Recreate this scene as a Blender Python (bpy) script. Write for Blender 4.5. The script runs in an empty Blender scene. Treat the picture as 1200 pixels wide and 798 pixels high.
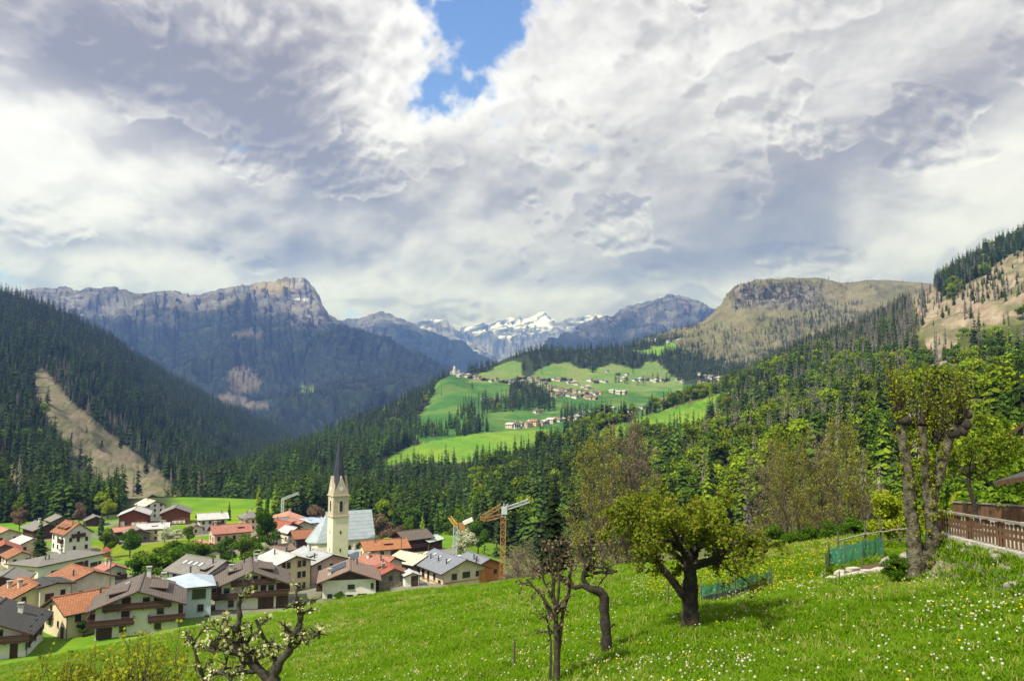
import bpy, math, random
import numpy as np
sc = bpy.context.scene
COL = sc.collection
R = math.radians

# ------------------------------------------------------------------ camera
F = 900.0
PITCH = math.atan(81.0 / 900.0)
CP, SP = math.cos(PITCH), math.sin(PITCH)
cam_d = bpy.data.cameras.new("camera")
cam = bpy.data.objects.new("camera", cam_d)
COL.objects.link(cam)
cam.location = (0, 0, 0)
cam.rotation_euler = (math.pi / 2 + PITCH, 0, 0)
cam_d.sensor_width = 36.0
cam_d.lens = 27.0
cam_d.clip_start = 0.1
cam_d.clip_end = 60000
sc.camera = cam

# ------------------------------------------------------------------ light
SUN_EL, SUN_AZ = R(52), R(-131)          # azimuth measured from +Y towards +X
sun_vec = np.array([math.sin(SUN_AZ) * math.cos(SUN_EL), math.cos(SUN_AZ) * math.cos(SUN_EL), math.sin(SUN_EL)])
sd = bpy.data.lights.new("sun", 'SUN')
sd.energy = 4.5
sd.angle = R(2.0)
sd.color = (1.0, 0.95, 0.87)
sun = bpy.data.objects.new("sun", sd)
COL.objects.link(sun)
from mathutils import Vector, Matrix
sun.rotation_euler = Vector(sun_vec).to_track_quat('Z', 'Y').to_euler()
sun.location = (-200, -180, 300)

sc.view_settings.view_transform = 'Standard'
sc.view_settings.look = 'None'
sc.view_settings.exposure = 0.75
sc.view_settings.gamma = 1.0
sc.view_settings.use_curve_mapping = False
sc.render.engine = 'CYCLES'
cy = sc.cycles
cy.use_denoising = True
try:
    cy.denoiser = 'OPENIMAGEDENOISE'
    cy.denoising_input_passes = 'RGB_ALBEDO_NORMAL'
    cy.denoising_prefilter = 'ACCURATE'
except Exception:
    pass
cy.max_bounces = 5
cy.diffuse_bounces = 2
cy.glossy_bounces = 2
cy.transmission_bounces = 3
cy.transparent_max_bounces = 8
cy.volume_bounces = 0
cy.caustics_reflective = False
cy.caustics_refractive = False
sc.render.use_persistent_data = False


def sstep(a, b, x):
    t = np.clip((x - a) / (b - a), 0, 1)
    return t * t * (3 - 2 * t)


class NT:
    """small helper to write node trees"""
    def __init__(s, tree):
        s.t = tree; s.n = tree.nodes; s.l = tree.links

    def new(s, typ, **kw):
        n = s.n.new(typ)
        for k, v in kw.items():
            setattr(n, k, v)
        return n

    def put(s, sock, v):
        if v is None:
            return
        if isinstance(v, bpy.types.NodeSocket):
            s.l.new(v, sock)
        else:
            if hasattr(sock, 'default_value'):
                try:
                    sock.default_value = v
                except Exception:
                    sock.default_value = tuple(v) + (1.0,)

    def m(s, op, a, b=None, c=None, clamp=False):
        n = s.new('ShaderNodeMath', operation=op, use_clamp=clamp)
        s.put(n.inputs[0], a); s.put(n.inputs[1], b); s.put(n.inputs[2], c)
        return n.outputs[0]

    def v(s, op, a, b=None):
        n = s.new('ShaderNodeVectorMath', operation=op)
        s.put(n.inputs[0], a); s.put(n.inputs[1], b)
        return n.outputs['Vector']

    def mix(s, f, a, b, blend='MIX'):
        n = s.new('ShaderNodeMix', data_type='RGBA', blend_type=blend)
        s.put(n.inputs[0], f); s.put(n.inputs[6], a); s.put(n.inputs[7], b)
        return n.outputs[2]

    def ramp(s, f, stops):
        n = s.new('ShaderNodeValToRGB')
        e = n.color_ramp.elements
        while len(e) < len(stops):
            e.new(0.5)
        for i, (p, c) in enumerate(stops):
            e[i].position = p
            e[i].color = (c, c, c, 1) if isinstance(c, (int, float)) else tuple(c) + (1,)
        s.put(n.inputs[0], f)
        return n.outputs[0]

    def noise(s, vec, scale, detail=4, rough=0.55, dist=0.0, lac=2.0):
        n = s.new('ShaderNodeTexNoise')
        s.put(n.inputs['Vector'], vec)
        n.inputs['Scale'].default_value = scale
        n.inputs['Detail'].default_value = detail
        n.inputs['Roughness'].default_value = rough
        n.inputs['Distortion'].default_value = dist
        n.inputs['Lacunarity'].default_value = lac
        return n.outputs[0]

    def mapr(s, x, a, b, c=0.0, d=1.0, smooth=True):
        n = s.new('ShaderNodeMapRange', interpolation_type='SMOOTHSTEP' if smooth else 'LINEAR')
        s.put(n.inputs[0], x)
        for i, q in zip((1, 2, 3, 4), (a, b, c, d)):
            n.inputs[i].default_value = q
        return n.outputs[0]


# ------------------------------------------------------------------ sky (world)
SKY_STRENGTH = 0.105
world = bpy.data.worlds.new("World")
sc.world = world
world.use_nodes = True
try:
    world.cycles.sampling_method = 'MANUAL'
    world.cycles.sample_map_resolution = 512
except Exception:
    pass
wt = NT(world.node_tree)
wt.n.clear()
out = wt.new('ShaderNodeOutputWorld')
bg = wt.new('ShaderNodeBackground')
bg.inputs['Strength'].default_value = SKY_STRENGTH
wt.l.new(bg.outputs[0], out.inputs[0])
nish = wt.new('ShaderNodeTexSky', sky_type='NISHITA')
nish.sun_disc = False
nish.sun_elevation = SUN_EL
nish.sun_rotation = SUN_AZ
nish.altitude = 1400
nish.air_density = 1.0
nish.dust_density = 0.6
nish.ozone_density = 1.5
# ---- cloud layer, computed once as a field over the whole upper sky (azimuth x elevation)
def spectral(n, beta, seed, lo=1.0, hi=None):
    """periodic noise texture with a power-law spectrum"""
    r = np.random.RandomState(seed)
    f = np.fft.fftfreq(n) * n
    k = np.hypot(f[:, None], f[None, :n // 2 + 1]); k[0, 0] = 1
    sp = np.fft.rfft2(r.normal(size=(n, n))) * k ** (-beta / 2)
    sp[k < lo] = 0
    if hi: sp *= np.exp(-(k / hi) ** 2)
    t_ = np.fft.irfft2(sp, (n, n)); t_ -= t_.mean()
    return (t_ / t_.std()).astype(np.float32)


def tex(t_, x, y):
    n = t_.shape[0]
    x = (x % 1.0) * n; y = (y % 1.0) * n
    i = np.floor(x).astype(np.int32); j = np.floor(y).astype(np.int32); a = (x - i).astype(np.float32); b_ = (y - j).astype(np.float32)
    i %= n; j %= n; i2 = (i + 1) % n; j2 = (j + 1) % n
    return (t_[j, i] * (1 - a) + t_[j, i2] * a) * (1 - b_) + (t_[j2, i] * (1 - a) + t_[j2, i2] * a) * b_


def pix_azel(px, py):
    a = (px - 600) / F; b_ = (399 - py) / F
    d = np.array([a, CP - b_ * SP, SP + b_ * CP]); d /= np.linalg.norm(d)
    return math.atan2(d[0], d[1]), math.asin(d[2])


def cloud_field(AZ, EL, parts=False):
    def blobs(items):
        acc = np.zeros(AZ.shape, np.float32)
        for px, py, rx, ry, rot, amt in items:
            a0, e0 = pix_azel(px, py)
            da = AZ - a0; de = EL - e0
            c, s_ = math.cos(R(rot)), math.sin(R(rot))
            u = (da * c + de * s_) / (rx / F); w = (de * c - da * s_) / (ry / F)
            acc += amt * np.exp(-(u * u + w * w))
        return acc
    T1 = spectral(1024, 3.6, 3); T2 = spectral(1024, 3.4, 4, 3); T3 = spectral(512, 3.6, 5); T4 = spectral(512, 3.5, 8, 4)
    # puffs keep their shape overhead and get smaller and flatter towards the horizon
    u = AZ / 1.15; v = 1.12 * (EL + 0.02) ** 0.80
    sq = 1.0 / (0.55 + 1.1 * np.clip(EL, 0, 1.2))
    wx = 0.012 * tex(T3, u * .9, v * .9); wy = 0.012 * tex(T3, u * .9 + .4, v * .9 + .7)
    U = u + wx; V = v + wy
    def dens(du=0.0, dv=0.0):
        b1 = tex(T1, (U + du) * 0.55 + .13, (V + dv) * 0.62 + .31)
        m1 = tex(T2, (U + du) * 1.05 + .5, (V + dv) * 1.2 + .2)
        m2 = np.abs(tex(T4, (U + du) * 0.9 + .1, (V + dv) * 1.1 + .8))
        return 0.55 * b1 + 0.34 * m1 + 0.35 * (0.8 - m2)
    D = dens()
    rel = 0.0
    for st, wt_ in ((0.005, .36), (0.014, .34), (0.035, .30)):
        rel = rel + wt_ * (dens(-st * .55, st) - D)          # towards the light, up and to the left
    cover = blobs([(562, -10, 125, 64, -6, -2.7), (556, 60, 66, 42, 40, -1.8), (510, 105, 20, 26, 15, -1.1), (10, 326, 34, 14, 0, -1.2), (185, 297, 60, 8, 0, -1.2), (640, 45, 36, 30, 30, 1.1), (1070, 300, 200, 60, 0, 1.5), (430, 60, 60, 90, 0, .8)])
    thick = blobs([(230, 90, 210, 62, -24, 0.66), (390, 195, 105, 46, -26, 0.86), (300, 250, 90, 26, -6, 0.45), (70, 40, 150, 46, -8, 0.7), (330, 40, 80, 60, 0, 0.30), (330, 300, 100, 17, 0, 0.85),
                   (900, 235, 130, 55, 4, 0.66), (800, 305, 150, 24, 4, 0.72), (1090, 130, 140, 40, 22, 0.62), (930, 40, 130, 34, 0, 0.40), (700, 200, 130, 60, 20, 0.28), (610, 255, 70, 40, 0, 0.25), (70, 280, 120, 18, 0, 0.40), (560, 305, 70, 20, 0, 0.30), (960, 280, 70, 30, 0, .4), (730, 330, 90, 10, 0, .3),
                   (40, 190, 150, 60, -28, -0.75), (450, 120, 50, 130, -24, -0.45), (1165, 230, 70, 52, 30, -0.55), (640, 345, 190, 12, 0, -0.35), (1010, 255, 24, 34, 0, -0.5), (600, 130, 90, 55, 0, -0.35), (720, 70, 90, 40, 0, -.15), (230, 330, 200, 12, 0, -.3)])
    dd = D + 1.75 + cover
    dd = dd + .35 * tex(T4, U * 2.3, V * 2.6) * sstep(2.2, .4, dd)
    alpha = sstep(-0.35, 1.05, dd) ** .8
    thin = sstep(1.5, 0.1, dd)
    sh = 0.24 + 0.72 * thick + 0.10 * np.tanh(D) - 0.24 * rel * (1 - .35 * np.clip(thick, 0, 1.5)) - 0.22 * thin
    # heaps of cloud in front of one another, each with a bright upper rim and a shaded base
    for sd, scu, th, pw in ((21, .45, .35, .50), (22, .72, .55, .42), (23, 1.05, .95, .40), (24, 1.6, 1.25, .36)):
        TA = spectral(1024, 3.9, sd, 2)
        fz = lambda du=0.0, dv=0.0: tex(TA, (U + du) * scu + .17 * sd, (V + dv) * scu * 1.15 + .29 * sd) + .12 * tex(T4, (U + du) * scu * 2.2, (V + dv) * scu * 2.4)
        f0 = fz()
        q = f0 - th + .55 * thick + .2 * cover
        a_ = sstep(0.0, 0.24, q) * .58
        dep = np.clip(q, 0, 2.2)
        rl = fz(-.012 * .5 / scu, .012 / scu) - f0
        sl = 0.07 + 0.68 * thick + pw * np.sqrt(dep) * .62 - 1.0 * np.clip(-rl, -.5, .5) * -1.0 * 0.95
        sh = sh * (1 - a_) + sl * a_
    return alpha.astype(np.float32), sh.astype(np.float32)


RAMP_P = [-0.25, -0.02, 0.18, 0.42, 0.72, 1.05]
RAMP_C = np.array([(7.2, 6.9, 7.1), (6.65, 6.35, 6.45), (5.7, 5.4, 5.35), (4.3, 4.0, 3.75), (2.75, 2.45, 2.1), (1.75, 1.5, 1.2)])


def cloud_colour(sh):
    return np.stack([np.interp(sh, RAMP_P, RAMP_C[:, i]) for i in range(3)], -1).astype(np.float32)


SW, SH = 4096, 1024
AZg, ELg = np.meshgrid(((np.arange(SW) + .5) / SW - .5) * 2 * np.pi, (np.arange(SH) + .5) / SH * np.pi / 2)
c_al, c_sh = cloud_field(AZg.astype(np.float32), ELg.astype(np.float32))
buf = np.empty((SH, SW, 4), np.float32)
buf[..., :3] = cloud_colour(c_sh); buf[..., 3] = c_al
cimg = bpy.data.images.new('cloud_field', SW, SH, alpha=True, float_buffer=True)
cimg.colorspace_settings.name = 'Non-Color'
cimg.alpha_mode = 'CHANNEL_PACKED'
cimg.pixels.foreach_set(buf.ravel())
cimg.update()
del buf, AZg, ELg
tc = wt.new('ShaderNodeTexCoord')
dirn = wt.v('NORMALIZE', tc.outputs['Generated'])
sep = wt.new('ShaderNodeSeparateXYZ'); wt.put(sep.inputs[0], dirn)
dx, dy, dz = sep.outputs
uvn = wt.new('ShaderNodeCombineXYZ')
wt.put(uvn.inputs[0], wt.m('ADD', wt.m('DIVIDE', wt.m('ARCTAN2', dx, dy), 2 * math.pi), 0.5))
wt.put(uvn.inputs[1], wt.m('DIVIDE', wt.m('ARCSINE', wt.m('MAXIMUM', dz, 0.0)), math.pi / 2))
ctex = wt.new('ShaderNodeTexImage', interpolation='Linear', extension='EXTEND')
ctex.image = cimg
wt.put(ctex.inputs[0], uvn.outputs[0])
blue = wt.mix(1.0, nish.outputs[0], (0.92, 1.10, 1.45, 1), 'MULTIPLY')
skyc = wt.mix(ctex.outputs['Alpha'], blue, ctex.outputs['Color'])
wt.l.new(skyc, bg.inputs['Color'])


# ------------------------------------------------------------------ projection helpers
def at(px, py, Y):
    px = np.asarray(px, float); py = np.asarray(py, float)
    a = (px - 600) / F; b = (399 - py) / F
    k = Y / (CP - b * SP)
    return np.stack([a * k, np.broadcast_to(Y, k.shape) * 1.0, (SP + b * CP) * k], -1)


def proj(Pt):
    Pt = np.asarray(Pt, float)
    x, y, z = Pt[..., 0], Pt[..., 1], Pt[..., 2]
    f = y * CP + z * SP; u = -y * SP + z * CP
    return 600 + F * x / f, 399 - F * u / f


# ------------------------------------------------------------------ numpy noise
_pr = np.random.RandomState(11)
_perm = np.concatenate([_pr.permutation(256)] * 3)
_g = _pr.normal(size=(256, 3)); _g /= np.linalg.norm(_g, axis=1)[:, None]


def pnoise(p):
    p = np.asarray(p, float)
    i = np.floor(p).astype(int); f = p - i; i &= 255
    u = f * f * f * (f * (f * 6 - 15) + 10)
    r = 0
    for a in (0, 1):
        for b in (0, 1):
            for c in (0, 1):
                h = _perm[_perm[_perm[i[..., 0] + a] + i[..., 1] + b] + i[..., 2] + c]
                g = _g[h]
                d = (g * (f - np.array([a, b, c]))).sum(-1)
                w = (u[..., 0] if a else 1 - u[..., 0]) * (u[..., 1] if b else 1 - u[..., 1]) * (u[..., 2] if c else 1 - u[..., 2])
                r = r + d * w
    return r * 1.6


def fbm(p, oct=5, lac=2.03, gain=0.5, ridged=False):
    p = np.asarray(p, float); a = 1.0; s = 0; n = 0
    for k in range(oct):
        v = pnoise(p + 17.3 * k)
        s = s + a * ((1 - 2 * np.abs(v)) if ridged else v); n += a
        a *= gain; p = p * lac
    return s / n


def in_poly(px, py, poly):
    px = np.asarray(px); py = np.asarray(py); ins = np.zeros(px.shape, bool)
    n = len(poly)
    for i in range(n):
        x1, y1 = poly[i]; x2, y2 = poly[(i + 1) % n]
        c = ((y1 > py) != (y2 > py)) & (px < (x2 - x1) * (py - y1) / (y2 - y1 + 1e-9) + x1)
        ins ^= c
    return ins


# ------------------------------------------------------------------ mesh helpers
def set_props(o, label=None, cat=None, group=None, kind=None):
    if label: o['label'] = label
    if cat: o['category'] = cat
    if group: o['group'] = group
    if kind: o['kind'] = kind
    return o


def mesh_from(name, verts, faces, mats=(), midx=None, smooth=False):
    me = bpy.data.meshes.new(name)
    if isinstance(faces, np.ndarray):
        nv, nf, k = len(verts), len(faces), faces.shape[1]
        me.vertices.add(nv); me.loops.add(nf * k); me.polygons.add(nf)
        me.vertices.foreach_set('co', np.asarray(verts, np.float32).ravel())
        me.loops.foreach_set('vertex_index', faces.astype(np.int32).ravel())
        me.polygons.foreach_set('loop_start', np.arange(0, nf * k, k, dtype=np.int32))
        me.update(calc_edges=True)
    else:
        me.from_pydata([tuple(map(float, v)) for v in verts], [], [tuple(int(i) for i in f) for f in faces])
    for m in mats:
        me.materials.append(m)
    if midx is not None and len(me.polygons):
        me.polygons.foreach_set('material_index', np.asarray(midx, np.int32))
    if smooth:
        me.polygons.foreach_set('use_smooth', np.ones(len(me.polygons), bool))
    me.update()
    return me


def link(name, me, parent=None, loc=(0, 0, 0), rot=(0, 0, 0), scale=(1, 1, 1)):
    o = bpy.data.objects.new(name, me)
    COL.objects.link(o)
    o.location = loc; o.rotation_euler = rot; o.scale = scale
    if parent is not None:
        o.parent = parent
    return o


def empty(name, loc, rz=0.0):
    o = bpy.data.objects.new(name, None)
    o.empty_display_size = 0.5
    COL.objects.link(o)
    o.location = [float(q) for q in loc]; o.rotation_euler = (0, 0, rz)
    return o


class MB:
    def __init__(s):
        s.v = []; s.f = []; s.m = []

    def add(s, vs, fs, mi=0):
        b = len(s.v)
        s.v += [tuple(map(float, q)) for q in vs]
        s.f += [tuple(b + i for i in f) for f in fs]
        s.m += [mi] * len(fs)

    def box(s, c, size, rz=0.0, mi=0, rx=0.0, ry=0.0):
        x, y, z = size[0] / 2, size[1] / 2, size[2] / 2
        M = Matrix.Rotation(rz, 3, 'Z') @ Matrix.Rotation(ry, 3, 'Y') @ Matrix.Rotation(rx, 3, 'X')
        vs = [M @ Vector((a * x, b * y, d * z)) + Vector(c) for d in (-1, 1) for a, b in ((-1, -1), (1, -1), (1, 1), (-1, 1))]
        s.add(vs, [(3, 2, 1, 0), (4, 5, 6, 7), (0, 1, 5, 4), (1, 2, 6, 5), (2, 3, 7, 6), (3, 0, 4, 7)], mi)

    def bar(s, a, b, w, h=None, mi=0):
        a = Vector(a); b = Vector(b); h = h or w
        d = (b - a); L = d.length
        if L < 1e-6: return
        q = d.to_track_quat('X', 'Z').to_matrix()
        vs = []
        for t in (0, L):
            for yy, zz in ((-w / 2, -h / 2), (w / 2, -h / 2), (w / 2, h / 2), (-w / 2, h / 2)):
                vs.append(q @ Vector((t, yy, zz)) + a)
        s.add(vs, [(0, 3, 2, 1), (4, 5, 6, 7), (0, 1, 5, 4), (1, 2, 6, 5), (2, 3, 7, 6), (3, 0, 4, 7)], mi)

    def tube(s, path, rad, n=8, mi=0, cap=True):
        v, f = tube_np(path, rad, n)
        s.add(v, f.tolist(), mi)
        if cap:
            k = len(path)
            b = len(s.v) - k * n
            s.f.append(tuple(b + i for i in range(n))[::-1]); s.m.append(mi)
            s.f.append(tuple(b + (k - 1) * n + i for i in range(n))); s.m.append(mi)

    def prism(s, poly, z0, z1, mi=0):
        n = len(poly)
        vs = [(p[0], p[1], z0) for p in poly] + [(p[0], p[1], z1) for p in poly]
        s.add(vs, [tuple(range(n))[::-1], tuple(range(n, 2 * n))] + [(i, (i + 1) % n, n + (i + 1) % n, n + i) for i in range(n)], mi)

    def mesh(s, name, mats, smooth=False):
        return mesh_from(name, s.v, s.f, mats, s.m, smooth)

    def obj(s, name, mats, parent=None, smooth=False, **kw):
        return link(name, s.mesh(name, mats if isinstance(mats, (list, tuple)) else [mats], smooth), parent, **kw)


def tube_np(path, rad, n):
    path = np.asarray(path, float); k = len(path)
    rad = np.broadcast_to(np.asarray(rad, float), (k,))
    t = np.gradient(path, axis=0); t /= np.linalg.norm(t, axis=1)[:, None] + 1e-9
    up = np.array([0.13, 0.21, 1.0]) if abs(t[0][2]) < 0.9 else np.array([1.0, 0.2, 0.1])
    a = np.cross(t, up); a /= np.linalg.norm(a, axis=1)[:, None] + 1e-9
    b = np.cross(t, a)
    th = np.arange(n) * 2 * np.pi / n
    v = path[:, None, :] + rad[:, None, None] * (np.cos(th)[None, :, None] * a[:, None, :] + np.sin(th)[None, :, None] * b[:, None, :])
    i = np.arange(k - 1)[:, None] * n; j = np.arange(n)[None, :]; j2 = (j + 1) % n
    f = np.stack([i + j, i + j2, i + n + j2, i + n + j], -1).reshape(-1, 4)
    return v.reshape(-1, 3), f


# ------------------------------------------------------------------ materials
MATS = {}


def pmat(name):
    m = bpy.data.materials.new(name); m.use_nodes = True
    t = NT(m.node_tree); b = t.n.get('Principled BSDF')
    return m, t, b


def objco(t):
    return t.new('ShaderNodeTexCoord').outputs['Object']


def mk(name, c1, c2=None, scale=4.0, rough=0.8, bump=0.0, detail=5, grime=0.0, metal=0.0, spec=0.3, bscale=None, space='Object', dist=0.05):
    """two tones of one material mixed by noise, with optional stains and relief"""
    m, t, b = pmat(name)
    co = t.new('ShaderNodeTexCoord').outputs[space]
    c2 = c2 or tuple(q * 0.8 for q in c1)
    f = t.mapr(t.noise(co, scale, detail, 0.6), 0.3, 0.7)
    c = t.mix(f, tuple(c1) + (1,), tuple(c2) + (1,))
    if grime:
        st = t.new('ShaderNodeMapping'); st.inputs['Scale'].default_value = (1.6, 1.6, 0.25); t.put(st.inputs[0], co)
        g = t.mapr(t.noise(st.outputs[0], 1.3, 6, 0.65), 0.52, 0.75)
        c = t.mix(t.m('MULTIPLY', g, grime), c, tuple(q * 0.45 for q in c1) + (1,))
    t.l.new(c, b.inputs['Base Color'])
    b.inputs['Roughness'].default_value = rough
    b.inputs['Metallic'].default_value = metal
    b.inputs['Specular IOR Level'].default_value = spec
    if bump:
        bn = t.new('ShaderNodeBump'); bn.inputs['Strength'].default_value = bump; bn.inputs['Distance'].default_value = dist
        t.put(bn.inputs['Height'], t.noise(co, bscale or scale * 3, 6, 0.6))
        t.l.new(bn.outputs[0], b.inputs['Normal'])
    MATS[name] = m
    return m


def mk_roof(name, c1, c2, tile=True, rough=0.75, metal=0.0, moss=0.25):
    """roof covering laid along the local ridge (Y): courses of tiles or standing seams"""
    m, t, b = pmat(name)
    co = t.new('ShaderNodeTexCoord').outputs['Object']
    sp = t.new('ShaderNodeSeparateXYZ'); t.put(sp.inputs[0], co)
    if tile:
        cb = t.new('ShaderNodeCombineXYZ'); t.put(cb.inputs[0], sp.outputs[1]); t.put(cb.inputs[1], sp.outputs[0])
        br = t.new('ShaderNodeTexBrick')
        t.put(br.inputs['Vector'], cb.outputs[0])
        br.inputs['Scale'].default_value = 1.0
        br.inputs['Brick Width'].default_value = 0.42; br.inputs['Row Height'].default_value = 0.38
        br.inputs['Mortar Size'].default_value = 0.05; br.inputs['Mortar Smooth'].default_value = 0.6
        br.inputs['Bias'].default_value = 0.0
        br.inputs['Color1'].default_value = tuple(c1) + (1,)
        br.inputs['Color2'].default_value = tuple(c2) + (1,)
        br.inputs['Mortar'].default_value = tuple(q * 0.45 for q in c2) + (1,)
        c = br.outputs[0]; h = br.outputs[1]
        h = t.m('SUBTRACT', 1.0, h)
    else:
        fr = t.m('FRACT', t.m('MULTIPLY', sp.outputs[1], 1.55))
        seam = t.mapr(t.m('ABSOLUTE', t.m('SUBTRACT', fr, 0.5)), 0.40, 0.46)
        c = t.mix(t.m('MULTIPLY', seam, 0.35), t.mix(t.mapr(t.noise(co, 0.6, 4), 0.35, 0.65), tuple(c1) + (1,), tuple(c2) + (1,)), tuple(q * 0.4 for q in c2) + (1,))
        h = seam
    st = t.mapr(t.noise(co, 0.55, 6, 0.65), 0.48, 0.74)
    c = t.mix(t.m('MULTIPLY', st, moss), c, tuple(q * 0.5 for q in c2) + (1,))
    st2 = t.mapr(t.noise(t.v('ADD', co, (9, 4, 2)), 1.7, 5, 0.6), 0.55, 0.8)
    c = t.mix(t.m('MULTIPLY', st2, moss * 0.8), c, tuple(min(1, q * 1.5) for q in c1) + (1,))
    t.l.new(c, b.inputs['Base Color'])
    b.inputs['Roughness'].default_value = rough
    b.inputs['Metallic'].default_value = metal
    b.inputs['Specular IOR Level'].default_value = 0.3
    bn = t.new('ShaderNodeBump'); bn.inputs['Strength'].default_value = 0.6; bn.inputs['Distance'].default_value = 0.05
    t.put(bn.inputs['Height'], h); t.l.new(bn.outputs[0], b.inputs['Normal'])
    MATS[name] = m
    return m


def mk_planks(name, c1, c2, w=0.16, axis=0, rough=0.75):
    """timber boards: a tone per board and dark joints, boards run along the other axes"""
    m, t, b = pmat(name)
    co = t.new('ShaderNodeTexCoord').outputs['Object']
    sp = t.new('ShaderNodeSeparateXYZ'); t.put(sp.inputs[0], co)
    s_ = t.m('DIVIDE', t.m('ADD', sp.outputs[0], sp.outputs[1]) if axis == 0 else sp.outputs[2], w)
    fl = t.m('FLOOR', s_); fr = t.m('FRACT', s_)
    wn = t.new('ShaderNodeTexWhiteNoise', noise_dimensions='1D'); t.put(wn.inputs['W'], fl)
    c = t.mix(wn.outputs[0], tuple(c1) + (1,), tuple(c2) + (1,))
    st = t.new('ShaderNodeMapping'); st.inputs['Scale'].default_value = (6, 6, 0.7) if axis == 0 else (0.7, 0.7, 6); t.put(st.inputs[0], co)
    c = t.mix(t.m('MULTIPLY', t.mapr(t.noise(st.outputs[0], 2.0, 5), 0.45, 0.75), 0.5), c, tuple(q * 0.5 for q in c1) + (1,))
    jt = t.mapr(t.m('ABSOLUTE', t.m('SUBTRACT', fr, 0.5)), 0.42, 0.49)
    c = t.mix(t.m('MULTIPLY', jt, 0.8), c, tuple(q * 0.3 for q in c1) + (1,))
    t.l.new(c, b.inputs['Base Color'])
    b.inputs['Roughness'].default_value = rough
    b.inputs['Specular IOR Level'].default_value = 0.25
    MATS[name] = m
    return m


def mk_leaf(name, c1, c2, trans=0.35, objvar=0.25, rough=0.6):
    """foliage: tone by leaf clump, brightness by plant, light shining through"""
    m, t, b = pmat(name)
    t.n.remove(b)
    ge = t.new('ShaderNodeNewGeometry'); oi = t.new('ShaderNodeObjectInfo')
    c = t.mix(ge.outputs['Random Per Island'], tuple(c1) + (1,), tuple(c2) + (1,))
    k = t.m('ADD', t.m('MULTIPLY', oi.outputs['Random'], 2 * objvar), 1 - objvar)
    kk = t.new('ShaderNodeCombineXYZ'); t.put(kk.inputs[0], k)
    t.put(kk.inputs[1], k); t.put(kk.inputs[2], k)
    c = t.mix(1.0, c, kk.outputs[0], 'MULTIPLY')
    df = t.new('ShaderNodeBsdfDiffuse'); t.put(df.inputs[0], c)
    if trans > 0:
        tr = t.new('ShaderNodeBsdfTranslucent'); t.put(tr.inputs[0], c)
        mx = t.new('ShaderNodeMixShader'); mx.inputs[0].default_value = trans
        t.l.new(df.outputs[0], mx.inputs[1]); t.l.new(tr.outputs[0], mx.inputs[2])
        sh = mx.outputs[0]
    else:
        sh = df.outputs[0]
    t.l.new(sh, t.n['Material Output'].inputs[0])
    MATS[name] = m
    return m


def mk_land(name, bump=0.5, bscale=0.2, fine=0.35, fscale=0.35, dist=2.0, rough=0.95):
    """terrain: per-point ground cover ('col' attribute) broken up by fine noise and relief"""
    m, t, b = pmat(name)
    at_ = t.new('ShaderNodeAttribute'); at_.attribute_name = 'col'
    co = t.new('ShaderNodeTexCoord').outputs['Object']
    n1 = t.noise(co, fscale, 8, 0.65)
    k = t.mapr(n1, 0.25, 0.75, 1 - fine, 1 + fine, False)
    n2 = t.noise(co, fscale * 6, 4, 0.6)
    k = t.m('MULTIPLY', k, t.mapr(n2, 0.25, 0.75, 1 - fine * .6, 1 + fine * .6, False))
    kk = t.new('ShaderNodeCombineXYZ'); [t.put(kk.inputs[i], k) for i in range(3)]
    c = t.mix(1.0, at_.outputs['Color'], kk.outputs[0], 'MULTIPLY')
    t.l.new(c, b.inputs['Base Color'])
    b.inputs['Roughness'].default_value = rough
    b.inputs['Specular IOR Level'].default_value = 0.1
    if bump:
        bn = t.new('ShaderNodeBump'); bn.inputs['Strength'].default_value = bump; bn.inputs['Distance'].default_value = dist
        t.put(bn.inputs['Height'], t.noise(co, bscale, 8, 0.65)); t.l.new(bn.outputs[0], b.inputs['Normal'])
    return m


def set_col(me, col):
    a = me.color_attributes.new('col', 'FLOAT_COLOR', 'POINT')
    c4 = np.ones((len(me.vertices), 4), np.float32); c4[:, :3] = col
    a.data.foreach_set('color', c4.ravel())
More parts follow.
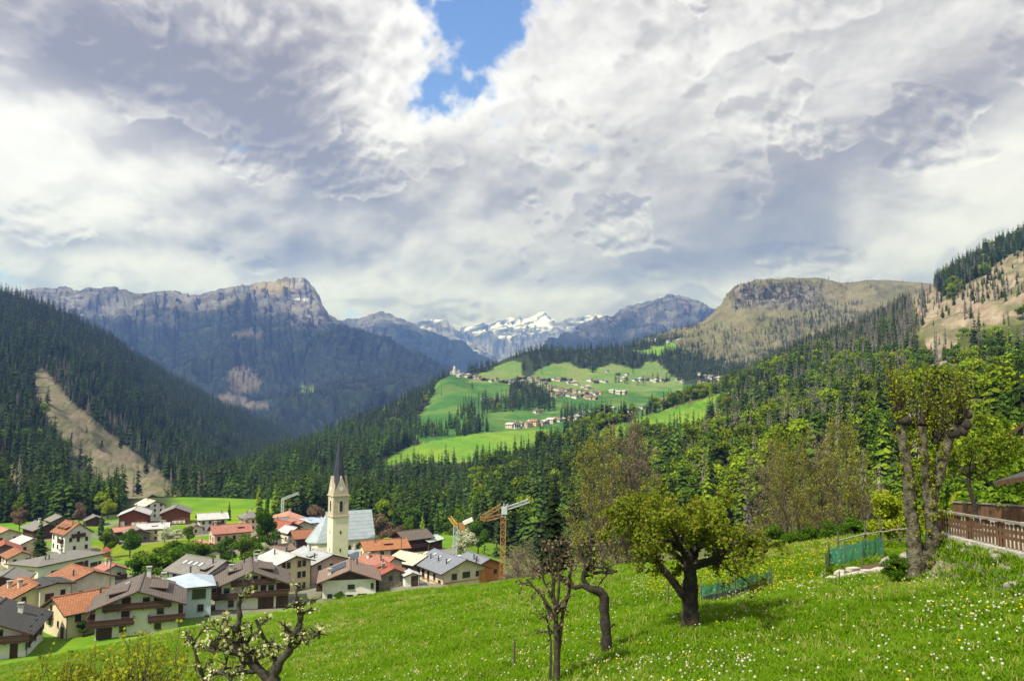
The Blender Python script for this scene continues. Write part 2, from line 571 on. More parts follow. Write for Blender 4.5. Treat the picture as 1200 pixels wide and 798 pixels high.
# ================================================================== village plan (px, py of the front, distance) used by ground and houses
#  key: (px, py, d, W, L, H, yaw, anchor)   anchor f = middle of the front wall's foot, c = centre of the plan
PLAN = {
 'h01': (-24, 776, 112, 11.2, 11, 3.9, 20, 'f'),
 'h02': (63, 746, 128, 8.0, 8.5, 4.3, -36, 'f'),
 'h03': (42, 730, 140, 8.0, 9, 5.0, 48, 'f'),
 'h04': (107, 704, 152, 8.5, 9.5, 4.2, 50, 'f'),
 'h06': (160, 742, 125, 11.8, 12, 4.6, 22, 'f'),
 'h07': (223, 724, 138, 6.6, 8, 5.6, 25, 'f'),
 'h08': (240, 692, 160, 9, 11, 4.6, 58, 'c'),
 'h09': (294, 714, 146, 12.4, 12.5, 4.6, 20, 'f'),
 'h10': (344, 694, 170, 7.6, 9.5, 6.6, 42, 'f'),
 'h11': (372, 676, 186, 10, 13, 4.6, 42, 'c'),
 'h12': (409, 700, 160, 10.6, 10, 3.7, 12, 'f'),
 'h14': (461, 693, 168, 6.2, 8, 3.6, 22, 'f'),
 'h15': (444, 677, 180, 6.5, 8, 3.8, 60, 'c'),
 'h16': (484, 673, 190, 8, 9, 3.6, 48, 'c'),
 'h17': (449, 656, 212, 8, 11, 3.8, -65, 'c'),
 'h18': (482, 643, 244, 8, 9, 4.0, -50, 'c'),
 'h19': (503, 643, 246, 5, 7, 3.0, -30, 'c'),
 'h20': (483, 686, 167, 3.0, 3.2, 2.2, 20, 'f'),
 'h21': (544, 689, 178, 11, 14, 4.3, 33, 'f'),
 'h22': (572, 682, 190, 8.5, 9, 4.0, 33, 'f'),
 'h23': (27, 681, 197, 10, 19, 4.2, -20, 'f'),
 'h24': (91, 646, 240, 7.6, 10, 5.8, 50, 'f'),
 'h25': (48, 628, 275, 8, 11, 3.2, 50, 'c'),
 'h26': (31, 646, 250, 7, 9, 3.2, 50, 'c'),
 'h27': (3, 636, 270, 8, 10, 3.6, 50, 'c'),
 'h28': (4, 655, 236, 8, 9, 3.2, 35, 'c'),
 'h29': (130, 682, 186, 5, 5.5, 3.4, 40, 'c'),
 'h30': (156, 616, 315, 10.5, 12, 4.4, 20, 'f'),
 'h31': (205, 614, 315, 10.2, 12, 4.6, 20, 'f'),
 'h32': (181, 608, 334, 8, 11, 5.8, 45, 'f'),
 'h33': (179, 632, 290, 7.5, 10, 4.6, -70, 'c'),
 'h34': (160, 634, 285, 7, 9, 3.5, 35, 'c'),
 'h35': (248, 621, 305, 8, 9.5, 5.0, -62, 'c'),
 'h36': (269, 642, 250, 8.5, 11, 5.6, -58, 'c'),
 'h37': (294, 621, 298, 7.5, 7.5, 5.4, 30, 'c'),
 'h38': (240, 648, 240, 6, 8, 2.4, 40, 'c'),
 'h39': (338, 617, 300, 9, 11, 3.8, 40, 'c'),
 'h40': (323, 624, 285, 8, 9, 3.8, -50, 'c'),
 'h41': (332, 630, 270, 7, 9, 4.0, 50, 'c'),
 'h42': (349, 627, 280, 7, 9, 4.0, 40, 'c'),
 'h43': (361, 623, 296, 8, 9, 4.0, -55, 'c'),
 'h44': (361, 642, 254, 8, 10, 4.2, -60, 'c'),
 'h45': (341, 636, 262, 6, 7, 4.0, 45, 'c'),
 'h46': (8, 692, 163, 7, 8, 2.6, 20, 'c'),
 'h47': (57, 704, 143, 5, 6, 3.4, 50, 'c'),
 'h48': (228, 625, 300, 5, 6, 2.6, 30, 'c'),
 'h49': (313, 643, 250, 6.5, 7, 3.6, 40, 'c'),
 'h50': (327, 655, 232, 5.5, 6.5, 3.0, -40, 'c'),
 'h51': (68, 618, 300, 6.5, 8, 3.2, 45, 'c'),
 'h52': (110, 616, 330, 7, 8, 3.0, 35, 'c'),
 'h53': (143, 630, 300, 5.5, 6.5, 3.0, -45, 'c'),
 'h54': (20, 662, 222, 6, 8, 3.0, 45, 'c'),
 'church': (398, 662, 240, 9, 19, 8, 25, 'c'),
}


def plan_base(k):
    px, py, d, W, L, H, yaw, an = PLAN[k]
    p = at(px, py, d)
    if an == 'f':
        y = R(yaw); p = p + np.array([-math.sin(y), math.cos(y), 0]) * L / 2
    return p


BASES = {k: plan_base(k) for k in PLAN}
_bp = np.array(list(BASES.values()))
# more ground heights of the valley floor and the drop behind it (px, py, d)
_extra = [(-150, 690, 190), (-120, 800, 100), (-60, 640, 300), (230, 607, 345), (270, 604, 400), (300, 598, 430), (150, 606, 380), (60, 612, 400), (-40, 622, 400), (380, 602, 430),
          (450, 640, 290), (520, 640, 260), (430, 612, 400), (520, 655, 350), (600, 660, 260), (600, 640, 420), (640, 700, 120), (700, 705, 110), (780, 690, 130), (900, 670, 150), (700, 660, 300), (850, 640, 330),
          (1000, 640, 140), (1100, 610, 130), (1200, 590, 120), (1350, 570, 130), (1000, 590, 300), (1200, 560, 300), (1500, 560, 150), (155, 660, 215), (200, 662, 205), (110, 650, 245), (200, 645, 250), (60, 690, 175)]
_ep = np.array([at(a, b, d) for a, b, d in _extra])
CTRL = np.vstack([_bp, _ep])
HOUSE_XY = _bp[:, :2]

CR_PX = [-400, 0, 230, 370, 470, 560, 700, 800, 880, 960, 1100, 1200, 1700]
CR_D = [97, 97, 100, 88, 76, 64, 51, 44, 40, 38, 36, 34, 34]


def ground(x, y):
    """height of the meadow, the village terrace and the ground behind it"""
    x = np.asarray(x, float); y = np.asarray(y, float)
    yy = np.maximum(y, 3.0)
    px = 600 + F * x / yy
    crest = np.interp(px, CR_PX, CR_D)
    plane = -3.4 - 0.16 * y + 0.19 * np.clip(x, -90, 40)
    p3 = np.stack([x, y, 0 * x], -1)
    plane = plane + 0.35 * fbm(p3 / 9.0, 3) * sstep(6, 20, y) + 0.12 * fbm(p3 / 2.2, 2)
    w = 0; s = 0
    for c in CTRL:
        q = 1.0 / (((x - c[0]) ** 2 + (y - c[1]) ** 2) + 9.0) ** 1.6
        w = w + q; s = s + q * c[2]
    B = s / w
    t = sstep(0, 1, (y - crest) / np.interp(px, [0, 500, 700, 1200], [26, 34, 40, 60]))
    z = plane * (1 - t) + B * t
    z = z + 1.7 * (1 - sstep(1.0, 6.5, y)) * (1 - sstep(9, 14, np.abs(x)))
    # the garden terrace at the right, behind its little stone wall
    d1 = terr_side(x, y)
    ter = -3.40 - 0.077 * (y - 17.6)
    z = z + (ter - z) * sstep(-0.85, 0.05, d1)
    return z


def terr_side(x, y):
    """>0 on the garden terrace: right of its front line (the picket fence) and of its far left edge"""
    ax, ay = 13.05, 24.2; bx, by = 11.65, 17.6
    nx, ny = (ay - by), -(ax - bx)
    ln = math.hypot(nx, ny)
    s1 = ((x - ax) * nx + (y - ay) * ny) / ln
    s3 = ((x - ax) * 1.0 - (y - ay) * 0.62) / 1.18
    return np.minimum(np.minimum(s1, np.where(y > ay - 1, s3, s1)), np.minimum((y - 15.0) * 0.8, 36 - y))


# ================================================================== far landforms, each lofted between level lines (px, py, distance)
class Loft:
    def __init__(s, rows, px0, px1, step, nv, noise=(), seed=0, back=(0.12, 0.5), smooth=4, keep=0.35, jag=0.0):
        s.px = np.arange(px0, px1 + step, step, float)
        nc = len(s.px)
        ry = []; rd = []
        for r in rows:
            r = np.array(r, float)
            ry.append(np.interp(s.px, r[:, 0], r[:, 1])); rd.append(1.0 / np.interp(s.px, r[:, 0], r[:, 2]))
        ry = np.array(ry); rd = np.array(rd); nr = len(rows)
        T = np.linspace(0, nr - 1, nv)
        i = np.clip(T.astype(int), 0, nr - 2); f = (T - i)[:, None]
        Y = ry[i] * (1 - f) + ry[i + 1] * f
        D = rd[i] * (1 - f) + rd[i + 1] * f
        for _ in range(smooth):
            Y[1:-1] = (Y[:-2] + 2 * Y[1:-1] + Y[2:]) / 4
            D[1:-1] = (D[:-2] + 2 * D[1:-1] + D[2:]) / 4
        if jag:
            q1 = np.stack([s.px / 9.0, s.px * 0 + seed * 3.3, s.px * 0], -1)
            jg = fbm(q1, 5, gain=.6, ridged=True) - .35
            Y = Y - jag * jg[None] * (np.linspace(0, 1, nv) ** 3)[:, None]
        Pp = at(np.broadcast_to(s.px, Y.shape), Y, 1.0 / D)
        s.t = T / (nr - 1)
        du = np.gradient(Pp, axis=1); dv = np.gradient(Pp, axis=0)
        N = np.cross(du, dv); N /= np.linalg.norm(N, axis=2)[..., None] + 1e-9
        fade = keep + (1 - keep) * (1 - sstep(0.72, 1.0, s.t))[:, None]
        for sc_, amp, ridged in noise:
            Pp = Pp + N * (amp * fade * fbm(Pp / sc_ + seed * 13.7, 5, ridged=ridged))[..., None]
        s.P = Pp; s.N = N
        s.nv, s.nc = nv, nc
        s.back = back

    def grids(s):
        """surface plus a falling back side, so the hill is a solid body"""
        top = s.P[-1]
        hd = top * np.array([1, 1, 0]); hd /= np.linalg.norm(hd, axis=1)[:, None]
        rng = top[:, 1:2]
        b1 = top + hd * rng * s.back[0] * 0.3 + np.array([0, 0, -1.0]) * rng * s.back[0] * s.back[1] * 0.10
        b2 = top + hd * rng * s.back[0] + np.array([0, 0, -1.0]) * rng * s.back[0] * s.back[1]
        b3 = top + hd * rng * s.back[0] * 2 + np.array([0, 0, -1.0]) * rng * s.back[0] * s.back[1] * 2.5
        return np.concatenate([s.P, b1[None], b2[None], b3[None]], 0)

    def build(s, name, mat, colfn, label=None):
        G = s.grids(); nv, nc = G.shape[:2]
        i = np.arange(nv - 1)[:, None] * nc; j = np.arange(nc - 1)[None]
        f = np.stack([i + j, i + j + 1, i + nc + j + 1, i + nc + j], -1).reshape(-1, 4)
        me = mesh_from(name, G.reshape(-1, 3), f, [mat], None, True)
        du = np.gradient(G, axis=1); dv = np.gradient(G, axis=0)
        N = np.cross(du, dv); N /= np.linalg.norm(N, axis=2)[..., None] + 1e-9
        PX, PY = proj(G)
        set_col(me, colfn(G, np.abs(N[..., 2]), PX, PY).reshape(-1, 3))
        o = link(name, me)
        set_props(o, label, None, None, 'structure')
        return o

    def scatter(s, n, seed):
        """n points spread evenly over the true surface area"""
        rs = np.random.RandomState(seed)
        a = s.P[:-1, :-1]; b = s.P[:-1, 1:]; c = s.P[1:, :-1]; d = s.P[1:, 1:]
        ar = np.linalg.norm(np.cross(b - a, c - a), axis=2)
        # plan area counts
        pr = (ar / ar.sum()).ravel()
        k = rs.choice(len(pr), n, p=pr)
        i, j = np.divmod(k, s.nc - 1)
        u = rs.rand(n, 1); v = rs.rand(n, 1)
        pt = (a[i, j] * (1 - u) + b[i, j] * u) * (1 - v) + (c[i, j] * (1 - u) + d[i, j] * u) * v
        return pt


def lerp3(a, b, t):
    return np.asarray(a) * (1 - t[..., None]) + np.asarray(b) * t[..., None]


M_LAND = mk_land("hill_ground", 0.5, 0.25, 0.3, 0.15, 1.0)
M_ROCK = mk_land("mountain_ground", 0.9, 0.012, 0.30, 0.010, 35.0)
M_SNOWY = mk_land("far_mountain_ground", 0.9, 0.006, 0.2, 0.006, 60.0)

FLOOR = (0.030, 0.040, 0.016)      # needle litter and shade plants under the trees
CLEAR = (0.20, 0.155, 0.085)       # felled slope: stumps, dry grass
GRASS = (0.085, 0.185, 0.016)
GRASS_D = (0.05, 0.135, 0.018)
ROCKC = (0.24, 0.21, 0.18)
SAND = (0.36, 0.265, 0.165)

# ---- A. left massif
Gm = Loft([
    [(-120, 590, 2700), (520, 590, 2700)],
    [(-120, 520, 3600), (60, 520, 3600), (200, 512, 3500), (330, 516, 3300), (420, 505, 3300), (520, 520, 3400)],
    [(-120, 440, 4400), (60, 440, 4400), (200, 440, 4400), (330, 460, 4200), (410, 470, 4100), (520, 480, 4300)],
    [(-120, 375, 5300), (60, 372, 5300), (200, 372, 5400), (300, 372, 5400), (350, 378, 5200), (400, 412, 5000), (460, 440, 5000), (520, 465, 5000)],
    [(-120, 348, 5700), (20, 345, 5700), (35, 341, 5700), (75, 339, 5700), (90, 344, 5700), (110, 350, 5700), (135, 348, 5800), (165, 347, 5800), (200, 344, 5900), (215, 349, 5900), (235, 349, 5900),
     (262, 341, 6000), (285, 338, 6000), (315, 333, 6000), (335, 329, 5900), (357, 330, 5800), (367, 342, 5700), (374, 356, 5650), (380, 368, 5600), (392, 376, 5600), (402, 383, 5700), (425, 396, 5700), (450, 412, 5800), (480, 436, 5800), (520, 460, 5800)]],
    -120, 520, 1.6, 130, [(900, 170, True), (300, 85, True), (90, 26, True)], 1, (0.15, 0.5), 5, 0.14, 4.5)


def col_G(G, nz, PX, PY):
    n = fbm(G / 240.0, 5); n2 = fbm(G / 60.0 + 5, 4)
    z = G[..., 2]
    forest = lerp3((0.014, 0.024, 0.015), (0.028, 0.040, 0.024), sstep(-0.3, 0.3, n2))
    rock = lerp3((0.085, 0.082, 0.085), (0.19, 0.18, 0.172), sstep(-0.3, 0.35, n2))
    alp = lerp3((0.10, 0.088, 0.06), (0.17, 0.14, 0.085), sstep(-.3, .3, n2))
    gul = fbm(G * [1, 1, .22] / 75.0 + 51, 4)
    rock = lerp3(rock, (0.22, 0.205, 0.19), sstep(.06, .30, gul) * .7)
    rock = lerp3(rock, (0.05, 0.05, 0.052), sstep(-.05, -.30, gul) * .7)
    alp = lerp3(alp, (0.06, 0.06, 0.045), sstep(-.02, -.28, gul) * .7)
    tl = sstep(500, 760, z + 210 * n)
    c = lerp3(forest, lerp3(alp, rock, sstep(-0.10, 0.12, n + 0.35 * n2 + 0.12 * sstep(0.75, 0.5, nz))), tl)
    bare = np.zeros(PX.shape)
    for cx, cy, rx, ry in ((285, 446, 22, 20), (270, 470, 22, 9), (300, 475, 20, 5), (300, 392, 34, 3)):
        bare = np.maximum(bare, 1 - ((PX - cx) / rx) ** 2 - ((PY - cy) / ry) ** 2 + 0.9 * n2 + .4 * n)
    c = lerp3(c, (0.125, 0.105, 0.085), sstep(0.1, 0.5, bare))
    gl = 1 - ((PX - 361) / 10.0) ** 2 - ((PY - 456) / 4.0) ** 2
    c = lerp3(c, (0.13, 0.2, 0.03), sstep(0, 0.4, gl))
    top = sstep(10, 2, np.abs(PY - 337)) * sstep(290, 310, PX) * sstep(356, 340, PX)
    c = lerp3(c, (0.30, 0.235, 0.12), top * 0.8)
    face = sstep(335, 350, PX) * sstep(392, 372, PX) * sstep(390, 372, PY + 10 * n)
    c = lerp3(c, lerp3((0.11, 0.10, 0.10), (0.235, 0.215, 0.20), sstep(-.25, .25, n2 + .5 * fbm(G * [1, 1, .3] / 50.0 + 3, 3))), face)
    snow = sstep(0.52, 0.6, fbm(G / 130.0 + 31, 4) + 0.3 * n2 + 0.28 * face) * sstep(560, 700, z)
    return lerp3(c, (0.8, 0.82, 0.86), snow * .9)


# ---- B. ranges further back
G2 = Loft([[(340, 520, 6200), (620, 520, 6200)],
           [(340, 430, 7300), (500, 440, 7300), (620, 470, 7300)],
           [(340, 385, 8000), (370, 384, 8000), (400, 382, 8000), (425, 378, 8000), (436, 373, 8000), (446, 370, 8000), (456, 373, 8000), (466, 380, 8000), (480, 387, 8000), (500, 396, 8000), (520, 403, 8000), (538, 407, 8000), (550, 416, 8000), (570, 440, 8000), (620, 500, 8000)]],
          340, 620, 1.5, 90, [(1000, 230, True), (300, 70, True), (90, 22, False)], 2, (0.1, 0.5), 3, 0.4, 9.0)
G3 = Loft([[(440, 500, 9000), (600, 500, 9000)],
           [(440, 430, 9800), (600, 445, 9800)],
           [(440, 420, 10500), (470, 402, 10500), (482, 388, 10500), (488, 382, 10500), (500, 377, 10500), (512, 378, 10500), (521, 378, 10500), (526, 383, 10500), (532, 391, 10500), (538, 401, 10500), (560, 412, 10500), (600, 440, 10500)]],
          440, 600, 1.2, 80, [(900, 260, True), (280, 80, True)], 3, (0.1, 0.5), 3, 0.22, 7.0)
FS = Loft([[(480, 470, 11500), (780, 470, 11500)],
           [(480, 425, 13000), (780, 425, 13000)],
           [(480, 420, 14000), (520, 412, 14000), (536, 405, 14000), (550, 397, 14000), (565, 392, 14000), (580, 386, 14000), (592, 382, 14000), (602, 380, 14000), (612, 379, 14000), (622, 380, 14000), (630, 377, 14000), (638, 375, 14000),
            (646, 380, 14000), (653, 388, 14000), (660, 386, 14000), (668, 381, 14000), (678, 383, 14000), (688, 378, 14000), (696, 378, 14000), (706, 380, 14000), (720, 384, 14000), (780, 395, 14000)]],
          480, 780, 1.2, 80, [(1300, 420, True), (420, 180, True), (140, 60, True)], 4, (0.04, 0.5), 3, 0.30, 8.0)
EP = Loft([[(640, 470, 6200), (900, 470, 6200)],
           [(640, 420, 7000), (700, 412, 7000), (800, 395, 7200), (900, 410, 7200)],
           [(640, 430, 7800), (680, 412, 7800), (695, 400, 7800), (703, 388, 7800), (712, 379, 7800), (725, 369, 7800), (738, 364, 7800), (750, 360, 7800), (765, 357, 7800), (778, 351, 7800), (786, 349, 7800), (793, 348, 7800), (800, 351, 7800),
            (808, 356, 7800), (815, 362, 7800), (826, 368, 7800), (836, 366, 7800), (846, 369, 7800), (860, 378, 7800), (900, 395, 7800)]],
          640, 900, 1.2, 90, [(800, 190, True), (250, 90, True), (80, 30, True)], 5, (0.1, 0.5), 3, 0.22, 5.0)


def col_far(zl, zs, dark=1.0, snow_bias=0.0):
    def fn(G, nz, PX, PY):
        n = fbm(G / 420.0, 5); n2 = fbm(G / 110.0 + 5, 4)
        z = G[..., 2]
        rock = lerp3((0.105 * dark, 0.10 * dark, 0.105 * dark), (0.245 * dark, 0.235 * dark, 0.225 * dark), sstep(-0.3, 0.35, n2))
        gul = fbm(G * [1, 1, .22] / 110.0 + 51, 4)
        rock = lerp3(rock, (0.30 * dark, 0.285 * dark, 0.27 * dark), sstep(.05, .28, gul) * .8)
        rock = lerp3(rock, (0.045, 0.046, 0.05), sstep(-.04, -.28, gul) * .75)
        c = lerp3((0.014, 0.021, 0.015), rock, sstep(zl - 150, zl + 150, z + 350 * n))
        sn = sstep(0.0, 0.10, snow_bias + (z - zs) / 1500.0 + 0.9 * n + 0.4 * n2 + 0.45 * (nz - 0.62) + .5 * gul)
        return lerp3(c, (0.82, 0.84, 0.88), sn)
    return fn


# ---- C. bare, wind-thrown hill
DH = Loft([[(740, 470, 1700), (1200, 470, 1700)],
           [(740, 430, 2150), (830, 402, 2150), (900, 400, 2150), (1000, 400, 2100), (1200, 400, 2100)],
           [(740, 418, 2350), (820, 390, 2350), (845, 374, 2350), (862, 360, 2380), (900, 357, 2420), (940, 356, 2450), (1000, 356, 2450), (1200, 350, 2450)],
           [(740, 414, 2450), (822, 388, 2450), (845, 370, 2420), (858, 354, 2400), (866, 343, 2410), (890, 339, 2450), (920, 336, 2500), (960, 338, 2550), (1000, 342, 2600), (1200, 342, 2600)],
           [(740, 412, 2560), (822, 387, 2560), (845, 369, 2560), (858, 352, 2560), (868, 338, 2570), (890, 333, 2600), (920, 331, 2650), (940, 327, 2680), (955, 326, 2700), (970, 329, 2740), (985, 333, 2800), (1000, 332, 2820), (1015, 329, 2840), (1035, 329, 2850), (1060, 331, 2850), (1120, 336, 2900), (1200, 340, 2900)]],
          740, 1200, 1.6, 130, [(260, 26, True), (80, 15, True), (25, 4.5, True)], 6, (0.15, 0.4), 2, 0.15)


def col_D(G, nz, PX, PY):
    n = fbm(G / 90.0, 5); n2 = fbm(G / 22.0 + 9, 4)
    c = lerp3((0.105, 0.098, 0.052), (0.165, 0.148, 0.088), sstep(-0.3, 0.3, n))
    c = lerp3(c, (0.085, 0.08, 0.06), sstep(0.08, .35, n2) * .55)
    c = lerp3(c, (0.12, 0.14, 0.045), sstep(0.05, 0.35, n2) * 0.6 * sstep(345, 372, PY))
    cl = sstep(854, 864, PX) * sstep(985, 930, PX) * sstep(332, 338, PY + 5 * n) * sstep(366, 356, PY + 6 * n)
    c = lerp3(c, lerp3((0.05, 0.048, 0.045), (0.19, 0.175, 0.16), sstep(-.2, .3, n2)), cl)
    return c


# ---- D. left forest slope with its felled strip
HS = Loft([
    [(-130, 660, 340), (0, 640, 380), (100, 622, 430), (215, 606, 520), (250, 590, 760), (300, 566, 1200), (360, 530, 2000), (400, 522, 2300)],
    [(-130, 560, 560), (0, 552, 610), (60, 548, 680), (120, 548, 800), (215, 552, 1000), (250, 548, 1200), (300, 535, 1600), (360, 522, 2300), (400, 515, 2500)],
    [(-130, 440, 950), (0, 440, 1000), (60, 450, 1050), (120, 462, 1150), (215, 492, 1500), (260, 508, 1700), (300, 518, 2000), (360, 520, 2500), (400, 514, 2600)],
    [(-130, 300, 1450), (-60, 320, 1450), (0, 343, 1500), (40, 355, 1550), (80, 371, 1620), (130, 398, 1750), (170, 426, 1880), (220, 454, 2050), (260, 475, 2200), (300, 492, 2400), (330, 503, 2550), (358, 518, 2650), (400, 530, 2700)]],
    -130, 400, 2.5, 130, [(160, 20, True), (50, 7, False), (16, 1.6, False)], 7, (0.15, 0.6), 4, 0.2)
CLEARCUT = [(38, 436), (50, 432), (64, 446), (82, 470), (110, 492), (140, 518), (168, 538), (196, 562), (222, 582), (226, 600), (160, 604), (150, 590), (128, 570), (104, 548), (76, 520), (58, 492), (44, 468)]
CLEAR2 = [(228, 560), (262, 548), (284, 560), (250, 572)]
LIGHT1 = [(0, 535), (22, 545), (44, 570), (46, 590), (10, 575), (-30, 560)]


def col_H(G, nz, PX, PY):
    n = fbm(G / 30.0, 5); n2 = fbm(G / 9.0 + 3, 4)
    wob = 7 * fbm(G / 40.0 + 8, 3)
    m = in_poly(PX + wob, PY + wob, CLEARCUT) | in_poly(PX + wob, PY + wob, CLEAR2)
    c = np.broadcast_to(FLOOR, G.shape)
    cc = lerp3((0.165, 0.138, 0.092), (0.095, 0.105, 0.045), sstep(-0.25, 0.3, n + .4 * n2))
    cc = lerp3(cc, (0.21, 0.18, 0.14), sstep(0.12, 0.3, n2) * .6)
    c = np.where(m[..., None], cc, c)
    m2 = in_poly(PX + wob, PY + wob, LIGHT1)
    c = np.where(m2[..., None], lerp3((0.12, 0.15, 0.035), (0.19, 0.16, 0.08), sstep(-.2, .3, n)), c)
    return c


# ---- E. hill across the gorge with the upper village
BH = Loft([
    [(190, 640, 440), (230, 622, 470), (340, 632, 480), (460, 640, 500), (600, 640, 500), (700, 640, 500), (900, 620, 520), (1000, 600, 540)],
    [(190, 608, 560), (230, 592, 560), (280, 578, 640), (340, 560, 760), (400, 548, 840), (460, 541, 870), (520, 546, 850), (560, 548, 840), (640, 546, 830), (760, 540, 840), (900, 520, 860), (1000, 500, 900)],
    [(190, 603, 620), (230, 586, 640), (280, 568, 760), (340, 542, 980), (400, 520, 1150), (470, 512, 1120), (530, 506, 1120), (600, 502, 1130), (660, 503, 1150), (720, 500, 1150), (800, 490, 1150), (900, 470, 1180), (1000, 450, 1200)],
    [(190, 601, 660), (230, 583, 690), (280, 562, 820), (340, 535, 1060), (400, 507, 1250), (450, 490, 1340), (490, 472, 1430), (530, 458, 1480), (580, 466, 1470), (640, 474, 1440), (700, 474, 1450), (780, 470, 1480), (900, 455, 1500), (1000, 440, 1500)],
    [(190, 600, 690), (230, 582, 720), (280, 560, 860), (340, 532, 1100), (400, 502, 1300), (450, 484, 1420), (490, 463, 1560), (525, 441, 1690), (560, 444, 1690), (600, 448, 1680), (650, 450, 1690), (720, 448, 1720), (800, 444, 1760), (850, 438, 1800), (1000, 425, 1800)],
    [(190, 599, 700), (230, 581, 740), (280, 559, 880), (340, 531, 1120), (400, 500, 1330), (450, 482, 1450), (490, 461, 1590), (520, 440, 1710), (545, 436, 1720), (575, 428, 1830), (595, 419, 1900), (615, 412, 1950), (640, 409, 1980), (700, 410, 2030), (760, 401, 2150), (820, 390, 2300), (900, 395, 2350), (1000, 400, 2350)]],
    190, 1000, 3.0, 150, [(140, 9, False), (40, 2.5, False)], 8, (0.12, 0.5), 3, 0.25)
# meadows of that hill (px, py outlines on the slope)
MEADOW_LOW = [(446, 544), (470, 528), (500, 515), (556, 506), (640, 503), (700, 504), (730, 510), (690, 524), (640, 531), (590, 536), (560, 540), (500, 543)]
MEADOW_UP = [(488, 500), (500, 472), (516, 447), (530, 438), (548, 440), (560, 446), (610, 452), (660, 455), (700, 455), (760, 452), (850, 446), (870, 470), (800, 500), (700, 504), (640, 503), (560, 507), (500, 518), (478, 512)]
MEADOW_TOP1 = [(612, 446), (624, 438), (632, 430), (646, 426), (668, 425), (676, 431), (690, 434), (704, 443), (704, 458), (600, 456)]
MEADOW_TOP2 = [(696, 458), (694, 442), (704, 431), (716, 425), (728, 427), (742, 433), (752, 431), (756, 425), (770, 424), (778, 431), (786, 440), (800, 446), (800, 458)]
MEADOW_TOP3 = [(740, 412), (775, 405), (812, 391), (838, 390), (830, 398), (800, 408), (770, 416)]
MEADOW_TOP4 = [(548, 448), (560, 440), (574, 435), (588, 428), (600, 423), (612, 425), (610, 436), (618, 450)]
MEADOW_TOP5 = [(830, 412), (870, 408), (890, 418), (840, 424)]
HILL_MEADOWS = [MEADOW_LOW, MEADOW_UP, MEADOW_TOP1, MEADOW_TOP2, MEADOW_TOP3, MEADOW_TOP4, MEADOW_TOP5]


def on_meadow(PX, PY):
    m = np.zeros(np.shape(PX), bool)
    for p in HILL_MEADOWS:
        m |= in_poly(PX, PY, p)
    return m


def col_B(G, nz, PX, PY):
    n = fbm(G / 60.0, 5); n2 = fbm(G / 14.0 + 3, 4)
    wob = 5.0 * fbm(G / 60.0 + 8, 4)
    m = on_meadow(PX + wob, PY + wob)
    up = in_poly(PX, PY, MEADOW_UP)
    c = np.broadcast_to(FLOOR, G.shape)
    gr = lerp3((0.095, 0.21, 0.016), (0.15, 0.235, 0.022), sstep(-.3, .3, n))
    gu = lerp3((0.036, 0.112, 0.020), (0.09, 0.155, 0.030), sstep(-.25, .35, n + 0.3 * n2))  # upper meadow: cloud shadow painted in as a darker green
    st_ = np.sin((G[..., 0] * .8 + G[..., 1] * .35) / 5.5 + 3 * n)
    gr = gr * (1 + .07 * st_[..., None]); gu = gu * (1 + .09 * np.sign(fbm(G[..., :3] * [1, .4, 0] / 90.0 + 70, 2))[..., None] + .05 * st_[..., None])
    g = np.where(up[..., None], gu, gr)
    lt = in_poly(PX, PY, MEADOW_TOP1) | in_poly(PX, PY, MEADOW_TOP2) | in_poly(PX, PY, MEADOW_TOP4)
    g = np.where(lt[..., None], lerp3((0.09, 0.17, 0.04), (0.15, 0.19, 0.06), sstep(-.3, .3, n)), g)
    c = np.where(m[..., None], g, c)
    for poly, cl in (([(772, 466), (800, 462), (822, 470), (800, 474), (775, 472)], (0.22, 0.155, 0.10)), ([(672, 497), (690, 493), (705, 500), (728, 506), (700, 506)], (0.24, 0.21, 0.15)),
                     ([(596, 462), (606, 450), (609, 450), (600, 466)], (0.30, 0.28, 0.24))):
        c = np.where(in_poly(PX + wob * .6, PY + wob * .3, poly)[..., None], cl, c)
    return c


# ---- F. right slope: mixed wood, meadow spur and landslip
CS = Loft([
    [(560, 800, 250), (850, 780, 230), (1050, 740, 190), (1200, 700, 140), (1400, 680, 120)],
    [(560, 680, 300), (700, 668, 290), (850, 640, 270), (950, 610, 260), (1050, 580, 240), (1200, 555, 190), (1400, 540, 160)],
    [(560, 620, 480), (700, 590, 480), (780, 565, 470), (850, 545, 450), (920, 530, 440), (1050, 510, 420), (1200, 478, 380), (1400, 440, 360)],
    [(560, 590, 580), (700, 545, 640), (780, 515, 690), (850, 500, 700), (920, 480, 690), (1050, 450, 640), (1200, 418, 600), (1400, 370, 580)],
    [(560, 575, 620), (690, 522, 740), (740, 505, 800), (790, 490, 860), (850, 470, 880), (920, 445, 860), (1000, 420, 820), (1100, 385, 800), (1200, 350, 780), (1400, 270, 760)],
    [(560, 570, 640), (690, 514, 770), (740, 495, 850), (790, 480, 920), (840, 466, 960), (855, 460, 970), (880, 446, 990), (900, 434, 1000), (930, 416, 1010), (960, 404, 1020), (1000, 391, 1030), (1030, 374, 1050), (1060, 361, 1080), (1090, 341, 1100), (1120, 320, 1110), (1150, 301, 1120), (1175, 288, 1130), (1200, 278, 1140), (1260, 250, 1160), (1400, 190, 1200)]],
    560, 1400, 3.0, 130, [(150, 16, True), (50, 8, True), (14, 2.2, True)], 9, (0.15, 0.5), 4, 0.25)
SPUR = [(690, 524), (700, 508), (740, 492), (790, 477), (830, 466), (852, 458), (858, 466), (838, 482), (822, 500), (800, 512), (770, 505), (735, 512), (715, 522)]
SLIP = [(1066, 344), (1092, 330), (1110, 352), (1128, 338), (1160, 318), (1178, 300), (1215, 290), (1240, 330), (1215, 372), (1190, 376), (1150, 384), (1124, 400), (1112, 424), (1096, 440), (1088, 424), (1082, 396), (1074, 370)]
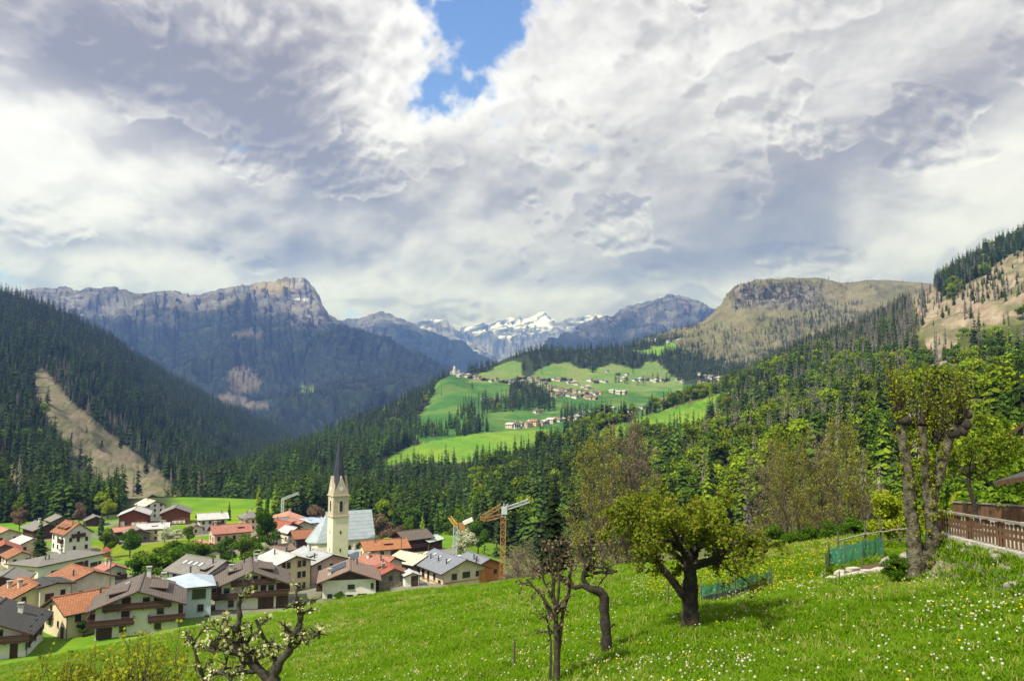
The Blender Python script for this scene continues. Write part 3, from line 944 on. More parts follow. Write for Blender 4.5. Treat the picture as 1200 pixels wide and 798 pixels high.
SLIP_TREES = [(1118, 340), (1150, 332), (1175, 322), (1180, 345), (1150, 362), (1128, 360)]
BANK1 = [(872, 528), (890, 510), (912, 512), (905, 530), (885, 536)]
BANK2 = [(1010, 545), (1030, 530), (1046, 545), (1030, 565)]
BANK3 = [(1186, 470), (1215, 460), (1215, 500), (1180, 500)]


def col_C(G, nz, PX, PY):
    n = fbm(G / 36.0, 5); n2 = fbm(G / 9.0 + 3, 4)
    wob = 4 * fbm(G / 30.0 + 8, 3)
    c = lerp3((0.055, 0.065, 0.02), (0.115, 0.125, 0.035), sstep(-.2, .35, n))
    sp = in_poly(PX + .3 * wob, PY + .3 * wob, SPUR)
    c = np.where(sp[..., None], lerp3((0.08, 0.19, 0.018), (0.135, 0.215, 0.024), sstep(-.3, .3, n)), c)
    sl = in_poly(PX + wob, PY + wob, SLIP)
    sa = lerp3((0.20, 0.155, 0.105), (0.285, 0.235, 0.17), sstep(-.3, .3, n2))
    sa = lerp3(sa, (0.15, 0.125, 0.10), sstep(0.05, .4, fbm(G * [1, 1, .25] / 12.0 + 21, 4)) * .6)
    sa = lerp3(sa, (0.085, 0.095, 0.04), sstep(-0.02, 0.2, n) * 0.75)
    c = np.where(sl[..., None], sa, c)
    for b in (BANK1, BANK2):
        c = np.where(in_poly(PX + wob, PY + wob, b)[..., None], lerp3((0.27, 0.21, 0.14), (0.16, 0.15, 0.06), sstep(-.2, .3, n2)), c)
    c = np.where(in_poly(PX + wob, PY + wob, BANK3)[..., None], (0.13, 0.15, 0.04), c)
    return c


Gm.build('left_massif_mountain', M_ROCK, col_G)
G2.build('middle_range_mountain', M_ROCK, col_far(820, 1750, .75))
G3.build('rocky_peak_mountain', M_SNOWY, col_far(500, 1560, 1.15, 0.0))
FS.build('snowy_range_mountain', M_SNOWY, col_far(700, 1660, .95, 0.0))
EP.build('dark_peak_mountain', M_ROCK, col_far(760, 1760, 0.55))
DH.build('bare_plateau_hill', M_LAND, col_D)
HS.build('left_forest_hill', M_LAND, col_H)
BH.build('village_hill', M_LAND, col_B)
CS.build('right_forest_hill', M_LAND, col_C)

# base sheet under everything, out to the horizon
bs = MB(); bs.add([(-21000, -1300, -900), (21000, -1300, -900), (21000, 16000, -900), (-21000, 16000, -900)], [(0, 1, 2, 3)])
M_BASE = mk('valley_floor', (0.05, 0.08, 0.02), (0.09, 0.1, 0.03), 0.002, 0.95)
set_props(bs.obj('valley_ground', M_BASE), kind='structure')

# ---- G. near ground: meadow, village terrace
us = np.concatenate([np.linspace(-1.9, -0.85, 40)[:-1], np.linspace(-0.85, 0.85, 240), np.linspace(0.85, 1.9, 40)[1:]])
ys = np.concatenate([np.linspace(-18, 10, 40)[:-1], np.geomspace(10, 470, 230)])
YY, UU = np.meshgrid(ys, us, indexing='ij')
XX = UU * (YY + 24)
ZZ = ground(XX, YY)
NG = np.stack([XX, YY, ZZ], -1)
nv, nc = XX.shape
i = np.arange(nv - 1)[:, None] * nc; j = np.arange(nc - 1)[None]
me = mesh_from('meadow_ground', NG.reshape(-1, 3), np.stack([i + j, i + j + 1, i + nc + j + 1, i + nc + j], -1).reshape(-1, 4), [], None, True)


def grass_cover(x, y):
    p3 = np.stack([x, y, 0 * x], -1)
    n = fbm(p3 / 14.0, 4); n2 = fbm(p3 / 3.0 + 4, 4)
    g = lerp3((0.085, 0.195, 0.010), (0.135, 0.24, 0.014), sstep(-.3, .3, n + .4 * n2))
    return g, n, n2


g, n, n2 = grass_cover(XX, YY)
PXg, PYg = proj(NG)
g = lerp3(g, (0.17, 0.22, 0.010), sstep(-0.1, 0.25, n2 + 0.5 * n) * ((PXg > 740) & (YY > 24) & (YY < 60)) * 0.55)
dmin = np.min(np.sqrt((XX[..., None] - HOUSE_XY[:, 0]) ** 2 + (YY[..., None] - HOUSE_XY[:, 1]) ** 2), -1)
yard = sstep(11.5, 9.0, dmin + 3 * n2) * sstep(134, 142, YY)
g = lerp3(g, lerp3((0.21, 0.19, 0.165), (0.11, 0.12, 0.05), sstep(-.1, .4, n + n2)), yard * 0.9)
field = in_poly(PXg, PYg, [(205, 602), (320, 594), (330, 612), (205, 620)])
g = np.where(field[..., None], lerp3((0.14, 0.24, 0.012), (0.17, 0.255, 0.013), sstep(-.3, .3, n)), g)
g = np.where(in_poly(PXg, PYg, [(70, 640), (235, 628), (240, 645), (150, 655), (60, 655)])[..., None] & (yard[..., None] < .5), lerp3((0.12, 0.19, 0.012), (0.19, 0.215, 0.014), sstep(-.2, .3, n2)), g)
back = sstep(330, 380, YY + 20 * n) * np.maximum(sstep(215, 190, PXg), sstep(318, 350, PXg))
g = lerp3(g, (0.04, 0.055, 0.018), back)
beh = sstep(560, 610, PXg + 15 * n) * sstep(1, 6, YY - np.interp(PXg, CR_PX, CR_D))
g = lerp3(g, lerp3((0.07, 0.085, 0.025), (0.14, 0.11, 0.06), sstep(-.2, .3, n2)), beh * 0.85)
ts = terr_side(XX, YY)
g = lerp3(g, lerp3((0.33, 0.30, 0.25), (0.22, 0.2, 0.16), sstep(-.3, .3, n2)), sstep(-0.9, -0.6, ts + .25 * n2) * sstep(3.4, 2.6, ts) * (YY < 33))
bed = in_poly(PXg, PYg, [(800, 712), (822, 706), (905, 690), (907, 698), (830, 714), (800, 720)]) | in_poly(PXg, PYg, [(985, 668), (1040, 656), (1062, 662), (1040, 672), (960, 684)])
g = np.where(bed[..., None], (0.10, 0.07, 0.045), g)
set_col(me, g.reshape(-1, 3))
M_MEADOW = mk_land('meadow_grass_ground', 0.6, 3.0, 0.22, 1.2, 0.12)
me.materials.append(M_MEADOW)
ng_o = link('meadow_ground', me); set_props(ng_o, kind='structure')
# ================================================================== plants
M_BARK = mk('bark', (0.075, 0.058, 0.045), (0.035, 0.028, 0.024), 6, 0.95, 0.8, dist=0.03)
M_BARK_OLD = mk('old_fruit_bark', (0.060, 0.050, 0.042), (0.022, 0.018, 0.016), 9, 0.95, 1.0, dist=0.05)
M_BARK_PALE = mk('pollard_bark', (0.20, 0.18, 0.125), (0.032, 0.032, 0.022), 6, 0.95, 1.0, dist=0.10)
M_TWIG = mk('bare_twigs', (0.135, 0.105, 0.085), (0.085, 0.066, 0.055), 2, 0.95)
M_DEAD = mk_leaf('dead_spruce_twigs', (0.12, 0.108, 0.10), (0.215, 0.195, 0.185), 0.0, 0.3)
M_SPRUCE = mk_leaf('spruce_needles', (0.019, 0.037, 0.012), (0.050, 0.078, 0.020), 0.12, 0.55)
M_SPRUCE2 = mk_leaf('fresh_spruce_needles', (0.030, 0.066, 0.012), (0.075, 0.135, 0.024), 0.15, 0.40)
M_LARCH = mk_leaf('larch_needles', (0.11, 0.185, 0.014), (0.25, 0.33, 0.028), 0.35, 0.35)
M_BROAD = mk_leaf('broadleaf_leaves', (0.115, 0.195, 0.012), (0.30, 0.375, 0.025), 0.38, 0.35)
M_BROAD2 = mk_leaf('deep_green_leaves', (0.045, 0.10, 0.012), (0.115, 0.185, 0.020), 0.25, 0.28)
M_FARSPR = mk_leaf('far_spruce_needles', (0.010, 0.017, 0.011), (0.020, 0.030, 0.016), 0.0, 0.45)


def conifer(seed, levels=15, nb=8, spread=0.17, dead=False, start=0.05, droop=0.35):
    """unit-height conifer: whorls of drooping sprays round a tapering trunk"""
    rs = np.random.RandomState(seed); v = []; f = []; m = []
    k = 0
    for i in range(levels):
        q = (i + rs.uniform(-.3, .3)) / levels
        z = start + (0.985 - start) * max(q, 0) ** 0.92
        r = spread * (1 - z) ** 0.78 * rs.uniform(0.75, 1.15) + 0.012
        if q < 0.12: r *= 0.8
        n = max(4, int(nb * (0.5 + 0.6 * (1 - q))))
        a0 = rs.rand() * 6.28
        for b in range(n):
            if dead and rs.rand() < 0.12: continue
            if rs.rand() < 0.08: continue
            a = a0 + 6.283 * (b + rs.uniform(-.3, .3)) / n
            rr = r * rs.uniform(0.7, 1.2)
            zj = z; z = z + rs.normal() * .35 / levels
            ca, sa = math.cos(a), math.sin(a)
            w = rr * (0.13 if dead else rs.uniform(0.30, 0.46))
            dr = rr * droop * rs.uniform(0.7, 1.4)
            lift = (1 - z) * 0.012
            c0 = np.array([0, 0, z + lift + rr * 0.16])
            tip = np.array([ca * rr, sa * rr, z - dr])
            md = np.array([ca * rr * .55, sa * rr * .55, z - dr * .18 + rr * .05])
            sd = np.array([-sa, ca, 0]) * w
            p1 = md + sd - [0, 0, dr * .55]; p2 = md - sd - [0, 0, dr * .55]
            v += [c0, p1, tip, md, p2]
            f += [(k, k + 1, k + 3), (k + 1, k + 2, k + 3), (k, k + 3, k + 4), (k + 3, k + 2, k + 4)]
            m += [0] * 4; k += 5; z = zj
    tv, tf = tube_np([(0, 0, -0.03), (0, 0, 0.35), (0, 0, 1.0)], [0.014, 0.010, 0.001], 5)
    for q in tf.tolist():
        f += [(q[0] + k, q[1] + k, q[2] + k), (q[0] + k, q[2] + k, q[3] + k)]; m += [1, 1]
    v += list(tv)
    return np.array(v), np.array(f), np.array(m)


def quads_at(c, size, rs, up=0.0, out=None, asp=1.0):
    """leaf faces with random tilt at points c"""
    n = len(c)
    nrm = rs.normal(size=(n, 3)); nrm[:, 2] += up
    if out is not None: nrm = nrm + out
    nrm /= np.linalg.norm(nrm, axis=1)[:, None]
    t = np.cross(nrm, rs.normal(size=(n, 3))); t /= np.linalg.norm(t, axis=1)[:, None] + 1e-9
    b = np.cross(nrm, t)
    s = (np.broadcast_to(size, (n,)) * rs.uniform(0.65, 1.3, n) * 0.5)[:, None]
    v = np.stack([c - t * s - b * s * asp * 0.6, c + t * s * 0.7 - b * s * asp, c + t * s + b * s * asp * 0.7, c - t * s * 0.6 + b * s * asp], 1).reshape(-1, 3)
    f = np.arange(4 * n).reshape(n, 4)
    return v, f


def broadleaf(seed, nl=11, per=75, leaf=0.075, h0=0.16, wide=0.36, crown_from=0.22):
    """unit-height broadleaf tree: uneven lobes of leaf clumps on a forked trunk"""
    rs = np.random.RandomState(seed)
    V = []; Fq = []; Mi = []; k = 0
    cs = []
    for i in range(nl):
        a = rs.rand() * 6.28; q = rs.uniform(0, 1)
        z = crown_from + 0.1 + (0.86 - crown_from) * q
        rad = wide * math.sin(math.pi * (0.18 + 0.74 * q)) * rs.uniform(0.35, 0.85)
        c = np.array([math.cos(a) * rad, math.sin(a) * rad, z])
        cs.append(c)
        r = rs.uniform(0.10, 0.19)
        d = rs.normal(size=(per, 3)); d /= np.linalg.norm(d, axis=1)[:, None]
        rr = r * rs.uniform(0.35, 1.12, (per, 1)) ** 0.6
        v, f = quads_at(c + d * rr * [1.1, 1.1, 0.85], leaf, rs, 0.3, d * 1.2)
        V.append(v); Fq.append(f + k); Mi += [0] * len(f); k += len(v)
    tr = [[(0, 0, -0.03), (0.01, 0, 0.2), (0, .01, 0.45), (0, 0, 0.8)]]; ra = [[0.026, 0.02, 0.014, 0.004]]
    for c in cs[:6]:
        tr.append([(0, 0, max(0.15, c[2] - 0.3)), tuple(c * [.5, .5, 1] - [0, 0, .1]), tuple(c)]); ra.append([0.011, 0.007, 0.003])
    for p, r in zip(tr, ra):
        v, f = tube_np(p, r, 5)
        V.append(v); Fq.append(f + k); Mi += [1] * len(f); k += len(v)
    return np.concatenate(V), np.concatenate(Fq), np.array(Mi)


# ---------- branching trees seen close by
def branch(out, tips, p, d, L, r, lvl, cfg, rs):
    n = cfg['seg'][lvl]
    pts = [np.array(p, float)]; d = np.array(d, float); d /= np.linalg.norm(d)
    for i in range(n):
        d = d + rs.normal(size=3) * cfg['wig'][lvl] + np.array([0, 0, cfg['up'][lvl]])
        d /= np.linalg.norm(d)
        pts.append(pts[-1] + d * L / n)
    pts = np.array(pts)
    tp = cfg['taper'][lvl]
    rad = r * (1 - (1 - tp) * np.linspace(0, 1, n + 1))
    out.append((pts, rad, lvl))
    last = lvl + 1 >= len(cfg['seg'])
    if lvl >= cfg.get('leaf_from', 99) or last:
        tips.append((pts, lvl))
    if last:
        return
    k = max(1, int(round(cfg['n'][lvl] * rs.uniform(0.75, 1.25))))
    for c in range(k):
        q = cfg['from'][lvl] + (1 - cfg['from'][lvl]) * (c + rs.rand()) / k
        q = min(q, 1.0)
        x = q * n; i0 = min(int(x), n - 1); pt = pts[i0] * (1 - (x - i0)) + pts[i0 + 1] * (x - i0)
        ax = pts[i0 + 1] - pts[i0]; ax /= np.linalg.norm(ax)
        s_ = np.cross(ax, rs.normal(size=3)); s_ /= np.linalg.norm(s_) + 1e-9
        an = R(cfg['ang'][lvl] * rs.uniform(0.7, 1.25))
        nd = ax * math.cos(an) + s_ * math.sin(an)
        branch(out, tips, pt, nd, L * cfg['len'][lvl] * rs.uniform(0.65, 1.2) * (1.15 - 0.45 * q), max(rad[i0] * cfg['thin'][lvl], cfg.get('rmin', 0.004)), lvl + 1, cfg, rs)


def wood_mesh(out, sides=(9, 7, 5, 4, 3, 3)):
    V = []; Fq = []; k = 0
    for pts, rad, lvl in out:
        if np.max(rad) > .03 and len(pts) > 2:
            # close-set rings with lumps, scars and twists in the bark
            n_ = len(pts); L_ = np.linalg.norm(np.diff(pts, axis=0), axis=1).sum(); m_ = max(n_, int(L_ / .07))
            xs = np.linspace(0, n_ - 1, m_); rad = np.interp(xs, np.arange(n_), np.broadcast_to(rad, (n_,)))
            pts = np.stack([np.interp(xs, np.arange(n_), np.asarray(pts)[:, q]) for q in range(3)], 1)
            for _ in range(3): pts[1:-1] = (pts[:-2] + 2 * pts[1:-1] + pts[2:]) / 4
            pts = pts + rad[:, None] * .22 * np.stack([fbm(pts * 3.1 + q * 9, 3) for q in range(3)], 1) * (np.arange(m_) > 1)[:, None]
            rad = rad * (1 + .22 * fbm(pts * 7.0 + 3, 3))
            v, f = tube_np(pts, rad, sides[min(lvl, len(sides) - 1)])
            v = v + np.interp(np.arange(len(v)), np.arange(len(v)), np.repeat(rad, sides[min(lvl, len(sides) - 1)]))[:, None] * .26 * np.stack([fbm(v * [14, 14, 5] + q * 5, 3) for q in range(3)], 1)
            V.append(v); Fq.append(f + k); k += len(v)
            continue
        v, f = tube_np(pts, rad, sides[min(lvl, len(sides) - 1)])
        V.append(v); Fq.append(f + k); k += len(v)
    return np.concatenate(V), np.concatenate(Fq)


def along(tips, per, jit, rs, lo=0.2):
    P_ = []
    for pts, lvl in tips:
        n = max(1, rs.poisson(per))
        q = rs.uniform(lo, 1, n) * (len(pts) - 1)
        i = np.minimum(q.astype(int), len(pts) - 2); f = (q - i)[:, None]
        P_.append(pts[i] * (1 - f) + pts[i + 1] * f + rs.normal(size=(n, 3)) * jit)
    return np.concatenate(P_)


# ---------- scatter of instances on points, all inside one object
def scatter(name, protos, mats, pts, rot, scl, var, label, cat=None, group=None, kind='stuff'):
    V = [np.asarray(pts, float)]; Fc = []; Mi = []; pk = [np.full(len(pts), -1)]; k = len(pts)
    for a, (v, f, m) in enumerate(protos):
        V.append(v); Fc += [tuple(int(q) + k for q in ff) for ff in f]; Mi += list(m); pk.append(np.full(len(v), a)); k += len(v)
    me = bpy.data.meshes.new(name)
    me.from_pydata(np.concatenate(V).tolist(), [], Fc)
    for m in mats: me.materials.append(m)
    me.polygons.foreach_set('material_index', np.array(Mi, np.int32))
    def attr(nm, typ, arr, fld='value'):
        a = me.attributes.new(nm, typ, 'POINT')
        full = np.zeros((len(me.vertices),) + arr.shape[1:], np.float32 if typ != 'INT' else np.int32)
        full[:len(arr)] = arr
        a.data.foreach_set(fld, full.ravel())
    attr('pk', 'INT', np.concatenate(pk).astype(np.int32))
    attr('vi', 'INT', np.asarray(var, np.int32))
    attr('rv', 'FLOAT_VECTOR', np.asarray(rot, np.float32), 'vector')
    attr('sv', 'FLOAT_VECTOR', np.asarray(scl, np.float32), 'vector')
    me.update()
    ng = bpy.data.node_groups.new(name, 'GeometryNodeTree')
    ng.interface.new_socket('Geometry', in_out='INPUT', socket_type='NodeSocketGeometry')
    ng.interface.new_socket('Geometry', in_out='OUTPUT', socket_type='NodeSocketGeometry')
    N = ng.nodes; L = ng.links
    gi = N.new('NodeGroupInput'); go = N.new('NodeGroupOutput')
    def nat(nm, dt):
        q = N.new('GeometryNodeInputNamedAttribute'); q.data_type = dt; q.inputs[0].default_value = nm; return q.outputs[0]
    def eq(sock, val):
        c = N.new('FunctionNodeCompare'); c.data_type = 'INT'; c.operation = 'EQUAL'
        ins = [q for q in c.inputs if q.enabled and q.type == 'INT']
        L.new(sock, ins[0]); ins[1].default_value = val
        return c.outputs[0]
    def sepg(val):
        s_ = N.new('GeometryNodeSeparateGeometry'); s_.domain = 'POINT'
        L.new(gi.outputs[0], s_.inputs[0]); L.new(eq(nat('pk', 'INT'), val), s_.inputs[1]); return s_.outputs[0]
    base = sepg(-1)
    jn = N.new('GeometryNodeJoinGeometry')
    for a in range(len(protos)):
        ip = N.new('GeometryNodeInstanceOnPoints')
        L.new(base, ip.inputs['Points']); L.new(eq(nat('vi', 'INT'), a), ip.inputs['Selection'])
        L.new(sepg(a), ip.inputs['Instance'])
        L.new(nat('rv', 'FLOAT_VECTOR'), ip.inputs['Rotation']); L.new(nat('sv', 'FLOAT_VECTOR'), ip.inputs['Scale'])
        L.new(ip.outputs[0], jn.inputs[0])
    L.new(jn.outputs[0], go.inputs[0])
    o = link(name, me)
    md = o.modifiers.new('spread', 'NODES'); md.node_group = ng
    set_props(o, label, cat, group, kind)
    return o


RS = np.random.RandomState(5)
SPR = [conifer(1, 16, 9, .150), conifer(2, 15, 8, .175), conifer(3, 17, 8, .135), conifer(4, 14, 9, .19)]
SPR_LO = [conifer(11, 9, 6, .165), conifer(12, 8, 6, .19), conifer(13, 9, 5, .15)]
FARLO = [conifer(21, 4, 5, .20, droop=.6), conifer(22, 4, 4, .24, droop=.6)]
DEADS = [conifer(31, 26, 8, .085, dead=True, droop=.75), conifer(32, 24, 8, .10, dead=True, droop=.6)]
BRD = [broadleaf(41, 12, 150, .048), broadleaf(42, 14, 140, .046), broadleaf(43, 11, 160, .05, wide=.28), broadleaf(44, 14, 130, .048, wide=.40)]


def remat(pr, base):
    return [(v, f, np.asarray(m) + b * 0 + base[i]) for i, (v, f, m) in enumerate(pr) for b in (0,)]


def with_m(p, leaf, bark):
    v, f, m = p
    return (v, f, np.where(np.asarray(m) == 0, leaf, bark))


def unseen(P_, h):
    """behind the meadow edge as seen from the camera?"""
    tx, ty = proj(P_ + np.array([0, 0, 1.0]) * np.asarray(h)[:, None])
    px = tx
    cr = np.interp(px, CR_PX, CR_D)
    x = (px - 600) / F * cr
    e = np.stack([x, cr, -3.4 - 0.16 * cr + 0.19 * x], -1)
    _, ey = proj(e)
    return ty > ey - 3


WOODS = {'spruce': [], 'broad': [], 'dead': []}      # (pos, height, width, variant)


def add_wood(kind, P_, h, w, var):
    WOODS[kind].append(np.column_stack([P_, h, w, var]))


# ---- left slope
p = HS.scatter(17000, 1)
px, py = proj(p); n = fbm(p / 60.0 + 3, 3); wob = 6 * fbm(p / 40.0 + 8, 3)
clear = in_poly(px + wob, py + wob, CLEARCUT) | in_poly(px + wob, py + wob, CLEAR2)
lt = in_poly(px, py, LIGHT1)
def tops_in(poly, px, py, p, hs=(5, 10, 15, 20, 25)):
    r = np.zeros(len(px), bool)
    for h_ in hs: r |= in_poly(px, py - h_ * 900.0 / p[:, 1], poly)
    return r


hid = tops_in(CLEARCUT, px + wob, py, p) & ~clear
keep = (~clear | (RS.rand(len(p)) < 0.02)) & ~(hid & (RS.rand(len(p)) < np.where(py > 520, .93, .75))) & (fbm(p / 22.0 + 30, 3) > -.33) & (~lt | (RS.rand(len(p)) < .25))
p = p[keep]; px = px[keep]; py = py[keep]; n = n[keep]; wob = wob[keep]
q = RS.rand(len(p))
edge = np.zeros(len(p), bool)
for ddx, ddy in ((14, -8), (22, -4), (10, 8)):
    edge |= in_poly(px - ddx, py - ddy, CLEARCUT)
bl = (py > 480) & (px < 130) & (q < np.where(n > .05, .30, .06)); dd = ~bl & (edge & (q < .45) | (q > .95))
sp = ~bl & ~dd
add_wood('spruce', p[sp], 10 + 18 * RS.rand(sp.sum()) ** .75, RS.uniform(.66, 1.36, sp.sum()), RS.randint(0, 4, sp.sum()))
add_wood('broad', p[bl], RS.uniform(8, 15, bl.sum()), RS.uniform(.9, 1.3, bl.sum()), RS.randint(0, 8, bl.sum()))
add_wood('dead', p[dd], RS.uniform(12, 22, dd.sum()), RS.uniform(.8, 1.1, dd.sum()), RS.randint(0, 2, dd.sum()))

# ---- hill across the gorge
p = BH.scatter(24000, 2)
px, py = proj(p); n = fbm(p / 70.0 + 1, 3); wob = 5.0 * fbm(p / 60.0 + 8, 4)
md = on_meadow(px + wob, py + wob)
tall = in_poly(px, py, [(604, 448), (650, 462), (650, 482), (596, 482), (598, 455)])              # the tree group below the upper village
band = in_poly(px, py, [(474, 498), (520, 499), (562, 496), (576, 506), (520, 513), (476, 514)]) | in_poly(px, py, [(560, 470), (600, 468), (604, 482), (566, 486)])
few = in_poly(px, py, [(534, 478), (562, 474), (566, 492), (540, 500)]) | in_poly(px, py, [(566, 470), (590, 466), (590, 480), (566, 482)]) | in_poly(px, py, [(515, 500), (565, 498), (570, 508), (515, 514)])
few |= md & (RS.rand(len(p)) < .022) & (py < 470)
few |= in_poly(px, py, [(720, 446), (850, 440), (850, 452), (720, 456)]) & (n > .0) | in_poly(px, py, [(660, 478), (720, 484), (700, 500), (655, 496)])
keep = (~md | tall | (band & (RS.rand(len(p)) < .75)) | (few & (RS.rand(len(p)) < .33))) & ((p[:, 1] < 1000) | (RS.rand(len(p)) < .8))
thin = (px > 545) & (px < 625) & (py < 446) & (py > 420) & (n < .05)
keep &= ~thin
hid = tops_in([(440, 538), (470, 522), (500, 510), (560, 500), (640, 500), (700, 500), (730, 508), (690, 516), (640, 522), (590, 526), (560, 530), (500, 534)], px, py, p) & ~md
keep &= ~(hid & (RS.rand(len(p)) < np.where(px < 640, .92, .6))) & (fbm(p / 22.0 + 30, 3) > -.36)
villx = in_poly(px, py, [(524, 446), (530, 434), (620, 442), (700, 450), (760, 452), (855, 440), (856, 456), (700, 470), (650, 474), (600, 462)]) & ~tall
keep &= ~(villx & (RS.rand(len(p)) < .93))
p = p[keep]; px = px[keep]; py = py[keep]; n = n[keep]
q = RS.rand(len(p))
pb = np.where((px > 660) & (py > 500), .20 + .5 * n, .02) + np.where((px < 300) & (py < 560), .1, 0)
bl = q < pb; dd = ~bl & (q > .985 - .03 * (px < 480) - .04 * (px > 800))
sp = ~bl & ~dd
frnt = np.where(p[:, 1] < 1000, 1.12, .95)
add_wood('spruce', p[sp], (12 + 17 * RS.rand(sp.sum()) ** .8) * frnt[sp], RS.uniform(.66, 1.36, sp.sum()), np.where(n[sp] + RS.normal(0, .18, sp.sum()) > .10, 4, 0) + RS.randint(0, 4, sp.sum()))
add_wood('broad', p[bl], RS.uniform(10, 18, bl.sum()), RS.uniform(.8, 1.1, bl.sum()), RS.randint(0, 8, bl.sum()))
add_wood('dead', p[dd], RS.uniform(14, 24, dd.sum()), RS.uniform(.8, 1.0, dd.sum()), RS.randint(0, 2, dd.sum()))

# ---- right slope
p = CS.scatter(15500, 3)
px, py = proj(p); n = fbm(p / 55.0 + 5, 3); n2 = fbm(p / 35.0 + 15, 3); wob = 4 * fbm(p / 30.0 + 8, 3)
sl = in_poly(px + wob, py + wob, SLIP); st = in_poly(px, py, SLIP_TREES)
spur = in_poly(px, py, SPUR); bank = in_poly(px, py, BANK1) | in_poly(px, py, BANK2) | in_poly(px, py, BANK3)
hid = tops_in(SLIP, px + wob, py, p)
hsp = tops_in([(700, 508), (740, 492), (790, 477), (830, 466), (852, 458), (845, 474), (815, 496), (770, 498), (730, 506)], px, py, p) & ~spur
keep = ~(hsp & (RS.rand(len(p)) < .8)) & ~spur & ~bank & ~(hid & ~sl & (RS.rand(len(p)) < .93)) & (~sl | (st & (RS.rand(len(p)) < .35)) | (RS.rand(len(p)) < .035 + .22 * sstep(-.02, .25, n)))
keep0 = keep
p = p[keep]; px = px[keep]; py = py[keep]; n = n[keep]; n2 = n2[keep]; sl = sl[keep]
q = RS.rand(len(p))
high = sstep(850, 1000, p[:, 1] - 0.0)                       # the top of the slope is dark
right = sstep(1060, 1120, px)
pb = np.clip(.46 + 1.15 * n + .28 * right - .85 * high - .36 * sstep(760, 660, px), .02, .85)
dzone = sstep(950, 985, px + 2 * wob[keep0]) * sstep(1100, 1075, px) * sstep(440, 415, py)
pb = pb * (1 - .92 * dzone) * ~sl
bl = q < pb
pd = np.clip(.25 * dzone + .32 + 1.0 * n2, .05, .65) * (1 - right * .6) * sstep(780, 860, px)
dd = ~bl & (RS.rand(len(p)) < pd); sp = ~bl & ~dd
add_wood('spruce', p[sp], (8 + 18 * RS.rand(sp.sum()) ** .8) * np.where(sl[sp], .6, 1), RS.uniform(.66, 1.36, sp.sum()), np.where(RS.rand(sp.sum()) < .28, 4, 0) + RS.randint(0, 4, sp.sum()))
add_wood('broad', p[bl], RS.uniform(9, 17, bl.sum()), RS.uniform(.85, 1.2, bl.sum()), np.where(RS.rand(bl.sum()) < .42, 8, np.where(RS.rand(bl.sum()) < .68, 0, 4)) + RS.randint(0, 4, bl.sum()))
add_wood('dead', p[dd], RS.uniform(14, 24, dd.sum()), RS.uniform(.8, 1.05, dd.sum()), RS.randint(0, 2, dd.sum()))

# ---- wood on the edge of the village terrace
m_ = 2600; yy = RS.uniform(345, 470, m_); px = RS.uniform(-80, 800, m_)
ok = ((px < 150) & (yy > 352 + 40 * (px > 110))) | ((px > 330) & (yy > 372 - 30 * (px > 520)))
px = px[ok]; yy = yy[ok]; xx = (px - 600) / F * yy
p = np.stack([xx, yy, ground(xx, yy)], -1)
dist = np.min(np.hypot(xx[:, None] - HOUSE_XY[:, 0], yy[:, None] - HOUSE_XY[:, 1]), 1)
p = p[dist > 22]; n = fbm(p / 30.0 + 4, 3); q = RS.rand(len(p))
bl = q < .14 + .5 * n
add_wood('spruce', p[~bl], RS.uniform(12, 24, (~bl).sum()), RS.uniform(.85, 1.2, (~bl).sum()), np.where(RS.rand((~bl).sum()) < .35, 4, 0) + RS.randint(0, 4, (~bl).sum()))
add_wood('broad', p[bl], RS.uniform(8, 14, bl.sum()), RS.uniform(.85, 1.2, bl.sum()), RS.randint(0, 8, bl.sum()))

# ---- bare hill: dark wood on its cliff edge, single survivors on the felled ground
p = DH.scatter(14000, 4)
px, py = proj(p); n = fbm(p / 120.0 + 2, 3)
cliff = (px > 858) & (px < 965) & (py < 364) & (py > 330)
low = (py > 384 + 10 * n) | ((px > 885) & (px < 1010) & (py > 356 + 30 * n + .22 * np.abs(950 - px)))
lowd = (px > 900) & (py > 366 + 30 * n)
keep = (cliff & (n > -.1) & (RS.rand(len(p)) < .55)) | (low & (RS.rand(len(p)) < .35)) | (lowd & (RS.rand(len(p)) < .8)) | (RS.rand(len(p)) < .013)
p = p[keep]; px = px[keep]; py = py[keep]
dq = RS.rand(len(p)) < np.where(py < 350, .12, .3)
add_wood('spruce', p[~dq], RS.uniform(11, 22, (~dq).sum()), RS.uniform(.8, 1.1, (~dq).sum()), RS.randint(0, 4, (~dq).sum()))
add_wood('dead', p[dq], RS.uniform(11, 20, dq.sum()), RS.uniform(.8, 1.0, dq.sum()), RS.randint(0, 2, dq.sum()))

SPR_MATS = [M_SPRUCE, M_BARK, M_SPRUCE2]
spr_me = [mesh_from('spruce_tree', *SPR[i][:2], [M_SPRUCE if j == 0 else M_SPRUCE2, M_BARK], SPR[i][2]) for j in (0, 1) for i in range(4)]
brd_me = [mesh_from('broadleaf_tree', *BRD[i][:2], [M_BROAD if j == 0 else M_BROAD2, M_BARK], BRD[i][2]) for j in (0, 1) for i in range(4)]
brd_me += [mesh_from('larch_tree', *SPR[i][:2], [M_LARCH, M_BARK], SPR[i][2]) for i in range(4)]
ded_me = [mesh_from('dead_spruce', *DEADS[i][:2], [M_DEAD, M_BARK], DEADS[i][2]) for i in range(2)]


def zone(pq):
    px_, py_ = proj(pq)
    if px_ < 232 and py_ < 640 and pq[1] < 1500 and pq[0] < -0.40 * pq[1]: return 0
    return 2 if px_ > 700 else 1


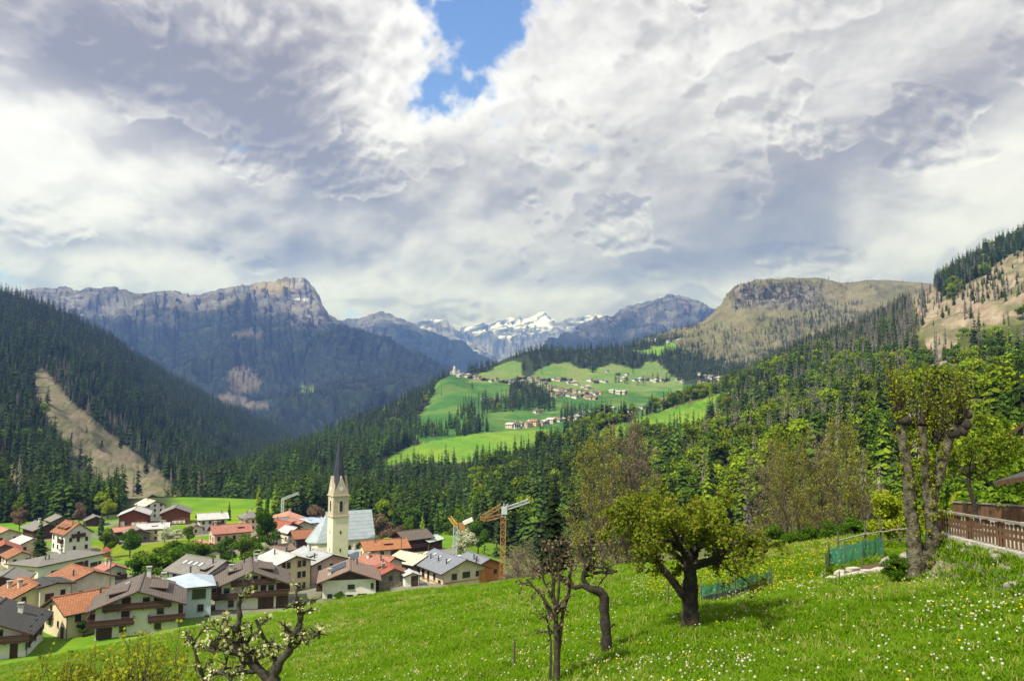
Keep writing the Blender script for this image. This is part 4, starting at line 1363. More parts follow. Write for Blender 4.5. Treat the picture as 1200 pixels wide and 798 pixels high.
ZN = ['on the steep left slope behind the village', 'in the wood across the gorge', 'on the wooded right slope']
LBL = {'spruce': ['slender dark green spruce', 'spruce trees'], 'broad': ['rounded light green broadleaf tree', 'broadleaf trees'], 'dead': ['bare grey dead spruce', 'dead spruces']}
STUFF = {}
for kind, lst in WOODS.items():
    A = np.concatenate(lst)
    fx, fy = proj(A[:, :3])
    infr = (fx > -5) & (fx < 1205) & (fy < 800)
    size = np.where(infr & ~unseen(A[:, :3], A[:, 3]), A[:, 3] / A[:, 1], 0)
    order = np.argsort(-size)
    near = order[:285]
    rest = order[285:]
    mm = {'spruce': spr_me, 'broad': brd_me, 'dead': ded_me}[kind]
    nm = {'spruce': 'spruce_tree', 'broad': 'broadleaf_tree', 'dead': 'dead_spruce'}[kind]
    for k_ in near:
        x, y, z, h, w, vv = A[k_]
        lar = kind == 'broad' and vv >= 8
        if lar: h = h * 1.25
        o = link('larch_tree' if lar else nm, mm[int(vv)], None, (x, y, z - 0.3), (0, 0, RS.rand() * 6.28), (h * w, h * w, h))
        zz = zone(A[k_, :3])
        tone = ' with fresh bright needles' if kind == 'spruce' and vv >= 4 else (' of a deeper green' if kind == 'broad' and vv >= 4 else '')
        if lar: set_props(o, 'pointed light green larch ' + ZN[zz], 'tree', 'larches ' + ZN[zz]); continue
        set_props(o, LBL[kind][0] + tone + ' ' + ZN[zz], 'tree', LBL[kind][1] + tone + ' ' + ZN[zz])
    STUFF[kind] = A[rest]


def rot_of(n, tilt=0.03):
    return np.column_stack([RS.normal(0, tilt, n), RS.normal(0, tilt, n), RS.rand(n) * 6.28])


A = STUFF['spruce']
protos = [with_m(q_, 0, 1) for q_ in SPR] + [with_m(q_, 2, 1) for q_ in SPR]
lo = A[:, 1] > 1250
var = A[:, 5].astype(int).copy(); protos += [with_m(q_, 0, 1) for q_ in SPR_LO]
var[lo] = 8 + RS.randint(0, 3, lo.sum())
for nm, sel, lb in (('left_spruce_forest', A[:, 0] < -0.42 * A[:, 1], 'dark green spruce forest covering the steep slope on the left'),
                    ('right_spruce_forest', A[:, 0] > 0.26 * A[:, 1], 'spruces mixed through the wooded slope on the right'),
                    ('gorge_spruce_forest', None, 'dense spruce wood across the gorge below the hillside village')):
    if sel is None: sel = (A[:, 0] >= -0.42 * A[:, 1]) & (A[:, 0] <= 0.26 * A[:, 1])
    B = A[sel]
    scatter(nm, protos, SPR_MATS, B[:, :3] - [0, 0, .3], rot_of(len(B)), np.column_stack([B[:, 3] * B[:, 4], B[:, 3] * B[:, 4], B[:, 3]]), var[sel], lb, 'forest')
A = STUFF['broad']
scatter('broadleaf_forest', [with_m(q_, 0, 1) for q_ in BRD] + [with_m(q_, 2, 1) for q_ in BRD] + [with_m(q_, 3, 1) for q_ in SPR], [M_BROAD, M_BARK, M_BROAD2, M_LARCH], A[:, :3] - [0, 0, .3], rot_of(len(A)),
        np.column_stack([A[:, 3] * A[:, 4], A[:, 3] * A[:, 4], A[:, 3]]), A[:, 5].astype(int), 'light green broadleaf woodland filling the slope on the right', 'woodland')
A = STUFF['dead']
scatter('dead_tree_forest', DEADS, [M_DEAD, M_BARK], A[:, :3] - [0, 0, .3], rot_of(len(A)), np.column_stack([A[:, 3] * A[:, 4], A[:, 3] * A[:, 4], A[:, 3]]), A[:, 5].astype(int),
        'stand of grey dead spruces scattered through the slopes', 'dead trees')

# ---- forest on the left massif and the front of the far ranges
p = Gm.scatter(60000, 6)
px, py = proj(p); n = fbm(p / 240.0, 5); n2 = fbm(p / 60.0 + 5, 4)
bare = np.zeros(len(p))
for cx, cy, rx, ry in ((285, 446, 22, 20), (270, 470, 22, 9), (300, 475, 20, 5), (300, 392, 34, 3), (361, 456, 10, 4)):
    bare = np.maximum(bare, 1 - ((px - cx) / rx) ** 2 - ((py - cy) / ry) ** 2 + 0.9 * n2 + .4 * n)
keep = (p[:, 2] + 210 * n < 600 + 60 * n2) & (bare < .25) & (px > -20) & (px < 560) & (py < 560)
p = p[keep]
h = RS.uniform(16, 30, len(p))
scatter('mountain_spruce_forest', [with_m(q_, 0, 1) for q_ in FARLO], [M_FARSPR, M_BARK], p, rot_of(len(p)), np.column_stack([h, h, h]), RS.randint(0, 2, len(p)),
        'dark conifer forest clothing the flanks of the distant left massif', 'forest')
# ------------------------------------------------------------------ the air between here and the mountains
hz = MB(); hz.box((0, 7400, 800), (44000, 17600, 3500))
m = bpy.data.materials.new('air'); m.use_nodes = True
t = NT(m.node_tree); t.n.remove(t.n['Principled BSDF'])
pv = t.new('ShaderNodeVolumePrincipled')
pv.inputs['Color'].default_value = (0.18, 0.34, 1.0, 1)
pv.inputs['Density'].default_value = 0.00010
pv.inputs['Absorption Color'].default_value = (0.5, 0.62, 1, 1)
pv.inputs['Anisotropy'].default_value = 0.15
t.l.new(pv.outputs[0], t.n['Material Output'].inputs['Volume'])
set_props(hz.obj('haze', m), 'thin bluish mountain haze filling the valley air', None, None, 'stuff')
# ================================================================== village
M_WHITE = mk('white_render', (0.72, 0.71, 0.68), (0.62, 0.61, 0.58), 0.8, 0.9, 0.15, grime=0.35)
M_CREAM = mk('cream_render', (0.66, 0.56, 0.38), (0.58, 0.49, 0.34), 0.7, 0.9, 0.15, grime=0.35)
M_PALE = mk('pale_cream_render', (0.64, 0.58, 0.47), (0.52, 0.47, 0.38), 0.7, 0.9, 0.15, grime=0.45)
M_BLUEW = mk('pale_blue_render', (0.52, 0.60, 0.66), (0.45, 0.53, 0.60), 0.7, 0.9, 0.15, grime=0.3)
M_PINKW = mk('pinkish_render', (0.58, 0.44, 0.34), (0.50, 0.39, 0.31), 0.7, 0.9, 0.15, grime=0.4)
M_YELW = mk('yellow_render', (0.66, 0.58, 0.34), (0.60, 0.53, 0.33), 0.6, 0.9, 0.15, grime=0.3)
M_STONE = mk('rubble_stone_wall', (0.30, 0.26, 0.21), (0.13, 0.115, 0.10), 3.2, 0.95, 0.9, bscale=5)
M_DRYST = mk('pale_stone', (0.50, 0.47, 0.42), (0.28, 0.26, 0.22), 2.2, 0.95, 0.9, bscale=4)
M_TIMB = mk_planks('dark_brown_timber', (0.060, 0.030, 0.021), (0.095, 0.048, 0.030), 0.16, 0)
M_TIMBH = mk_planks('dark_brown_rail_boards', (0.055, 0.029, 0.021), (0.085, 0.044, 0.030), 0.15, 1)
M_RED = mk_planks('red_brown_timber', (0.15, 0.045, 0.022), (0.21, 0.068, 0.032), 0.18, 0)
M_GREYW = mk_planks('weathered_grey_timber', (0.12, 0.10, 0.085), (0.17, 0.145, 0.12), 0.2, 0)
M_ORW = mk_planks('orange_timber', (0.46, 0.19, 0.045), (0.54, 0.24, 0.06), 0.2, 0)
M_FRAME = mk('brown_window_frame', (0.055, 0.034, 0.025), (0.04, 0.025, 0.02), 4, 0.6)
M_CONC = mk('concrete', (0.38, 0.36, 0.33), (0.30, 0.285, 0.26), 1.5, 0.95, 0.3, grime=0.3)
M_LEAD = mk('flue_metal', (0.10, 0.10, 0.105), (0.07, 0.07, 0.075), 3, 0.5, metal=0.5)
M_PV = mk('solar_panel', (0.035, 0.045, 0.075), (0.05, 0.055, 0.08), 2, 0.25, spec=0.5)
m, t, b = pmat('window_glass')
b.inputs['Base Color'].default_value = (0.022, 0.026, 0.030, 1); b.inputs['Roughness'].default_value = 0.12; b.inputs['Specular IOR Level'].default_value = 0.6
M_GLASS = m
m, t, b = pmat('roof_window_glass')
b.inputs['Base Color'].default_value = (0.42, 0.46, 0.52, 1); b.inputs['Roughness'].default_value = 0.08; b.inputs['Specular IOR Level'].default_value = 1.0
M_SKYG = m
RF_BROWN = mk_roof('brown_grey_tiles', (0.165, 0.135, 0.115), (0.125, 0.10, 0.087))
RF_DARK = mk_roof('dark_grey_tiles', (0.072, 0.070, 0.068), (0.05, 0.05, 0.05))
RF_GREY = mk_roof('grey_tiles', (0.25, 0.235, 0.22), (0.19, 0.18, 0.17))
RF_ORANGE = mk_roof('orange_clay_tiles', (0.44, 0.19, 0.09), (0.33, 0.135, 0.065))
RF_RUST = mk_roof('rusty_orange_tiles', (0.36, 0.155, 0.075), (0.25, 0.105, 0.06), moss=0.5)
RF_RED = mk_roof('red_tiles', (0.40, 0.115, 0.07), (0.29, 0.085, 0.055))
RF_PINK = mk_roof('faded_red_tiles', (0.44, 0.20, 0.155), (0.33, 0.14, 0.11), moss=0.35)
RF_SALMON = mk_roof('salmon_tiles', (0.54, 0.27, 0.19), (0.44, 0.21, 0.15), moss=0.3)
RF_TAN = mk_roof('pinkish_brown_tiles', (0.28, 0.195, 0.155), (0.215, 0.15, 0.12))
RF_BLUE = mk_roof('pale_blue_metal', (0.40, 0.47, 0.58), (0.33, 0.40, 0.52), False, 0.5, moss=0.15)
RF_SLATE = mk_roof('blue_grey_slates', (0.235, 0.25, 0.30), (0.185, 0.20, 0.245))
RF_METAL = mk_roof('pale_grey_sheet', (0.46, 0.46, 0.46), (0.38, 0.385, 0.39), False, 0.55, moss=0.2)
RF_METAL2 = mk_roof('grey_sheet', (0.37, 0.385, 0.395), (0.30, 0.315, 0.33), False, 0.55, moss=0.25)
RF_CREAM = mk_roof('pale_yellow_sheet', (0.55, 0.49, 0.36), (0.47, 0.42, 0.31), False, 0.7, moss=0.2)
RF_CHURCH = mk_roof('church_grey_blue_sheet', (0.33, 0.385, 0.44), (0.28, 0.33, 0.385), False, 0.55, moss=0.12)
RF_SPIRE = mk_roof('spire_sheet', (0.040, 0.048, 0.068), (0.028, 0.034, 0.05), False, 0.45, moss=0.1)
RF_MINT = mk_roof('pale_green_sheet', (0.42, 0.53, 0.47), (0.38, 0.48, 0.43), False, 0.55, moss=0.1)
RF_WPINK = mk_roof('pale_roof_with_rust', (0.60, 0.53, 0.47), (0.50, 0.36, 0.28), False, 0.7, moss=0.3)

_wc = {}


def win_mesh(w, h, kind):
    k = (round(w, 2), round(h, 2), kind)
    if k in _wc: return _wc[k]
    fr = MB(); fw = 0.09
    for x in (-w / 2 + fw / 2, w / 2 - fw / 2): fr.box((x, -0.05, h / 2), (fw, 0.10, h))
    for z in (fw / 2, h - fw / 2): fr.box((0, -0.05, z), (w - 2 * fw, 0.10, fw))
    if w > 0.8: fr.box((0, -0.046, h / 2), (0.07, 0.085, h - 2 * fw))
    fr.box((0, -0.09, -0.035), (w + 0.2, 0.18, 0.07), mi=1)
    if kind == 'small':
        fr.box((0, -0.015, h / 2), (w - 2 * fw, 0.03, h - 2 * fw), mi=2)
        fm = fr.mesh('window', [M_FRAME, M_CONC, M_GLASS]); pm = None
    else:
        fm = fr.mesh('window', [M_FRAME, M_CONC])
        pn = MB(); pn.box((0, -0.015, h / 2), (w - 2 * fw, 0.03, h - 2 * fw)); pm = pn.mesh('pane', [M_GLASS])
    _wc[k] = (fm, pm); return _wc[k]


def face_tf(face, W, L):
    """origin, direction along the wall (seen from outside to the right), outward normal, rotation"""
    return {'f': ((0, -L / 2), (1, 0), (0, -1), 0.0), 'r': ((W / 2, 0), (0, 1), (1, 0), math.pi / 2), 'l': ((-W / 2, 0), (0, -1), (-1, 0), -math.pi / 2), 'b': ((0, L / 2), (-1, 0), (0, 1), math.pi)}[face]


def on_face(face, W, L, u, z, out=0.0):
    o, d, n, rz = face_tf(face, W, L)
    return (o[0] + d[0] * u + n[0] * out, o[1] + d[1] * u + n[1] * out, z), rz


def grid(n, span, zs, w=0.9, h=1.15):
    us_ = [0.0] if n == 1 else [span * (i / (n - 1) - 0.5) for i in range(n)]
    return [(u, z, w, h) for z in zs for u in us_]


def house(key, label, roof, wall, pitch=22, ov=0.9, win={}, balc=(), clad=(), chim=(), flue=(), dorm=(), sky=(), doors=(), gable=None, hip=False, base=None, shut=None, extra_rows=True, cat='house', pv=None, name='house', annex=()):
    px, py, d, W, L, H, yaw, an = PLAN[key]
    loc = BASES[key]
    rt = empty(name, loc, R(yaw)); set_props(rt, label, cat, 'village houses')
    tp = math.tan(R(pitch)); rise = W / 2 * tp
    small = d > 205
    wm = MB()
    # walls: a closed body with gables
    x, y = W / 2, L / 2; z0 = -4.0
    if hip:
        wm.prism([(-x, -y), (x, -y), (x, y), (-x, y)], z0, H)
    else:
        v = [(-x, -y, z0), (x, -y, z0), (x, -y, H), (0, -y, H + rise), (-x, -y, H), (-x, y, z0), (x, y, z0), (x, y, H), (0, y, H + rise), (-x, y, H)]
        wm.add(v, [(0, 1, 2, 3, 4), (9, 8, 7, 6, 5), (1, 6, 7, 2), (5, 0, 4, 9), (2, 7, 8, 3), (4, 3, 8, 9), (0, 5, 6, 1)])
    wm.obj('wall', [wall], rt)
    # roof: two slabs (or hipped planes) with thickness
    rm = MB(); th = 0.26; up = 0.05
    if hip:
        ex = W / 2 + ov; ey = L / 2 + ov; zr = H + up - ov * tp; top = zr + ex * tp
        ry = max(ey - ex, 0.15)
        v = [(-ex, -ey, zr), (ex, -ey, zr), (ex, ey, zr), (-ex, ey, zr), (0, -ry, top), (0, ry, top)]
        v += [(a, b_, c - th) for a, b_, c in v[:4]]
        rm.add(v, [(0, 1, 4), (1, 2, 5, 4), (2, 3, 5), (3, 0, 4, 5)]); rm.add(v, [(0, 6, 7, 1), (1, 7, 8, 2), (2, 8, 9, 3), (3, 9, 6, 0), (6, 9, 8, 7)], 1)
    else:
        ex = W / 2 + ov; ey = L / 2 + ov * 1.15; zr = H + up - ov * tp; top = H + rise + up
        v = [(-ex, -ey, zr), (0, -ey, top), (ex, -ey, zr), (-ex, ey, zr), (0, ey, top), (ex, ey, zr)]
        v += [(a, b_, c - th) for a, b_, c in v]
        rm.add(v, [(0, 1, 4, 3), (1, 2, 5, 4)]); rm.add(v, [(0, 6, 7, 1), (1, 7, 8, 2), (3, 4, 10, 9), (4, 5, 11, 10), (0, 3, 9, 6), (2, 8, 11, 5), (6, 9, 10, 7), (7, 10, 11, 8)], 1)
        # ridge capping
        rm.box((0, 0, top + 0.03), (0.34, 2 * ey, 0.12), mi=0)
    roof_o = rm.obj('roof', [roof, M_TIMB], rt)
    # windows
    for face, lst in win.items():
        for u, z, w, h in lst:
            p_, rz = on_face(face, W, L, u, z)
            fm, pm = win_mesh(w, h, 'small' if small else 'big')
            wo = link('window', fm, rt, p_, (0, 0, rz))
            if pm: link('pane', pm, wo)
            if shut:
                for s_ in (-1, 1):
                    sm = MB(); sm.box((s_ * (w / 2 + 0.24), -0.03, h / 2), (0.44, 0.05, h))
                    sm.obj('shutter', [shut], wo)
    for face, u, w, h in doors:
        p_, rz = on_face(face, W, L, u, 0)
        dm = MB(); dm.box((0, -0.04, h / 2 - 0.2), (w, 0.08, h + .4)); dm.box((0, -0.07, h * .5), (w * .8, 0.06, h * .86), mi=1)
        dm.obj('door', [M_FRAME, M_TIMB], rt, loc=p_, rot=(0, 0, rz))
    # timber or other cladding, 4 cm proud: (face, u0, u1, z0, z1, material) ; gable boarding follows the roof
    for face, u0, u1, za, zb, mt in clad:
        p_, rz = on_face(face, W, L, (u0 + u1) / 2, (za + zb) / 2, 0.02)
        cm = MB(); cm.box((0, 0, 0), (u1 - u0, 0.05, zb - za)); cm.obj('cladding', [mt], rt, loc=p_, rot=(0, 0, rz))
    if gable and not hip:
        mt, zlow = gable
        for sy in (-1, 1):
            cm = MB(); yb = sy * (y + 0.035); ya = sy * (y - 0.01)
            hx = x - 0.02
            poly = [(-hx, zlow), (hx, zlow), (hx, H - 0.04), (0, H + rise - 0.06), (-hx, H - 0.04)]
            n = len(poly); vv = [(a, ya, c) for a, c in poly] + [(a, yb, c) for a, c in poly]
            fs = [tuple(range(n, 2 * n)) if sy < 0 else tuple(range(n, 2 * n))[::-1]] + [(i_, (i_ + 1) % n, n + (i_ + 1) % n, n + i_) for i_ in range(n)]
            cm.add(vv, fs); cm.obj('gable_boarding', [mt], rt)
    for face, u0, u1, z, dep in balc:
        p_, rz = on_face(face, W, L, (u0 + u1) / 2, z)
        bm = MB(); w = u1 - u0
        bm.box((0, -dep / 2 - 0.03, 0), (w, dep, 0.18))
        for xx in np.arange(-w / 2 + 0.4, w / 2, 1.8): bm.box((xx, -dep / 2 - .03, -0.17), (0.14, dep, 0.16))
        bo = bm.obj('balcony', [M_TIMB], rt, loc=p_, rot=(0, 0, rz))
        rl = MB()
        rl.box((0, -dep, 0.56), (w, 0.06, 0.78)); rl.box((0, -dep, 1.0), (w + .06, 0.14, 0.07))
        for s_ in (-1, 1):
            rl.box((s_ * (w / 2 - .03), -dep / 2, 0.56), (0.06, dep - .08, 0.78))
            rl.box((s_ * (w / 2 - .03), -dep / 2, 1.0), (0.12, dep - .16, 0.07))
        rl.obj('railing', [M_TIMBH], bo)
    def roof_z(xx): return H + rise + up - abs(xx) * tp if not hip else H + up + (W / 2 - abs(xx)) * tp
    for xx, yy, hh in chim:
        z = roof_z(xx)
        cm = MB(); cm.box((0, 0, hh / 2 - 0.5), (0.62, 0.62, hh + 1.0)); 
        co = cm.obj('chimney', [wall if wall not in (M_TIMB, M_RED, M_GREYW) else M_WHITE], rt, loc=(xx, yy, z))
        cp = MB(); cp.box((0, 0, hh + 0.06), (0.86, 0.86, 0.10)); [cp.box((a, b_, hh + .24), (.12, .12, .26)) for a in (-.28, .28) for b_ in (-.28, .28)]; cp.box((0, 0, hh + 0.42), (0.92, 0.92, 0.10))
        cp.obj('chimney_cap', [M_CONC], co)
    for xx, yy in flue:
        z = roof_z(xx)
        cm = MB(); cm.tube([(0, 0, -.3), (0, 0, .9)], .15, 8); cm.tube([(0, 0, .98), (0, 0, 1.06), (0, 0, 1.2)], [.26, .26, .05], 8)
        cm.tube([(0, 0, .88), (0, 0, 1.0)], .05, 6)
        cm.obj('flue', [M_LEAD], rt, loc=(xx, yy, z))
    for side, yy, wd, x0, x1 in dorm:
        # shed dormer on the slope: cheeks, front band and flat-pitched roof
        dm = MB(); s_ = side
        za = roof_z(x0); zb = roof_z(x1); tz = za - 0.05
        hd = tz - zb
        v = [(s_ * x1, yy - wd / 2, zb - .1), (s_ * x1, yy + wd / 2, zb - .1), (s_ * x1, yy + wd / 2, zb + hd * .62), (s_ * x1, yy - wd / 2, zb + hd * .62), (s_ * x0, yy - wd / 2, za - .1), (s_ * x0, yy + wd / 2, za - .1)]
        dm.add(v, [(0, 1, 2, 3), (3, 2, 5, 4), (0, 3, 4), (1, 5, 2)])
        do = dm.obj('dormer', [M_TIMB], rt)
        rr = MB(); e = .35
        zt = zb + hd * .66
        sl_ = (za - zt) / (x1 - x0)
        v = [(s_ * (x1 + e), yy - wd / 2 - e, zt - sl_ * e), (s_ * (x1 + e), yy + wd / 2 + e, zt - sl_ * e), (s_ * x0, yy + wd / 2 + e, za + .06), (s_ * x0, yy - wd / 2 - e, za + .06)]
        v2 = [(a, b_, c + .14) for a, b_, c in v]
        rr.add(v + v2, [(4, 5, 6, 7), (3, 2, 1, 0), (0, 1, 5, 4), (1, 2, 6, 5), (2, 3, 7, 6), (3, 0, 4, 7)])
        rr.obj('dormer_roof', [roof], do)
        dw = MB(); n_ = max(1, int(wd / 1.4))
        for q in range(n_): dw.box((s_ * (x1 + .02), yy + wd * ((q + .5) / n_ - .5), zb + hd * .3), (.06, wd / n_ * .7, hd * .42))
        dw.obj('dormer_window', [M_GLASS], do)
    for side, xx, yy, w, l in sky:
        s_ = side; z = roof_z(xx)
        sm = MB(); sm.box((0, 0, 0.02), (l + .16, w + .16, 0.12)); so = sm.obj('roof_window', [M_LEAD], rt, loc=(s_ * xx, yy, z + .02), rot=(0, s_ * R(pitch), 0))
        gm = MB(); gm.box((0, 0, 0.09), (l, w, 0.03)); gm.obj('pane', [M_SKYG], so)
    if pv:
        s_, xx, yy, l, w = pv
        z = roof_z(xx)
        sm = MB()
        nx_, ny_ = 2, max(2, int(w / 1.05))
        for a in range(nx_):
            for b_ in range(ny_):
                sm.box(((a + .5) * l / nx_ - l / 2, (b_ + .5) * w / ny_ - w / 2, .12), (l / nx_ - .06, w / ny_ - .05, .05))
        sm.obj('solar_panels', [M_PV], rt, loc=(s_ * xx, yy, z + .04), rot=(0, s_ * R(pitch), 0))
    # gutters along the eaves
    if not hip and d < 205:
        gm = MB()
        for s_ in (-1, 1):
            gm.tube([(s_ * (ex + .05), -ey, zr - .1), (s_ * (ex + .05), ey, zr - .1)], .08, 6)
        gm.obj('gutter', [M_LEAD], rt)
        dp = MB()
        dp.tube([(W / 2 + .09, -y + .1, -1), (W / 2 + .09, -y + .1, H - .2), (ex, -y + .1, zr - .12)], .05, 5)
        dp.obj('downpipe', [M_LEAD], rt)
    return rt


S1 = lambda n, sp, zs, w=.85, h=1.1: grid(n, sp, zs, w, h)
house('h01', 'dark timber chalet with white panels and black-grey roof at the left edge behind the meadow', RF_DARK, M_WHITE, 22, 1.0,
      {'f': [(-2.5, .8, 1.0, 1.2), (2.2, 3.1, .9, 1.2), (-1.5, 3.1, .9, 1.2)], 'r': S1(3, 7, (1.0, 3.0))},
      balc=[('f', -6.2, 6.2, 2.6, 1.2)], clad=[('f', 3.6, 4.6, -1, 2.5, M_TIMB), ('f', .2, 1.4, -1, 2.5, M_TIMB), ('f', 5.0, 6.2, 2.8, 3.9, M_TIMB), ('f', .6, 1.7, 2.8, 4.6, M_TIMB), ('f', -6.2, -4, -1, 2.5, M_TIMB), ('r', -5.9, 5.9, 1.2, 3.8, M_TIMB)], chim=[(3.2, 1.5, 1.0)])
house('h02', 'cream house with clean orange tile roof beside the big white and brown chalet', RF_ORANGE, M_CREAM, 26, .55,
      {'f': [(-1.5, 1.6, .8, 1.1), (1.3, 1.8, .5, .9), (-1.3, 4.0, .6, .8)], 'r': [(-2.5, 2.7, .9, 1.2), (2, 2.7, .9, 1.2)]}, flue=[(1.4, 2.2)], balc=[('f', -3.2, -.6, 2.9, .9)], doors=[('f', 2.8, .9, 2.0)])
house('h03', 'cream gabled house with orange-red roof and a pink-barred window at the left', RF_RUST, M_CREAM, 24, .6,
      {'f': [(.2, 1.4, 1.5, 1.2), (-2.1, 4.0, .7, .9), (2.2, 4.0, .9, 1.5), (2.6, .8, .7, 1.0)], 'l': S1(3, 6, (1.4, 3.3))}, chim=[(-1.8, -1.0, .9), (-2.6, 2, .7)], shut=None)
house('h04', 'house with a weathered rust-streaked orange roof behind the clean orange one', RF_RUST, M_PALE, 20, .6, {'f': S1(2, 4, (1.2,)), 'l': S1(3, 6, (1.4,))}, flue=[(-2.6, -2.5), (1, 2)])
house('h06', 'large white chalet with brown gable, long timber balconies and brown-grey roof above the meadow', RF_BROWN, M_WHITE, 20, 1.15,
      {'f': [(-2.0, .45, 1.0, 1.2), (3.0, .35, 1.0, 1.2), (-1.7, 2.75, 1.0, 1.3), (3.3, 2.75, 1.0, 1.25), (1.2, 4.6, 1.0, .9), (-4.4, 4.1, .7, .6)], 'r': S1(3, 8, (.5, 2.9)), 'l': S1(3, 8, (.5, 2.9))},
      balc=[('f', -6.9, -.4, 1.75, 1.25), ('f', 1.6, 7.0, 1.75, 1.25), ('l', -6.4, 6.4, 1.75, 1.25), ('f', -4.9, 4.9, 3.95, 1.0)],
      clad=[('f', -2.3, -1.0, 4.1, 5.75, M_TIMB), ('f', 2.3, 3.6, 4.1, 5.6, M_TIMB), ('f', -2.3, -1.1, 1.8, 3.9, M_TIMB), ('f', 6.0, 6.65, 1.9, 4.5, M_TIMB)],
      chim=[(.9, 5.2, 1.3), (3.3, 4.0, 1.2)], dorm=[(-1, -1.2, 5.0, 1.7, 4.3), (1, .3, 6.0, 1.4, 3.9)], sky=[(-1, 2.2, 3.4, 1.2, .8)], doors=[('f', -4.6, 2.2, 1.6)])
house('h07', 'pale blue house with light blue metal hipped roof between the two big chalets', RF_BLUE, M_BLUEW, 20, .75,
      {'f': [(1.3, 3.2, 2.2, 1.6), (1.6, 1.0, 1.0, 1.2), (-1.8, 3.4, .9, 1.1), (2.7, -.6, .8, .8)], 'r': [(-1, 3.2, 1.6, 1.3), (-1.2, 1.2, .8, 1.2)], 'l': S1(2, 4, (1.2, 3.4))}, hip=True, balc=[('r', -3.4, 1.5, 2.9, 1.0)], flue=[(0, 1.0)])
house('h08', 'white house with grey roof carrying a row of skylights behind the pale blue house', RF_GREY, M_WHITE, 24, .9,
      {'l': [(-3.5, 2.6, 1.2, 1.3), (-.8, 2.6, 1.2, 1.3), (2.2, 2.6, 1.2, 1.3)], 'f': S1(3, 5, (.9, 3.0)), 'r': S1(3, 6, (3,))}, sky=[(-1, 2.2, -3.2 + 1.7 * i, .72, 1.1) for i in range(5)], flue=[(-1.3, -4)], dorm=[(-1, -4.2, 1.6, 1.9, 3.8)])
house('h09', 'second large brown timber chalet with white panels and brown-grey roof below the cream block', RF_BROWN, M_WHITE, 22, 1.1,
      {'f': [(.6, 3.4, 1.0, 1.3), (3.5, 3.0, 1.0, 1.2), (-3.5, .8, 1, 1.2), (-4.3, 3.2, 1.0, 1.0), (.6, 5.2, .9, .9)], 'l': S1(3, 8, (.6, 2.9)), 'r': S1(3, 8, (.6, 2.9))},
      balc=[('f', -6.6, 6.6, 2.45, 1.2), ('f', -3.6, 4.2, 4.6, 1.0), ('l', -6.4, 6.4, 2.45, 1.2)],
      clad=[('f', -6.5, -5.2, 2.6, 4.5, M_TIMB), ('f', -1.6, -.3, 2.6, 5.6, M_TIMB), ('f', 1.6, 2.6, 2.6, 6.0, M_TIMB), ('f', 4.4, 6.6, -.5, 4.5, M_TIMB), ('f', 1.2, 4.0, -.5, 2.3, M_TIMB), ('l', -6.3, 6.3, 2.5, 4.4, M_TIMB)],
      chim=[(-3.6, -.5, 1.2), (1.0, 4.5, 1.0)], dorm=[(-1, .8, 4.6, 1.7, 4.1), (1, 1.0, 6.4, 1.3, 3.9)], flue=[(-1.2, 4.0)])
house('h10', 'cream three-storey house with light grey roof and paired windows left of the church', RF_METAL, M_YELW, 18, .8,
      {'f': [(u, z, .8, 1.25) for z in (.6, 3.0, 5.3) for u in (-2.4, -1.3, 1.2, 2.3)], 'l': [(u, 5.0, .8, 1.2) for u in (-3.4, -2.2)]}, clad=[('l', -1.4, 4.5, 3.6, 5.6, M_RED), ('l', -1.4, 4.5, 5.75, 6.4, M_RED)], balc=[('l', -1.4, 4.6, 3.4, 1.1)], flue=[(0.4, 0), (-1.6, 1.5)])
house('h11', 'long building with wide dull grey sheet roof right below the church', RF_METAL2, M_PINKW, 18, .8, {'f': S1(3, 6, (1.0, 3.0)), 'l': S1(4, 9, (1, 3.0))}, dorm=[(-1, -1.5, 1.8, 1.5, 3.2)], flue=[(-1.0, 2.0), (-3, -4)])
house('h12', 'white chalet with pinkish-brown roof and solar panels in front of the church', RF_TAN, M_WHITE, 20, 1.1,
      {'f': [(.4, 1.6, 1.4, 1.0), (-3.8, -.3, 1.0, 1.2), (.1, -.3, 1.4, .9), (2.6, -.3, 1.9, 1.0), (4.6, 1.6, .6, 1.1)], 'r': S1(3, 6, (1.6,)), 'l': S1(3, 6, (.8,))}, gable=(M_TIMB, 3.55), balc=[('l', -4.6, 4.6, 1.5, 1.2)], clad=[('l', -4.9, 4.9, 1.6, 3.6, M_TIMB)], chim=[(-4.0, -2.6, .8)], pv=(-1, 2.3, 1.2, 3.4, 5.4), flue=[(1.6, 3)])
house('h14', 'rubble stone house with bright red tile roof below the church', RF_RED, M_STONE, 24, .6, {'f': [(-.6, 2.3, .8, 1.1), (1.8, 1.9, .7, 1.3), (1.6, 0, .9, 1.2)], 'l': S1(3, 5.5, (1.4,)), 'r': S1(2, 4, (1.4,))}, chim=[(-1.6, -1, .8)], flue=[(-1.0, 2.0)], dorm=[(-1, 1.6, 1.4, .9, 2.1)])
house('h15', 'house with a faded dark pink roof beside the red-roofed stone house', RF_PINK, M_PALE, 22, .6, {'l': S1(3, 5, (1.4,)), 'f': S1(2, 3.5, (1.3,))}, chim=[(-1.4, 2, .7)], flue=[(-1.8, -2)])
house('h16', 'stone barn with pale yellowish roof below the church', RF_CREAM, M_STONE, 20, .6, {'f': [(-1.5, 1.1, .7, 1.1), (1.2, 1.1, .7, 1.4)], 'l': S1(2, 5, (1.6,))}, doors=[('f', 2.6, 1.2, 2.1)])
house('h17', 'cream house with wide bright orange roof to the right of the church', RF_ORANGE, M_CREAM, 22, .8, {'r': S1(4, 8.5, (1.7,), 1.0, 1.3), 'f': S1(2, 4, (1.4,))}, dorm=[(1, 0.5, 1.8, 1.1, 2.6)], flue=[(1.0, -2.6)], clad=[('r', 1.8, 5.4, 1.4, 3.6, M_TIMB)])
